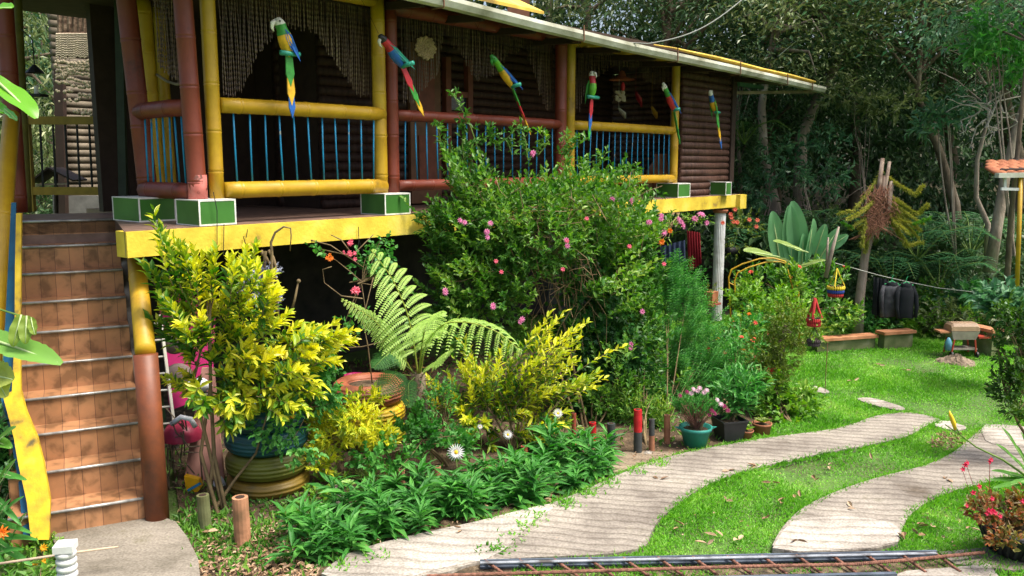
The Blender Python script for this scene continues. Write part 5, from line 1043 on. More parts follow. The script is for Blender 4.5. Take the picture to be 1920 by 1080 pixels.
# hidden clutter under the stairs and deck
t = thing('magenta_board', G(345, 800), 'leaning magenta painted board behind the newel post', 'board'); obj('panel', MB().slab([W(318, 770, 7.0), W(398, 740, 7.2), W(405, 560, 7.4), W(296, 550, 7.2)], .03, V(-.3, 1, 0)), noise_mat('magenta_paint', [(.3, (.28, .01, .08)), (.7, (.45, .015, .14))], 3, .6, .2), t)
single('cushion', MB().blob(W(326, 640, 6.95), (.11, .06, .11), 14, 9), flat('grey_brown_cloth', (.13, .10, .09), .9), W(326, 640, 6.95), 'upper of two dark grey cushions beside the ladder', 'cushion', 'grey cushions behind the stairs', smooth=True)
single('cushion', MB().blob(W(336, 705, 6.95), (.12, .06, .11), 14, 9), flat('grey_brown_cloth', (.13, .10, .09), .9), W(336, 705, 6.95), 'lower of two dark grey cushions beside the ladder', 'cushion', 'grey cushions behind the stairs', smooth=True)
t = thing('ladder', G(325, 860), 'white metal ladder leaning behind the newel post', 'ladder'); lm = flat('chalky_white_metal', (.50, .48, .42), .6)
for o in (0, -24): obj('rail', MB().bar(W(332+o, 840, 6.7), W(300+o, 590, 6.9), .022, .022), lm, t)
for k in range(8): f = (k+.5)/8; obj('rung', MB().tube([W(332-32*f, 840-250*f, 6.7+.2*f), W(308-32*f, 842-250*f, 6.7+.2*f)], .009, 6), lm, t)
single('plank', MB().slab([W(345, 900, 6.75), W(420, 900, 6.75), W(400, 690, 7.1), W(378, 690, 7.1)], .03, V(0, 1, 0)), noise_mat('pinkish_plank', [(.3, (.22, .10, .08)), (.7, (.38, .20, .16))], 4, .8, .2), W(380, 900, 6.75), 'leaning pinkish brown plank behind the shrub stem', 'plank')
t = thing('shoe', W(372, 735, 6.9), 'upper white shoe hung among the clutter behind the shrub', 'shoe'); obj('upper', MB().blob(W(372, 722, 6.9), (.11, .05, .06), 12, 8, .08), flat('white_shoe', (.55, .56, .6), .6), t, smooth=True); obj('sole', MB().blob(W(372, 738, 6.9), (.12, .055, .018), 12, 6), blackm, t)
t = thing('helmet', W(340, 800, 6.7), 'white and red helmet lying low behind the ladder', 'helmet'); obj('shell', MB().lathe(W(342, 822, 6.75), [(.16, 0), (.155, .05), (.12, .11), (.06, .14), (0, .15)], 20), flat('wine_shell', (.25, .02, .05), .4), t, smooth=True); obj('brim', MB().tube([W(322, 795, 6.62), W(340, 782, 6.6), W(358, 786, 6.6), W(366, 800, 6.62)], .022, 8), flat('white_shoe', (.55, .56, .6), .6), t, smooth=True)
t = thing('toy_boat', W(358, 918, 6.5), 'yellow plastic scoop with a blue stripe near the ground', 'toy'); obj('hull', MB().slab([W(345, 893, 6.5), W(372, 900, 6.5), W(376, 915, 6.5), W(366, 928, 6.5), W(351, 934, 6.5)], .06, V(0, 1, 0)), flat('yellow_plastic', (.70, .38, .01), .4), t); obj('stripe', MB().bar(W(352, 920, 6.49), W(376, 906, 6.49), .005, .02), flat('blue_plastic', (.03, .22, .45), .4), t)
single('white_bucket_lid', MB().blob(W(412, 920, 6.65), (.06, .04, .13), 12, 8), flat('white_shoe', (.55, .56, .6), .6), W(412, 920, 6.65), 'white plastic object half hidden left of the teal tyres', 'lid', smooth=True)
mb = MB()
for k in range(40): p = W(rng.uniform(312, 345), rng.uniform(780, 960), 6.6); mb.tube([p, p+V(rng.normal(0, .05), 0, rng.normal(0, .09)), p+V(rng.normal(0, .1), .05, rng.normal(0, .14))], .006, 4)
tag(obj('brushwood', mb, noise_mat('dark_brushwood', [(.3, (.04, .03, .02)), (.7, (.16, .12, .08))], 20, .9, .3)), 'tangled dead brushwood heaped beside the newel post', 'brushwood', kind='stuff')
# washing under the house
def cloth(name, pts, mt, lb, cat, folds=5, dep=.03, group=None):
    """pts: top-left, top-right, bottom-right, bottom-left (3D); a hanging sheet with vertical folds and thickness"""
    a, b_, c, d = [np.asarray(q) for q in pts]; nu, nv = 22, 14; u = np.linspace(0, 1, nu)[None, :, None]; v = np.linspace(0, 1, nv)[:, None, None]
    P_ = (a*(1-u)+b_*u)*(1-v)+(d*(1-u)+c*u)*v; n_ = unit(np.cross(b_-a, d-a)); P_ = P_+n_*(np.sin(u*folds*6.28+v*1.5)*dep*(.3+v))
    mb = MB(); i = np.arange(nv-1)[:, None]; j = np.arange(nu-1)[None]; f = np.stack([i*nu+j, (i+1)*nu+j, (i+1)*nu+j+1, i*nu+j+1], -1).reshape(-1, 4)
    mb.add(P_.reshape(-1, 3), f); mb.add((P_-n_*.008).reshape(-1, 3), f[:, ::-1]); return mb
maroon = flat('maroon_cloth', (.20, .008, .015), .85); navy = flat('navy_cloth', (.025, .04, .085), .85)
single('hanging_cloth', cloth('', [W(1288, 432, 11.4), W(1312, 436, 11.4), W(1316, 492, 11.4), W(1292, 510, 11.4)], maroon, '', ''), maroon, W(1300, 440, 11.4), 'dark red cloth hanging under the deck by the white column', 'cloth', smooth=True)
single('hanging_cloth', cloth('', [W(1238, 462, 11.5), W(1284, 450, 11.5), W(1286, 490, 11.5), W(1242, 496, 11.5)], navy, '', ''), navy, W(1260, 460, 11.5), 'navy blue cloth hanging beside the dark red one', 'cloth', smooth=True)
# red shelf fragments, little lamp house inside the green, pot on a shelf
rsh = flat('red_shelf_board', (.30, .08, .055), .7)
t = thing('plant_shelf', G(1220, 800), 'weathered red plant shelf hidden behind the feathery bush', 'shelf')
for a, b_ in (((1165, 612), (1192, 606)), ((1195, 600), (1250, 590)), ((1190, 670), (1240, 664)), ((1145, 616), (1165, 612))): obj('board', MB().bar(W(*a, 9.15), W(*b_, 9.18), .1, .025), rsh, t)
obj('upright', MB().bar(W(1222, 730, 9.1), W(1224, 655, 9.1), .03, .03), rsh, t); obj('yellow_block', MB().box(W(1230, 672, 9.0), V(.022, 0, 0), V(0, .02, 0), V(0, 0, .035)), flat('cream_block', (.6, .5, .15), .6), t)
t = thing('shelf_pot', LW(1332, 575, -.35), 'orange clay box pot on a red bracket beside the white column', 'pot'); c = LW(1334, 557, -.3); obj('box', MB().box(c, hx*.10, hy*.07, UZ*.09), noise_mat('orange_clay', []), t); obj('bracket', MB().box(c-UZ*.115, hx*.16, hy*.09, UZ*.016), rsh, t)
mb = MB(); P, d = inell(24, c+UZ*.14, (.1, .08, .06)); twigs(mb, P, unit(d+V(0, 0, .6)), .06, 6, .03, .015); obj('plant', mb, MATS['olive_leaf'], t)
# black ribbed planter and vine on the column
t = thing('hanging_planter', LW(1372, 470, -.1), 'black ribbed planter mounted on the white column with coral flowers', 'planter'); c = LW(1372, 470, -.1); mb = MB()
for k in range(9): mb.lathe(c+hx*(-.13+.03*k), [(.0, 0), (.06, 0), (.066, .012), (.06, .026), (0, .026)], 14, axis=hx)
obj('barrel', mb, blackm, t, smooth=True)
mb = MB()
for blb in (bl(1385, 440, 12.1, 26, 40, 36), bl(1405, 420, 12.2, 26, 20, 16)): P, d = inell(blb[2], blb[0], blb[1], .2); twigs(mb, P, unit(d+V(0, 0, .3)), .12, 6, .05, .02)
obj('foliage', mb, MATS['olive_leaf'], t)
coral2 = leaf_mat('coral_cluster', [(0, (.62, .12, .08)), (1, (.78, .30, .2))], .6, .3)
for px, py in ((1378, 393), (1371, 408), (1375, 416), (1382, 417), (1370, 402), (1405, 412), (1420, 413), (1418, 425), (1355, 418)): flower(W(px, py, 12.), unit(V(0, -1, .2)), .04, coral2, t, 7)
# hanging flowers under the far fascia
shrub('hanging_petunia', LW(1270, 400, -.3), [bl(1220, 440, 11.0, 40, 26, 40), bl(1305, 412, 11.2, 30, 12, 24), bl(1250, 425, 11.2, 30, 20, 30)], green4, .05, .022, 'trailing basket plants with pink and orange flowers under the far fascia', 'hanging plant', TL=.12, nl=6, stems=20, up=0., flowers=[(pinkf, 7, .06, 8), (orangef, 3, .05, 7)])

# ------------------------------------------------------------------ drain, rods
t = thing('drain_frame', G(1330, 1050), 'dark steel channel frame with rusty rebar rungs across the driveway', 'drain'); dirt = noise_mat('drain_dirt', [(.3, (.03, .025, .015)), (.55, (.12, .085, .05)), (.75, (.22, .17, .11))], 14, .95, .8, 40, bdist=.03)
def q3(px, py, z): return G(px, py, z)
obj('dirt_bed', MB().prism([q3(*p, .0)[:2] for p in ((850, 1066), (905, 1054), (1760, 1036), (1870, 1034), (1860, 1068), (1700, 1078), (1300, 1088), (830, 1090))], -.03, .010), dirt, t)
dsteel = noise_mat('blue_grey_steel', [(.3, (.05, .06, .08)), (.7, (.14, .17, .22))], 8, .45, .2, metal=.3)
rust = noise_mat('rusty_rebar', [(.3, (.10, .045, .03)), (.7, (.26, .12, .08))], 30, .85, .5)
obj('steel_angle', MB().bar(q3(900, 1056, .04), q3(1756, 1038, .04), .018, .045).bar(q3(900, 1061, .02), q3(1756, 1043, .02), .06, .012), dsteel, t)
obj('top_flange', MB().bar(q3(900, 1055, .067), q3(1756, 1037, .067), .028, .005), noise_mat('worn_highlight_steel', [(.35, (.09, .08, .08)), (.5, (.22, .24, .27)), (.75, (.34, .36, .40))], 10, .45, .2), t)  # lighter strip: highlight on the top edge painted as colour
obj('front_angle', MB().bar(q3(1000, 1094, .05), q3(1680, 1078, .03), .03, .03), dsteel, t)
def rebar(a, b_, r=.009):
    L = np.linalg.norm(b_-a); k = max(4, int(L/.012)); k = min(k, 160); T_ = np.linspace(0, 1, k)[:, None]; mb = MB(); mb.tube(a+(b_-a)*T_, np.where(np.arange(k) % 2 == 0, r, r*1.22), 8); return mb
for i in range(14):
    px = 930+i*65; obj('rung', rebar(q3(px-22, 1050-i*1.0, .055), q3(px+26, 1084-i*.9, .03), .009), rust, t)
t = thing('rebar_rod', q3(1300, 1070, .08), 'long rusty ribbed rebar rod lying along the drain frame', 'rod'); P_ = np.array([q3(800, 1080, .07), q3(1100, 1071, .085), q3(1400, 1062, .085), q3(1600, 1058, .08), q3(1700, 1050, .08), q3(1845, 1036, .06)]); f = np.linspace(0, 5, 260); Q = np.stack([np.interp(f, range(6), P_[:, i]) for i in range(3)], 1)
obj('rod', MB().tube(Q, np.where(np.arange(260) % 2 == 0, .010, .0125), 8), rust, t)
tag(obj('path', MB().prism([G(*p)[:2] for p in ((1640, 1100), (1700, 1078), (1855, 1066), (1880, 1100))], 0, .03), cW), kind='structure')
tag(obj('path', MB().prism([G(*p)[:2] for p in ((1790, 1062), (1760, 1040), (1860, 1030), (1960, 1010), (1980, 1060), (1900, 1075))], 0, .02), cP), kind='structure')

# ------------------------------------------------------------------ far side of the lawn: walls, washing, barbecue, pavilion
mossy = noise_mat('mossy_render', [(.3, (.05, .08, .02)), (.55, (.14, .16, .07)), (.75, (.28, .27, .18))], 4, .9, .4); cop = noise_mat('orange_coping', [(.3, (.28, .12, .05)), (.7, (.50, .23, .12))], 6, .8, .2)
def lowwall(a, b_, hgt, lb, thick=.13):
    t = thing('low_wall', G(*a), lb, 'wall'); p, q = G(*a), G(*b_); n_ = V(0, thick/2, 0); u = unit(q-p)
    obj('wall', MB().bar(p+n_+UZ*hgt/2, q+n_+UZ*hgt/2, thick, hgt), mossy, t); obj('coping', MB().bar(p+n_+UZ*(hgt+.022)-u*.03, q+n_+UZ*(hgt+.022)+u*.03, thick+.06, .04), cop, t); return t
lowwall((1530, 662), (1638, 654), .16, 'left stretch of low garden wall with orange coping'); lowwall((1655, 657), (1708, 653), .22, 'short stretch of low garden wall under the jackets'); lowwall((1815, 658), (1870, 672), .34, 'low garden wall right of the barbecue')
# barbecue
t = thing('barbecue', G(1800, 668), 'barbecue with tan rounded lid and red cart beside the low wall', 'barbecue'); D5 = G(1800, 668)[1]
BS = .66; tan = flat('tan_enamel', (.36, .24, .15), .45); c = W(1803, 618, D5)
mb = MB(); nL = 9; 
prof = [(.0, 0)] 
L_ = .19
for s_ in (0,):
    ys_ = [(-.115, 0), (-.11, .06), (-.08, .10), (0, .108), (.08, .10), (.11, .06), (.115, 0)]; k = len(ys_)
    va = [c+V(-L_, a, b_) for a, b_ in ys_]; vb = [c+V(-L_*.86, a*.9, b_+.012 if b_ > .1 else b_) for a, b_ in ys_]
    vv = [c+V(-L_, a*.98, b_*.7) for a, b_ in ys_]+[c+V(-L_*.85, a, b_) for a, b_ in ys_]+[c+V(L_*.85, a, b_) for a, b_ in ys_]+[c+V(L_, a*.98, b_*.7) for a, b_ in ys_]
    mb.add(vv, [(q*k+i, q*k+i+1, (q+1)*k+i+1, (q+1)*k+i) for q in range(3) for i in range(k-1)]); mb.slot = 0
    mb.poly.append((list(range(k))[::-1], 0)); mb.poly.append((list(range(3*k, 4*k)), 0))
obj('lid', mb, tan, t, smooth=False)
obj('firebox', MB().hexa([c+V(-.15, -.10, -.12), c+V(.15, -.10, -.12), c+V(.15, .10, -.12), c+V(-.15, .10, -.12), c+V(-.19, -.115, -.005), c+V(.19, -.115, -.005), c+V(.19, .115, -.005), c+V(-.19, .115, -.005)]), flat('pale_enamel', (.30, .27, .22), .5), t)
redleg = flat('red_cart_metal', (.35, .05, .03), .5); z_ = c[2]
for a in (-.14, .14):
    for b_ in (-.10, .10): obj('leg', MB().bar(V(c[0]+a, c[1]+b_, z_-.12), V(c[0]+a*1.2, c[1]+b_, .04), .018, .018), redleg, t)
obj('side_shelf', MB().box(c+V(-.26, 0, -.02), V(.07, 0, 0), V(0, .09, 0), V(0, 0, .012)), cop, t); obj('side_shelf', MB().box(c+V(.30, 0, -.09), V(.11, 0, 0), V(0, .10, 0), V(0, 0, .012)), redleg, t)
obj('bottom_shelf', MB().box(V(c[0], c[1], .12), V(.18, 0, 0), V(0, .10, 0), V(0, 0, .010)), MATS['pale_enamel'], t)
for a in (-.17, .17): obj('wheel', MB().lathe(V(c[0]+a, c[1]-.11, .045), [(0, -.012), (.045, -.012), (.045, .012), (0, .012)], 16, axis=V(1, 0, 0)), blackm, t)
single('gas_bottle', MB().lathe(W(1778, 648, D5-.1)-UZ*.06, [(0, 0), (.04, 0), (.045, .1), (.03, .14), (.015, .17), (0, .17)], 14), flat('blue_bottle', (.10, .28, .38), .4), W(1778, 648, D5), 'light blue bottle on the lower shelf of the barbecue', 'bottle', smooth=True)
# soil heap
hp = G(1795, 680); mb = MB(); nr, na = 8, 26
vv = [hp+UZ*.12]; 
for i in range(1, nr+1):
    for j in range(na):
        f = i/nr; a = j*6.283/na; vv.append(hp+V(math.cos(a)*.25*f*(1+.15*math.sin(3*a)), math.sin(a)*.3*f, .12*(1-f)**1.2+rng.uniform(-.015, .02)*(f < 1)-.02*(f == 1)))
mb.add(vv, [(1+i*na+j, 1+(i+1)*na+j, 1+(i+1)*na+(j+1) % na, 1+i*na+(j+1) % na) for i in range(nr-1) for j in range(na)]); mb.f3.append(np.array([(0, 1+j, 1+(j+1) % na) for j in range(na)])); mb.sl3.append(np.zeros(na, int))
single('soil_heap', mb, noise_mat('pale_soil', [(.3, (.10, .075, .05)), (.7, (.27, .21, .15))], 12, .95, .8, 40, bdist=.03), hp, 'small heap of dug brown soil on the lawn near the barbecue', 'soil heap')
# washing line with trousers and jackets
D6 = 12.1
ln = MB(); P_ = [W(1540, 486, D6), W(1648, 516, D6), W(1700, 528, D6), W(1760, 540, D6), W(1935, 560, D6)]; ln.tube(P_, .005, 5)
single('washing_line', ln, flat('pale_cord', (.4, .4, .36), .7), P_[1], 'thin pale washing line strung between the cut tree and the pavilion', 'line')
blk = flat('black_cloth', (.012, .014, .018), .9)
t = thing('trousers', W(1650, 520, D6), 'black trousers hanging on the washing line behind the jacket', 'trousers'); obj('leg', cloth('', [W(1638, 519, D6+.06), W(1651, 521, D6+.06), W(1650, 592, D6+.06), W(1637, 590, D6+.06)], blk, '', '', 1.5), blk, t, smooth=True); obj('leg', cloth('', [W(1651, 521, D6+.02), W(1665, 523, D6+.02), W(1662, 596, D6+.02), W(1650, 596, D6+.02)], blk, '', '', 1.5), blk, t, smooth=True)
def jacket(px, py, wd, hg, d, mt, lb):
    t = thing('jacket', W(px, py, d), lb, 'jacket', 'dark jackets on the washing line'); s_ = d/FPX; c = W(px, py, d)
    rows = [(0, .14, .05), (.05, .30, .07), (.16, .36, .09), (.4, .34, .10), (.7, .35, .10), (.95, .37, .10), (1, .36, .09)]; mb = MB(); n_ = 22; th = np.arange(n_)*2*math.pi/n_; V_ = []
    for v, a, b_ in rows:
        rr = 1+.03*np.sin(th*5+v*3)+.04*np.sin(th*2-v*9); V_.append(np.c_[c[0]+np.cos(th)*a*wd*s_*1.25*rr, c[1]+np.sin(th)*b_*rr, np.full(n_, c[2]-v*hg*s_)+.01*np.sin(th*3)])
    mb.add(np.vstack(V_), [(i*n_+(j+1) % n_, i*n_+j, (i+1)*n_+j, (i+1)*n_+(j+1) % n_) for i in range(len(rows)-1) for j in range(n_)]); obj('body', mb, mt, t, smooth=True)
    for q in (-1, 1):
        s0 = c+V(q*wd*s_*.34, 0, -.05*hg*s_); obj('sleeve', MB().tube([s0, s0+V(q*.04, -.03, -.12), s0+V(q*.05, -.06, -.28), s0+V(q*.03, -.08, -.43)], [.035, .042, .036, .03], 10, flatten=.8), mt, t, smooth=True)
    obj('collar', MB().lathe(c+UZ*.0, [(.075, -.02), (.08, .03), (.06, .035), (.055, -.02)], 14), blk, t, smooth=True)
    obj('hanger', MB().tube([c+V(-.10, 0, 0), c+V(0, 0, .05), c+V(.10, 0, 0)], .008, 5).tube([c+UZ*.05, c+UZ*.10, c+V(.02, 0, .13)], .005, 5), flat('green_plastic', (.05, .4, .15), .5), t)
grj = noise_mat('faded_jacket', [(.35, (.02, .02, .024)), (.6, (.07, .07, .08)), (.75, (.12, .12, .13))], 7, .9, .3)
jacket(1672, 533, 42, 62, D6-.03, grj, 'faded grey black jacket hanging on the line, left of two'); jacket(1699, 535, 36, 62, D6-.14, blk, 'plain black jacket hanging on the line, right of two')
# pavilion corner at the right edge
t = thing('pavilion', W(1915, 520, 11.0), 'open pavilion corner with yellow pole and orange roof tiles', 'pavilion'); DP = 11.0
obj('pole', MB().tube([W(1906, 560, DP), W(1914, 330, DP)], .028, 10), ybam, t, smooth=True); obj('pole', MB().tube([W(1935, 560, DP+1.5), W(1942, 330, DP+1.5)], .03, 10), ybam, t)
obj('gutter', MB().bar(W(1869, 329, DP), W(1990, 327, DP), .10, .06), steel, t); obj('bracket', MB().bar(W(1877, 354, DP), W(1915, 355, DP), .03, .035).bar(W(1884, 332, DP+.01), W(1884, 352, DP+.01), .03, .03), plaster, t)
mb = MB()
for r_ in range(3):
    for k in range(6):
        a = W(1876+k*20, 325-r_*6, DP+.08+r_*.3); mb.tube([a, a+V(.05, .34, .07)], [.085, .075], 10, caps=True, flatten=.45)
obj('roof_tiles', mb, noise_mat('orange_roof_tile', [(.3, (.25, .08, .04)), (.7, (.50, .19, .09))], 7, .8, .2), t, smooth=True); obj('roof_deck', MB().slab([W(1874, 322, DP+.1), W(2000, 320, DP+.1), W(2000, 300, DP+1.6), W(1900, 300, DP+1.6)], .03, UZ), darkwood, t)

# ------------------------------------------------------------------ garden edge plants
# bananas
ban = leaf_mat('banana_leaf', [(0, (.09, .25, .11)), (.6, (.15, .35, .16)), (1, (.24, .44, .2))], .4, .35, 2); rib = flat('pale_midrib', (.38, .48, .22), .5)
def paddle(t, base, tip, wid, face=V(0, -1, .1), bow=.1, stalk=.0, mat=None, shred=0.):
    base, tip = np.asarray(base, float), np.asarray(tip, float); ax = tip-base; L = np.linalg.norm(ax); u_ = unit(ax); sd_ = unit(np.cross(u_, face)); nn = np.cross(sd_, u_); n_ = 26
    k = np.linspace(0, 1, n_); c = base+ax*k[:, None]+nn*(bow*L*np.sin(k*math.pi*.5)**2)[:, None]-nn*bow*L*k[:, None]; w_ = wid/2*np.clip(np.sin(np.clip(k*.93+.06, 0, 1)*math.pi), 0, 1)**.55
    w_ = w_*(1+shred*rng.uniform(-1, 1, n_)); cols = [-1, -.5, 0, .5, 1]; V_ = np.stack([c+sd_*(w_*q)[:, None]+nn*(w_*abs(q)*.25+.003*np.sin(k*17)*abs(q))[:, None] for q in cols], 1).reshape(-1, 3)
    mb = MB(); mb.add(V_, [(i*5+j, i*5+j+1, (i+1)*5+j+1, (i+1)*5+j) for i in range(n_-1) for j in range(4)]); lf = obj('leaf_blade', mb, mat or ban, t, smooth=True)
    obj('midrib', MB().tube([base-u_*stalk, base+ax*.5+nn*(.005-bow*L*.0), tip-ax*.04], [.018*wid/.25, .011*wid/.25, .003], 6), rib, lf, smooth=True); return lf
DB = 12.2; t = thing('banana_plant', W(1500, 560, DB), 'banana plant with upright blue green paddle leaves beyond the lawn', 'banana plant')
for b_, tp, wd in (((1462, 492), (1448, 396), .20), ((1484, 500), (1480, 385), .20), ((1502, 505), (1486, 377), .25), ((1512, 490), (1525, 410), .17), ((1503, 506), (1506, 438), .15), ((1528, 478), (1548, 420), .14), ((1532, 492), (1572, 428), .15), ((1545, 470), (1590, 440), .13)):
    paddle(t, W(*b_, DB), W(*tp, DB-.1), wd*1.25, stalk=.25, face=V(rng.normal(0, .3), -1, .1))
obj('stem', MB().tube([W(1500, 600, DB), W(1500, 500, DB)], [.09, .06], 10), greenstem, t, smooth=True)
# large pale taro-like leaves in front of it
t = thing('broad_leaf_plant', W(1460, 560, 11.2), 'pale broad leaves spreading flat over the yellow arch', 'plant')
pl = leaf_mat('pale_broad_leaf', [(0, (.16, .28, .05)), (1, (.30, .38, .12))], .4, .4)
for b_, tp, wd in (((1450, 480), (1394, 470), .18), ((1480, 490), (1436, 488), .16), ((1500, 500), (1548, 488), .12), ((1505, 470), (1450, 452), .14)): paddle(t, W(*b_, 11.2), W(*tp, 11.0), wd, V(.1, -.5, .9), .12, .1, pl)
obj('stem', MB().tube([W(1480, 640, 11.2), W(1490, 500, 11.2)], .02, 6), greenstem, t)
# yellow arch
t = thing('garden_arch', G(1385, 640), 'thin yellow metal arch curving over the bushes behind the column', 'arch')
for o in (0, 22): obj('hoop', MB().tube([W(a+o*.5, b_+o*.3, 11.0) for a, b_ in ((1372, 640), (1368, 560), (1366, 520), (1372, 505), (1392, 495), (1425, 485), (1450, 484), (1472, 490), (1486, 540), (1488, 640))], .011, 7), ybam, t, smooth=True)
for py in (530, 570): obj('crossbar', MB().tube([W(1367, py, 11.0), W(1379, py+6, 11.0)], .009, 6), ybam, t)
# low vegetation behind the arch
shrub('leafy_bush', W(1440, 640, 11.6), [bl(1430, 540, 11.6, 60, 40, 90), bl(1500, 560, 11.8, 60, 40, 90), bl(1570, 590, 12.0, 50, 36, 70), bl(1400, 640, 11.2, 50, 30, 60), bl(1540, 520, 12.0, 50, 30, 50), bl(1484, 530, 10.8, 24, 36, 40)], green1, .10, .05, 'rambling green bush under the banana leaves', TL=.16, nl=7, stems=20, seg=2, flowers=[(redf, 7, .05, 7)])
# baskets
def basket(px, py, d, r, H, lb, bands, hang, weave, flowers=0, name='hanging_basket'):
    c = W(px, py, d); t = thing(name, c, lb, 'basket'); n_ = len(bands)
    for k, mt in enumerate(bands):
        mb = MB(); z0 = -H/2+H*k/n_; z1 = -H/2+H*(k+1)/n_-.002; rr = lambda z: r*(.78+.22*(z+H/2)/H)
        for q in range(22):
            a = q*6.283/22; mb.blob(c+V(math.cos(a)*rr(z0), math.sin(a)*rr(z0), (z0+z1)/2), (r*.15, r*.15, (z1-z0)*.6), 6, 4)
        obj('woven_band', mb, mt, t)
    obj('liner', MB().lathe(c-UZ*H/2, [(0, 0), (r*.72, .0), (r*.92, H), (0, H*.9)], 14), darkwood, t)
    for a in (0, 2.1, 4.2): obj('cord', MB().tube([c+V(math.cos(a)*r, math.sin(a)*r, H/2), c+V(math.cos(a)*r*.4, math.sin(a)*r*.4, H/2+hang*.55), c+UZ*(H/2+hang)], weave, 6), bands[-1], t)
    mb = MB(); P, d_ = inell(16, c+UZ*H*.7, (r*.8, r*.8, .05), .2); twigs(mb, P, unit(d_+V(0, 0, .5)), .06, 6, .04, .02); obj('plant', mb, green4, t); return t
redw = flat('red_macrame', (.42, .03, .03), .8); bluw = flat('blue_macrame', (.03, .06, .30), .8); yelw = flat('yellow_macrame', (.65, .48, .04), .8); dkw = flat('dark_wicker', (.06, .045, .05), .8)
basket(1526, 604, 8.4, .075, .08, 'red macrame basket hanging from the plant covered stump', [redw, redw], .20, .014)
basket(1567, 546, 10.6, .105, .14, 'striped yellow, blue and red macrame basket', [redw, bluw, yelw], .22, .008); basket(1526, 642, 8.4, .07, .07, 'dark wicker basket under the red macrame one', [dkw, dkw], .12, .004)
single('chain', MB().tube([W(1547, 735, 9.3), W(1549, 690, 9.3), W(1552, 640, 9.3)], .004, 4), rust, W(1550, 690, 9.3), 'thin rusty chain hanging over the lawn below the baskets', 'chain')
t = thing('dead_branch', W(1555, 520, 10.7), 'peeling pale forked dead branch above the striped basket', 'branch'); obj('branch', MB().tube([W(1548, 520, 10.7), W(1560, 470, 10.7), W(1573, 425, 10.7)], [.03, .025, .012], 8).tube([W(1550, 508, 10.72), W(1551, 470, 10.72), W(1553, 445, 10.72)], [.02, .016, .01], 7), barkp, t, smooth=True)
# the cut conifer with drooping fronds
DC = 12.7; t = thing('cut_conifer', G(1612, 640), 'cut conifer with bare stubs on top and drooping yellow green fronds', 'tree')
obj('trunk', MB().tube([V(*W(1608, 620, DC)[:2], 0), W(1612, 560, DC), W(1622, 480, DC), W(1632, 430, DC), W(1645, 380, DC)], [.085, .068, .06, .07, .08], 12), barkp, t, smooth=True)
cutm = noise_mat('cut_stub_bark', [(.3, (.14, .09, .065)), (.7, (.34, .27, .21))], 8, .85, .4)
for a, b_, r in (((1640, 400), (1655, 297), .035), ((1648, 410), (1668, 303), .028), ((1652, 400), (1660, 330), .045), ((1660, 420), (1672, 340), .04), ((1636, 400), (1642, 345), .03)): obj('cut_stub', MB().tube([W(*a, DC-.16), W((a[0]+b_[0])/2+1, (a[1]+b_[1])/2, DC-.14), W(*b_, DC-.08)], [r, r*.95, r*.8], 9), cutm, t, smooth=True)
needm = leaf_mat('drooping_needles', [(0, (.14, .20, .03)), (.5, (.34, .36, .06)), (1, (.56, .48, .12))], .6, .3, 3); deadm = leaf_mat('dead_fibre', [(0, (.14, .055, .035)), (1, (.36, .17, .11))], .8, .1); needg = leaf_mat('fresh_needles', [(0, (.05, .20, .02)), (1, (.15, .35, .04))], .6, .3)
def cord(pts, r, mb, n_=110, L=.05):
    P_ = np.array([W(a, b_, DC+q) for a, b_, q in pts]); f = np.linspace(0, len(P_)-1, n_); Q = np.stack([np.interp(f, range(len(P_)), P_[:, i]) for i in range(3)], 1)
    for _ in range(12): Q[1:-1] = (Q[:-2]+2*Q[1:-1]+Q[2:])/4
    T = unit(np.gradient(Q, axis=0)); 
    for k in range(5): mb.leaves(Q+rng.normal(0, .004, Q.shape), unit(T*1.1+rng.normal(0, .55, Q.shape)), L*rng.uniform(.7, 1.2, n_), .011, seg=1, wide=.5)
    mb.tube(Q[::6], r, 4, caps=False)
mb = MB(); mg = MB()
for i in range(15):
    s_ = 1 if i % 5 else -1; x1 = rng.uniform(1670, 1735) if s_ > 0 else rng.uniform(1580, 1625); y0 = rng.uniform(340, 410); x0 = rng.uniform(1650, 1668); y1 = y0+rng.uniform(20, 70)*(1 if s_ > 0 else 1.0); q = rng.uniform(-.5, .4)
    cord([(x0, y0, 0), ((x0+x1)/2, (y0+y1)/2+rng.uniform(-2, 14), q*.6), (x1, y1, q)], .005, mb)
    if i % 3 == 0: cord([(x1-6*s_, y1-1, q), (x1, y1-2, q), (x1+14*s_, y1-10, q)], .004, mg, 40)
for pts in ([(1655, 320, 0), (1628, 360, -.2), (1600, 395, -.3), (1575, 400, -.3)], [(1650, 330, 0), (1640, 375, -.2), (1612, 400, -.4), (1590, 410, -.5)], [(1660, 330, 0), (1690, 350, -.2), (1715, 365, -.3), (1730, 350, -.3)], [(1665, 400, 0), (1690, 440, -.1), (1700, 460, -.2), (1728, 455, -.2)], [(1655, 390, 0), (1680, 430, .1), (1698, 460, .1)], [(1645, 350, 0), (1625, 400, -.2), (1618, 440, -.3), (1616, 460, -.3)], [(1668, 395, 0), (1700, 405, -.1), (1722, 400, -.2), (1738, 385, -.2)], [(1640, 410, 0), (1628, 440, -.1), (1622, 470, -.1)]): cord(pts, .007, mb, 150, .06)
obj('drooping_fronds', mb, needm, t); obj('fresh_tips', mg, needg, t)
mb = MB()
for i in range(170): a = W(rng.normal(1652, 11), rng.uniform(345, 415), DC-.2); mb.tube([a, a+V(rng.normal(-.05, .08), -.05, -.12), a+V(rng.normal(-.1, .14), -.04, -rng.uniform(.15, .35))], .005, 3, caps=False)
obj('dead_fibres', mb, deadm, t)

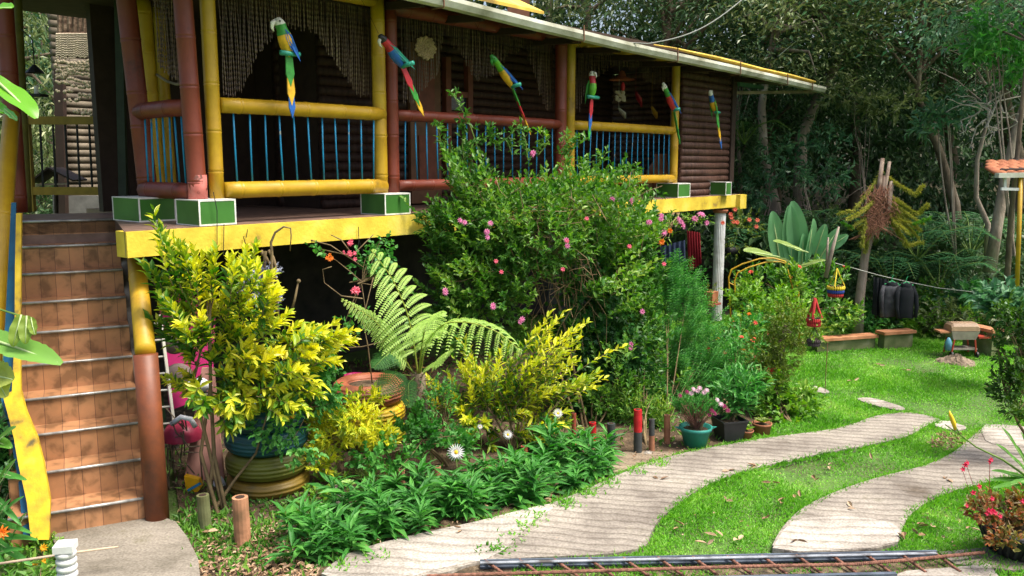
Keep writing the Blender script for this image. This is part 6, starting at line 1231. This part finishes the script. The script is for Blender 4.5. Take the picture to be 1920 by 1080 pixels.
# ------------------------------------------------------------------ forest
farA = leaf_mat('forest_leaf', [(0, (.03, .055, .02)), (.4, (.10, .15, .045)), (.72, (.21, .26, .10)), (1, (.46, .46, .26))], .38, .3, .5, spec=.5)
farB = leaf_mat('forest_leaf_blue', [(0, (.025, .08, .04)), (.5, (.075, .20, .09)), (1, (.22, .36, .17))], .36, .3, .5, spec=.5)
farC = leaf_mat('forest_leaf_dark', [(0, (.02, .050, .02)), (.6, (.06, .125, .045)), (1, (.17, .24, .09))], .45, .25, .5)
def crown_mesh(mb, rx, ry, rz, ncl, per, L, wd, seed, droop=.4):
    g = np.random.default_rng(seed); limbs = []
    for c in range(ncl):
        d = unit(g.normal(0, 1, 3)+V(0, 0, .15)); rad = g.uniform(.35, 1)**.6; p = V(rx, ry, rz)*d*rad*g.uniform(.8, 1.15); limbs.append(p)
        k = per; cr = g.uniform(.35, .75); q = p+g.normal(0, 1, (k, 3))*V(cr, cr, cr*.38)
        dd = unit((q-p)*V(1, 1, .3)+g.normal(0, .35, (k, 3))+V(0, 0, -droop)); ll = L*g.uniform(.6, 1.25, k)
        mb.leaves(q, dd, ll, ll*wd, N=UZ+g.normal(0, .5, (k, 3)), seg=1, droop=.2, fold=.12)
    return limbs
crowns = []
def forest_tree(x, y, hz, rx, rz, kind, lb, trunk_px=None, group='forest trees beyond the garden', mat=None, base_z=None, ncl=60, per=95, L=.17, r0=.16, tm=None):
    z0 = float(gz(x, y)) if base_z is None else base_z; t = thing('forest_tree', V(x, y, z0), lb, 'tree', group)
    key = (kind, ncl, per)
    found = [c for c in crowns if c[0] == key]
    M0 = V(x, y, z0+hz)
    if not found:
        mb = MB(); limbs = crown_mesh(mb, 2.6, 2.2, 2.0, ncl, per, L, (.34, .42, .30)[kind], 31+kind); mb.v = [v+M0 for v in mb.v]
        o = bpy.data.objects.new('crown', mb.mesh('crown', mat or (farA, farB, farC)[kind], Matrix.Translation(Vector(M0)).inverted())); C.objects.link(o); crowns.append((key, o.data, limbs)); lm_ = limbs; me = o.data
    else: _, me, lm_ = found[0]; o = bpy.data.objects.new('crown', me); C.objects.link(o)
    o.parent = t; o.location = (0, 0, hz); sc = rx/2.6; an_ = random.uniform(0, 6.28); o.scale = (sc, sc, rz/2.0); o.rotation_euler = (0, 0, an_)
    if mat and mat != me.materials[0]:
        o.material_slots[0].link = 'OBJECT'; o.material_slots[0].material = mat
    tr = MB(); top = M0+UZ*rz*.2
    pts = [V(x, y, z0-.2), V(x, y, z0)+(top-V(x, y, z0))*.35+rng.normal(0, .12, 3)*V(1, 1, 0), V(x, y, z0)+(top-V(x, y, z0))*.7+rng.normal(0, .18, 3)*V(1, 1, 0), top] if trunk_px is None else trunk_px+[top]
    tr.tube(pts, np.linspace(r0, r0*.35, len(pts)), 9)
    ca, sa_ = math.cos(an_), math.sin(an_)
    for q in lm_[::4]:
        e = M0+V((q[0]*ca-q[1]*sa_)*sc, (q[0]*sa_+q[1]*ca)*sc, q[2]*rz/2.0); a = pts[-2]+(top-pts[-2])*random.uniform(0, .9); m_ = (a+e)/2+rng.normal(0, .15, 3)+UZ*.15; tr.tube([a, m_, e], [r0*.35, r0*.2, r0*.06], 5, caps=False)
    obj('trunk', tr, tm or bark, t, smooth=True); return t
def gx(px, d): return (px-960)/FPX*d
# front row with trunks one can see
def tp(pts, d): return [W(a, b_, d) for a, b_ in pts]
forest_tree(gx(1440, 17.5), 17.5, 5.0, 2.3, 1.3, 0, 'forest tree with mottled trunk just right of the roof end', tp([(1462, 470), (1452, 380), (1432, 290), (1428, 200), (1440, 120)], 17.5), r0=.13, tm=barkp)
forest_tree(gx(1500, 18.5), 18.5, 5.4, 2.4, 1.4, 1, 'forest tree with reddish leaning trunk behind the banana plant', tp([(1498, 450), (1500, 360), (1502, 260), (1530, 190), (1575, 110)], 18.5), r0=.17, tm=barkp)
forest_tree(gx(1700, 17.5), 17.5, 6.0, 3.3, 1.1, 0, 'wide forest tree with pale lit canopy over the cut conifer', tp([(1800, 500), (1790, 380), (1760, 280), (1720, 180)], 17.5), r0=.12, ncl=70, per=110)
forest_tree(gx(1870, 13.6), 13.6, 5.6, 1.9, 1.5, 1, 'right hand tree with straight pale trunk beside the pavilion', tp([(1855, 510), (1868, 430), (1885, 330), (1905, 240), (1935, 150)], 13.6), r0=.10, tm=barkp, L=.15)
forest_tree(gx(1830, 14.2), 14.2, 4.4, 1.0, .6, 1, 'thin crooked pale tree left of the pavilion', tp([(1850, 500), (1852, 420), (1830, 370), (1832, 300), (1848, 240), (1856, 215)], 14.2), r0=.05, tm=barkp, ncl=30, per=50)
forest_tree(gx(1370, 17.8), 17.8, 4.0, .9, .8, 1, 'thin forked sapling in the gap right of the log wall', tp([(1392, 420), (1388, 330), (1384, 270)], 17.8), r0=.05, tm=barkp, ncl=30, per=50)
# canopy masses
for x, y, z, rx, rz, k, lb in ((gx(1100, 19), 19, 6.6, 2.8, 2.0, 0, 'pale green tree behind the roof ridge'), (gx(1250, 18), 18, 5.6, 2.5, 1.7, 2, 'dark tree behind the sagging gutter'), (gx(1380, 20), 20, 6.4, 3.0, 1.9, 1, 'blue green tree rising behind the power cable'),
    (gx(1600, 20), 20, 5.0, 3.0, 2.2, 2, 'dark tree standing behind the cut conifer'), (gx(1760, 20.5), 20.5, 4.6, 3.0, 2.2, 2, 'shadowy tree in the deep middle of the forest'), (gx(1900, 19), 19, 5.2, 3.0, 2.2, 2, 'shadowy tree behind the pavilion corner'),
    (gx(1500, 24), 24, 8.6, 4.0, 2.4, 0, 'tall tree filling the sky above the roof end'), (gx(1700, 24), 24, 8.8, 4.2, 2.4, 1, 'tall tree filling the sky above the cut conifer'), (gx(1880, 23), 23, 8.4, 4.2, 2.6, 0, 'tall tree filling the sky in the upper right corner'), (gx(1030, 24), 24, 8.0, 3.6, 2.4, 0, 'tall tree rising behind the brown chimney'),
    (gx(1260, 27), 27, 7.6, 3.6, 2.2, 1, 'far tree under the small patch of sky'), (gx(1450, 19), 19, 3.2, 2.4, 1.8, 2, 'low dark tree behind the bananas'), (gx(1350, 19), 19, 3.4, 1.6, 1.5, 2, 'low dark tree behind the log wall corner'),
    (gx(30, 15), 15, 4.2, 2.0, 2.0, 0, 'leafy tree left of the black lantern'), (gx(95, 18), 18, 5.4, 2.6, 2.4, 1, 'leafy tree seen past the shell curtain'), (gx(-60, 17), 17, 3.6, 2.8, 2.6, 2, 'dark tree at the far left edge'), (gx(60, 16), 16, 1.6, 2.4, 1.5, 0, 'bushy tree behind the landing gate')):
    forest_tree(x, y, z, rx, rz, k, lb, r0=.15 if z > 4 else .08)
# hanging foreground canopy at the right
t = forest_tree(gx(1900, 12.6), 12.6, 4.95, 1.5, .62, 1, 'overhanging leafy boughs in the upper right corner', r0=.05, base_z=0, L=.13, ncl=26, per=70, group='overhanging boughs')
ff = MB(); X2, Y2 = np.meshgrid(np.linspace(-60, 90, 60), np.concatenate([np.linspace(13.6, 30, 24), [45, 80]])); a_, b_ = len(Y2), 60; i = np.arange(a_-1)[:, None]; j = np.arange(b_-1)[None]
ff.add(np.stack([X2, Y2, gz(X2, Y2)+.012], -1), np.stack([i*b_+j, i*b_+j+1, (i+1)*b_+j+1, (i+1)*b_+j], -1).reshape(-1, 4))
tag(obj('forest_floor', ff, noise_mat('leaf_mould', [(.3, (.015, .014, .008)), (.55, (.04, .035, .016)), (.75, (.03, .06, .018))], 3, .95, .8, 20), smooth=True), kind='structure')
# leafy saplings with visible sprays
def sapling(pxs, d, blobs, mat, lb, L=.16, w_=.06, group='leafy saplings at the forest edge'):
    return shrub('sapling', W(*pxs, d), [bl(a, b_, d, rx, ry, n_) for a, b_, rx, ry, n_ in blobs], mat, L, w_, lb, 'sapling', group, TL=.3, nl=8, stems=7, r0=.014, stemmat=barkp, droop=.35, up=.2)
sapling((1540, 520), 16.8, [(1470, 300, 55, 50, 40), (1540, 330, 50, 40, 36), (1420, 360, 40, 40, 30), (1560, 260, 40, 30, 20)], farB, 'blue green sapling between the two leaning trunks')
sapling((1790, 480), 14.2, [(1760, 225, 40, 30, 26), (1800, 200, 34, 26, 20), (1740, 240, 20, 20, 10)], farB, 'sapling spray hanging left of the curly bare twigs')
sapling((1900, 480), 12.9, [(1860, 60, 50, 50, 40), (1900, 120, 40, 40, 30), (1830, 90, 30, 30, 20)], green3, 'bright spray of leaves high at the right edge')
sapling((1400, 500), 17, [(1400, 300, 34, 50, 30), (1440, 420, 50, 30, 30), (1510, 400, 50, 30, 26)], farC, 'dark sapling leaves behind the corner column')
sapling((1640, 560), 17.0, [(1600, 180, 70, 30, 40), (1690, 200, 80, 30, 40), (1560, 420, 40, 30, 20)], farA, 'spreading sapling in front of the deep forest')
# curly bare twigs
mb = MB(); c = W(1850, 215, 13.4)
for k in range(16): 
    p = c+V(rng.normal(0, .1), 0, rng.normal(0, .1)); q = [p]; a = rng.uniform(0, 6.28)
    for s_ in range(6): a += rng.uniform(-.9, .9); q.append(q[-1]+V(math.cos(a)*.12, rng.normal(0, .04), math.sin(a)*.08))
    mb.tube(q, np.linspace(.013, .005, 7), 5, caps=False)
mb.tube([W(1848, 240, 13.4), W(1870, 190, 13.4), W(1925, 178, 13.4)], [.02, .015, .01], 6)
single('bare_twigs', mb, flat('grey_twig', (.35, .32, .27), .8), c, 'tangle of curly bare grey twigs at the right', 'twigs')
# undergrowth at the forest edge: single bushes and ferns
ub = [(1560, 520, 13.6), (1640, 560, 13.6), (1720, 560, 13.4), (1765, 600, 12.6), (1800, 560, 13.2), (1850, 560, 12.9), (1690, 500, 14.5), (1760, 470, 14.6), (1600, 460, 14.8), (1420, 500, 15.6), (1480, 520, 15), (1380, 440, 16.2), (1540, 440, 14.6), (1620, 610, 13.2), (1700, 610, 13.2), (1900, 600, 12.2)]
ubl = ['beside the striped basket', 'behind the cut conifer trunk', 'just right of the jackets', 'behind the barbecue', 'between barbecue and pavilion', 'under the pavilion pole', 'dim, above the jackets', 'dim, above the barbecue', 'dim, left of the cut conifer', 'behind the yellow arch', 'behind the bananas', 'dim, right of the white column', 'dim, between banana and conifer', 'low, by the left garden wall', 'low, by the short garden wall', 'at the right edge under the pavilion']
for i, ((px, py, d), lb) in enumerate(zip(ub, ubl)):
    near = d < 13.5; mt = (farB, green3, green1, farA)[i % 4] if near else farC
    p0 = W(px, py, d); p0[2] = 0
    shrub('undergrowth_bush', p0, [bl(px, py, d, 52, 36, 46 if near else 60), bl(px+20, py+20, d, 50, 30, 30)], mt, .13 if near else .17, .07, 'forest edge bush '+lb, 'bush', 'bushes along the forest edge', TL=.25, nl=7, stems=10, seg=2 if near else 1, droop=.3, up=.3)
shrub('pale_bush', G(1800, 640), [bl(1800, 590, 12.8, 80, 26, 120), bl(1740, 610, 12.6, 40, 26, 50), bl(1870, 600, 12.4, 40, 26, 50)], green4, .07, .035, 'pale small leaved bush behind the barbecue lid', TL=.15, nl=9, stems=20)
def fern(x, y, z, nf, L, mat, lb, group=None, seed=0):
    t = thing('fern', V(x, y, z), lb, 'fern', group); mb = MB(); sb = MB()
    for k in range(nf):
        a = k*6.283/nf+rng.uniform(-.3, .3); o = V(math.cos(a), math.sin(a), 0); l_ = L*rng.uniform(.8, 1.15); b0 = V(x, y, z)
        frond(mb, sb, [b0, b0+o*l_*.3+UZ*l_*.4, b0+o*l_*.65+UZ*l_*.5, b0+o*l_*1.+UZ*l_*.28], l_*.22, 16, .15, V(0, 0, 1), l_*.035, .2, 8, r0=.01)
    obj('fronds', mb, mat, t); obj('stalks', sb, greenstem, t); return t
fmt = leaf_mat('forest_fern_leaf', [(0, (.02, .09, .035)), (.6, (.06, .20, .075)), (1, (.14, .32, .12))], .5, .35, 1.5)
for i, (px, py, d, L, lb) in enumerate([(1400, 470, 15.6, 1.2, 'fern arching behind the white column top'), (1440, 440, 15.8, 1.2, 'fern behind the tallest banana leaf'), (1480, 470, 15.2, 1.0, 'fern right of the banana plant'), (1720, 470, 13.6, 1.2, 'large fern right of the cut conifer'), (1670, 520, 13.4, 1.1, 'fern above the black trousers'), (1760, 520, 13.6, 1.1, 'fern above the barbecue'), (1820, 460, 14.4, 1.3, 'dim fern in the deep forest at right'), (1640, 440, 14.4, 1.1, 'dim fern behind the conifer trunk'), (1395, 250, 16, .8, 'small lit fern head under the roof overhang')]):
    p = W(px, py+20, d); fern(p[0], p[1], p[2], 9, L, fmt if i < 8 else fernd, lb, 'ferns at the forest edge')
# uncountable forest mass behind everything
mb = MB(); n_ = 52000
def mass(x0, x1, y0, y1, z0, z1, n_, L):
    P_ = np.c_[rng.uniform(x0, x1, n_), rng.uniform(y0, y1, n_), z0+(z1-z0)*rng.random(n_)]
    k = (np.sin(P_[:, 0]*1.3+P_[:, 2]*.9)+np.sin(P_[:, 2]*1.7-P_[:, 0]*.6)+rng.normal(0, .7, n_)) > -.7; P_ = P_[k]; k = len(P_)
    mb.leaves(P_, unit(rng.normal(0, .7, (k, 3))+V(0, -.3, -.5)), L*rng.uniform(.6, 1.3, k), L*.42, seg=1, N=UZ+V(0, -.7, 0)+rng.normal(0, .5, (k, 3)))
mass(-3, 26, 27, 31, -.2, 12.5, 60000, .34); mass(-22, -8, 20, 24, -.5, 8, 26000, .26); mass(3, 16, 14.6, 18, 0, 1.6, 16000, .18); mass(2, 20, 19, 23, .4, 4.2, 34000, .22); mass(-14, -7, 13.5, 16, -.5, 2.2, 9000, .14)
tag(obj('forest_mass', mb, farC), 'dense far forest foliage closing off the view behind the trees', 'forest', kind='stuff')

# ------------------------------------------------------------------ near plants at the frame edges
shrub('edge_shrub', W(1990, 900, 7.2), [bl(1900, 640, 7.3, 46, 70, 90), bl(1885, 720, 7.2, 34, 40, 50), bl(1925, 740, 7.1, 46, 60, 80), bl(1890, 580, 7.4, 24, 22, 20), bl(1930, 600, 7.3, 40, 50, 50)], leaf_mat('edge_leaf', [(0, (.015, .05, .01)), (.6, (.05, .13, .015)), (1, (.14, .24, .03))], .4, .3, 2), .055, .03, 'dark small leaved shrub reaching in at the right edge', TL=.12, nl=9, stems=30, seg=2, r0=.014)
shrub('edge_shrub', W(1960, 640, 9.5), [bl(1900, 560, 9.6, 60, 26, 40), bl(1880, 580, 9.5, 30, 22, 20)], farB, .16, .10, 'blue green broad leaved shrub above the dark edge shrub', TL=.2, nl=6, stems=10, seg=2, droop=.4)
c = G(1905, 1042); c[2] = .0; t = thing('tyre_pot', c, 'black tyre planter with ribbed tread and red begonia', 'planter'); mb = MB(); mb.lathe(c, [(.05, .0), (.12, .0), (.17, .06), (.215, .15), (.235, .2), (.2, .215), (.17, .2), (.15, .12)], 40)
obj('tyre', mb, flat('black_rubber', (.022, .022, .024), .6), t, smooth=True); mb = MB()
for k in range(26): a = k*6.283/26; mb.tube([c+V(math.cos(a-.05)*.235, math.sin(a-.05)*.235, .195), c+V(math.cos(a+.08)*.205, math.sin(a+.08)*.205, .12), c+V(math.cos(a)*.172, math.sin(a)*.172, .05)], .012, 4)
obj('tread', mb, MATS['black_rubber'], t); obj('soil', MB().lathe(c+UZ*.18, [(0, .02), (.18, 0)], 20), soil, t)
begm = leaf_mat('begonia_leaf', [(0, (.12, .03, .015)), (.3, (.28, .09, .03)), (.55, (.16, .15, .04)), (1, (.30, .28, .08))], .45, .3, 4)
t = shrub('begonia', c+UZ*.2, [bl(1890, 960, c[1], 60, 30, 90), bl(1835, 955, c[1]-.05, 28, 22, 30), bl(1930, 950, c[1], 40, 34, 50), bl(1880, 1010, c[1]-.28, 30, 20, 24)], begm, .045, .034, 'reddish brown begonia spilling over the black tyre', 'begonia', TL=.08, nl=6, stems=30, seg=2, up=.6)
for px, py in ((1805, 880), (1813, 868), (1810, 872), (1858, 862), (1855, 866), (1836, 912), (1825, 924), (1812, 948), (1860, 935), (1858, 961), (1862, 958), (1866, 962), (1850, 963), (1855, 957), (1875, 968), (1918, 940)): flower(W(px, py, c[1]-.3), unit(V(rng.normal(0, .4), -1, .4)), .019, leaf_mat('crimson_petal', [(0, (.60, .02, .08)), (1, (.75, .08, .16))], .6, .3), t, 5)
mb = MB()
for a, b_ in (((1838, 960), (1806, 885)), ((1850, 960), (1812, 872)), ((1862, 955), (1856, 868)), ((1860, 950), (1836, 915))): mb.tube([W(*a, c[1]-.2), W((a[0]+b_[0])/2-4, (a[1]+b_[1])/2, c[1]-.25), W(*b_, c[1]-.29)], .002, 4)
obj('flower_stalks', mb, flat('crimson_stalk', (.3, .05, .05), .7), t)
t = thing('sword_leaf_plant', W(1930, 930, 6.3), 'plant with long sword leaves at the right edge', 'plant'); sw = leaf_mat('sword_leaf', [(0, (.04, .16, .02)), (1, (.13, .30, .04))], .4, .35)
for tpx, tpy, d in ((1868, 832, 6.2), (1878, 800, 6.3), (1860, 882, 6.1), (1855, 900, 6.1), (1895, 905, 6.0), (1900, 830, 6.4), (1915, 810, 6.4), (1862, 915, 6.0), (1900, 860, 6.1), (1925, 800, 6.4)): paddle(t, W(1945, 900, 6.3), W(tpx, tpy, d), .045, V(.2, -.6, .8), .15, 0, sw)
t = thing('yellow_bud', W(1790, 790, 6.0), 'single yellow lily bud on a long bent stalk', 'flower'); obj('bud', MB().tube([W(1791, 806, 6.), W(1788, 793, 6.), W(1782, 778, 6.), W(1780, 770, 6.)], [.008, .017, .013, .002], 9), flat('yellow_bud', (.78, .50, .03), .5), t, smooth=True)
obj('stalk', MB().tube([W(1935, 900, 6.2), W(1880, 862, 6.1), W(1830, 838, 6.0), W(1800, 815, 6.0), W(1772, 796, 6.0)], [.009, .008, .006, .005, .004], 6).tube([W(1800, 815, 6.0), W(1792, 800, 6.0)], .005, 6), greenstem, t, smooth=True)
rosette(W(1890, 1052, 5.6), .1, 22, strapm, 'ground_plant', 'round leaved green plant below the tyre planter', 'plant', .4, .7)
# foreground left
t = thing('climbing_leaves', W(-20, 100, 4.2), 'big fresh green leaves entering the frame at upper left', 'leaves'); nl_ = leaf_mat('fresh_leaf', [(0, (.10, .34, .02)), (1, (.18, .45, .03))], .35, .45)
paddle(t, W(-20, 140, 4.2), W(68, 222, 4.1), .13, V(.5, -.5, .8), .25, .05, nl_); paddle(t, W(-30, 20, 4.2), W(24, 14, 4.1), .09, V(.1, -.6, .8), .1, 0, nl_); paddle(t, W(-30, 195, 4.2), W(12, 212, 4.1), .08, V(.1, -.6, .8), .1, 0, nl_); paddle(t, W(8, 204, 4.1), W(32, 226, 4.1), .035, V(.1, -.6, .8), .1, 0, ban)
obj('vine', MB().tube([W(-60, 60, 4.3), W(-40, 140, 4.25), W(-20, 145, 4.2)], .006, 5), greenstem, t)
t = thing('gourd_leaves', W(-40, 680, 4.4), 'large angular leaves over the lower left stair parapet', 'leaves'); paddle(t, W(-60, 622, 4.4), W(116, 682, 4.3), .15, V(.0, -.55, .8), .12, 0, leaf_mat('gourd_leaf', [(0, (.12, .30, .04)), (1, (.20, .38, .08))], .5, .4), .12)
yl = leaf_mat('yellowing_leaf', [(0, (.30, .38, .06)), (1, (.42, .46, .12))], .5, .45); paddle(t, W(-30, 700, 4.4), W(26, 712, 4.3), .16, V(0, -.8, .5), .1, 0, yl, .1); paddle(t, W(-16, 690, 4.35), W(12, 745, 4.3), .12, V(0, -.8, .5), .1, 0, yl, .1)
for a, b_, wd in (((40, 590), (24, 650), .07), ((50, 592), (48, 645), .07), ((58, 596), (66, 628), .05)): paddle(t, W(*a, 4.35), W(*b_, 4.3), wd, V(.2, -1, 0), .2, 0, leaf_mat('curled_leaf', [(0, (.10, .22, .02)), (1, (.28, .34, .06))], .5, .4))
obj('vine', MB().tube([W(-40, 560, 4.5), W(0, 580, 4.45), W(38, 592, 4.4), W(60, 596, 4.4)], .005, 5).tube([W(-60, 622, 4.4), W(-60, 700, 4.4), W(-30, 700, 4.4)], .006, 5), greenstem, t)
t = thing('strap_plant', W(-40, 1000, 5.2), 'long strap leaves and orange flower at the lower left edge', 'plant')
for b_, tp_, wd in (((-60, 1000), (70, 1012), .05), ((-60, 960), (60, 1000), .045), ((-40, 900), (40, 985), .045), ((-50, 1040), (20, 935), .05), ((-60, 1000), (30, 860), .06), ((-50, 1040), (44, 1030), .045), ((-40, 1000), (45, 930), .04), ((-30, 850), (30, 800), .07), ((-30, 880), (50, 900), .05), ((-30, 820), (22, 840), .09), ((0, 1050), (50, 960), .04), ((-50, 960), (10, 1060), .05), ((-30, 1000), (60, 1060), .05)): paddle(t, W(*b_, 5.3), W(*tp_, 5.15), wd, V(rng.normal(0, .3), -.6, .8), .18, 0, (sw, green3, strapm)[int(rng.integers(3))])
flower(W(4, 998, 5.1), unit(V(.2, -1, .3)), .05, orangef, t, 9)
shrub('undergrowth_bush', W(-20, 1000, 5.8), [bl(-5, 830, 6.0, 30, 60, 50), bl(0, 920, 5.9, 40, 60, 60), bl(5, 1020, 5.7, 40, 60, 50)], green2, .08, .05, 'dark leafy bush filling the lower left corner', TL=.14, nl=6, stems=10, seg=2)
t = shrub('marigold', G(85, 1090), [bl(85, 1020, 5.45, 34, 16, 34), bl(80, 1055, 5.4, 34, 20, 30)], green4, .035, .02, 'small yellow flowered marigold at the foot of the parapet', 'marigold', r0=.003, TL=.07, nl=6, stems=10, seg=2)
for px, py in ((82, 1027), (85, 1052), (90, 1070), (66, 1062)): flower(W(px, py, 5.3), unit(V(.1, -1, .4)), .03, leaf_mat('marigold_petal', [(0, (.7, .35, .01)), (1, (.8, .5, .03))], .6, .3), t, 9)
t = thing('fluted_post', G(128, 1100), 'stub of white fluted plaster post at the bottom left', 'post'); c = G(128, 1096, .05); mb = MB()
for k in range(5): mb.lathe(c+UZ*(.045*k-.0), [(0, 0), (.048, 0), (.060, .012), (.060, .03), (.048, .043), (0, .043)], 18)
obj('shaft', mb, plaster, t, smooth=True); obj('cap', MB().box(c+UZ*.245, V(.055, .01, 0), V(-.01, .055, 0), V(0, 0, .022)), plaster, t)
single('bamboo_cane', MB().tube([W(-20, 1060, 4.9), W(60, 1048, 4.95), W(140, 1036, 5.0), W(222, 1025, 5.05)], [.009, .009, .008, .006], 8), flat('dry_cane', (.45, .34, .24), .7), W(100, 1042, 5), 'dry pale cane lying across the lower left corner', 'cane', smooth=True)
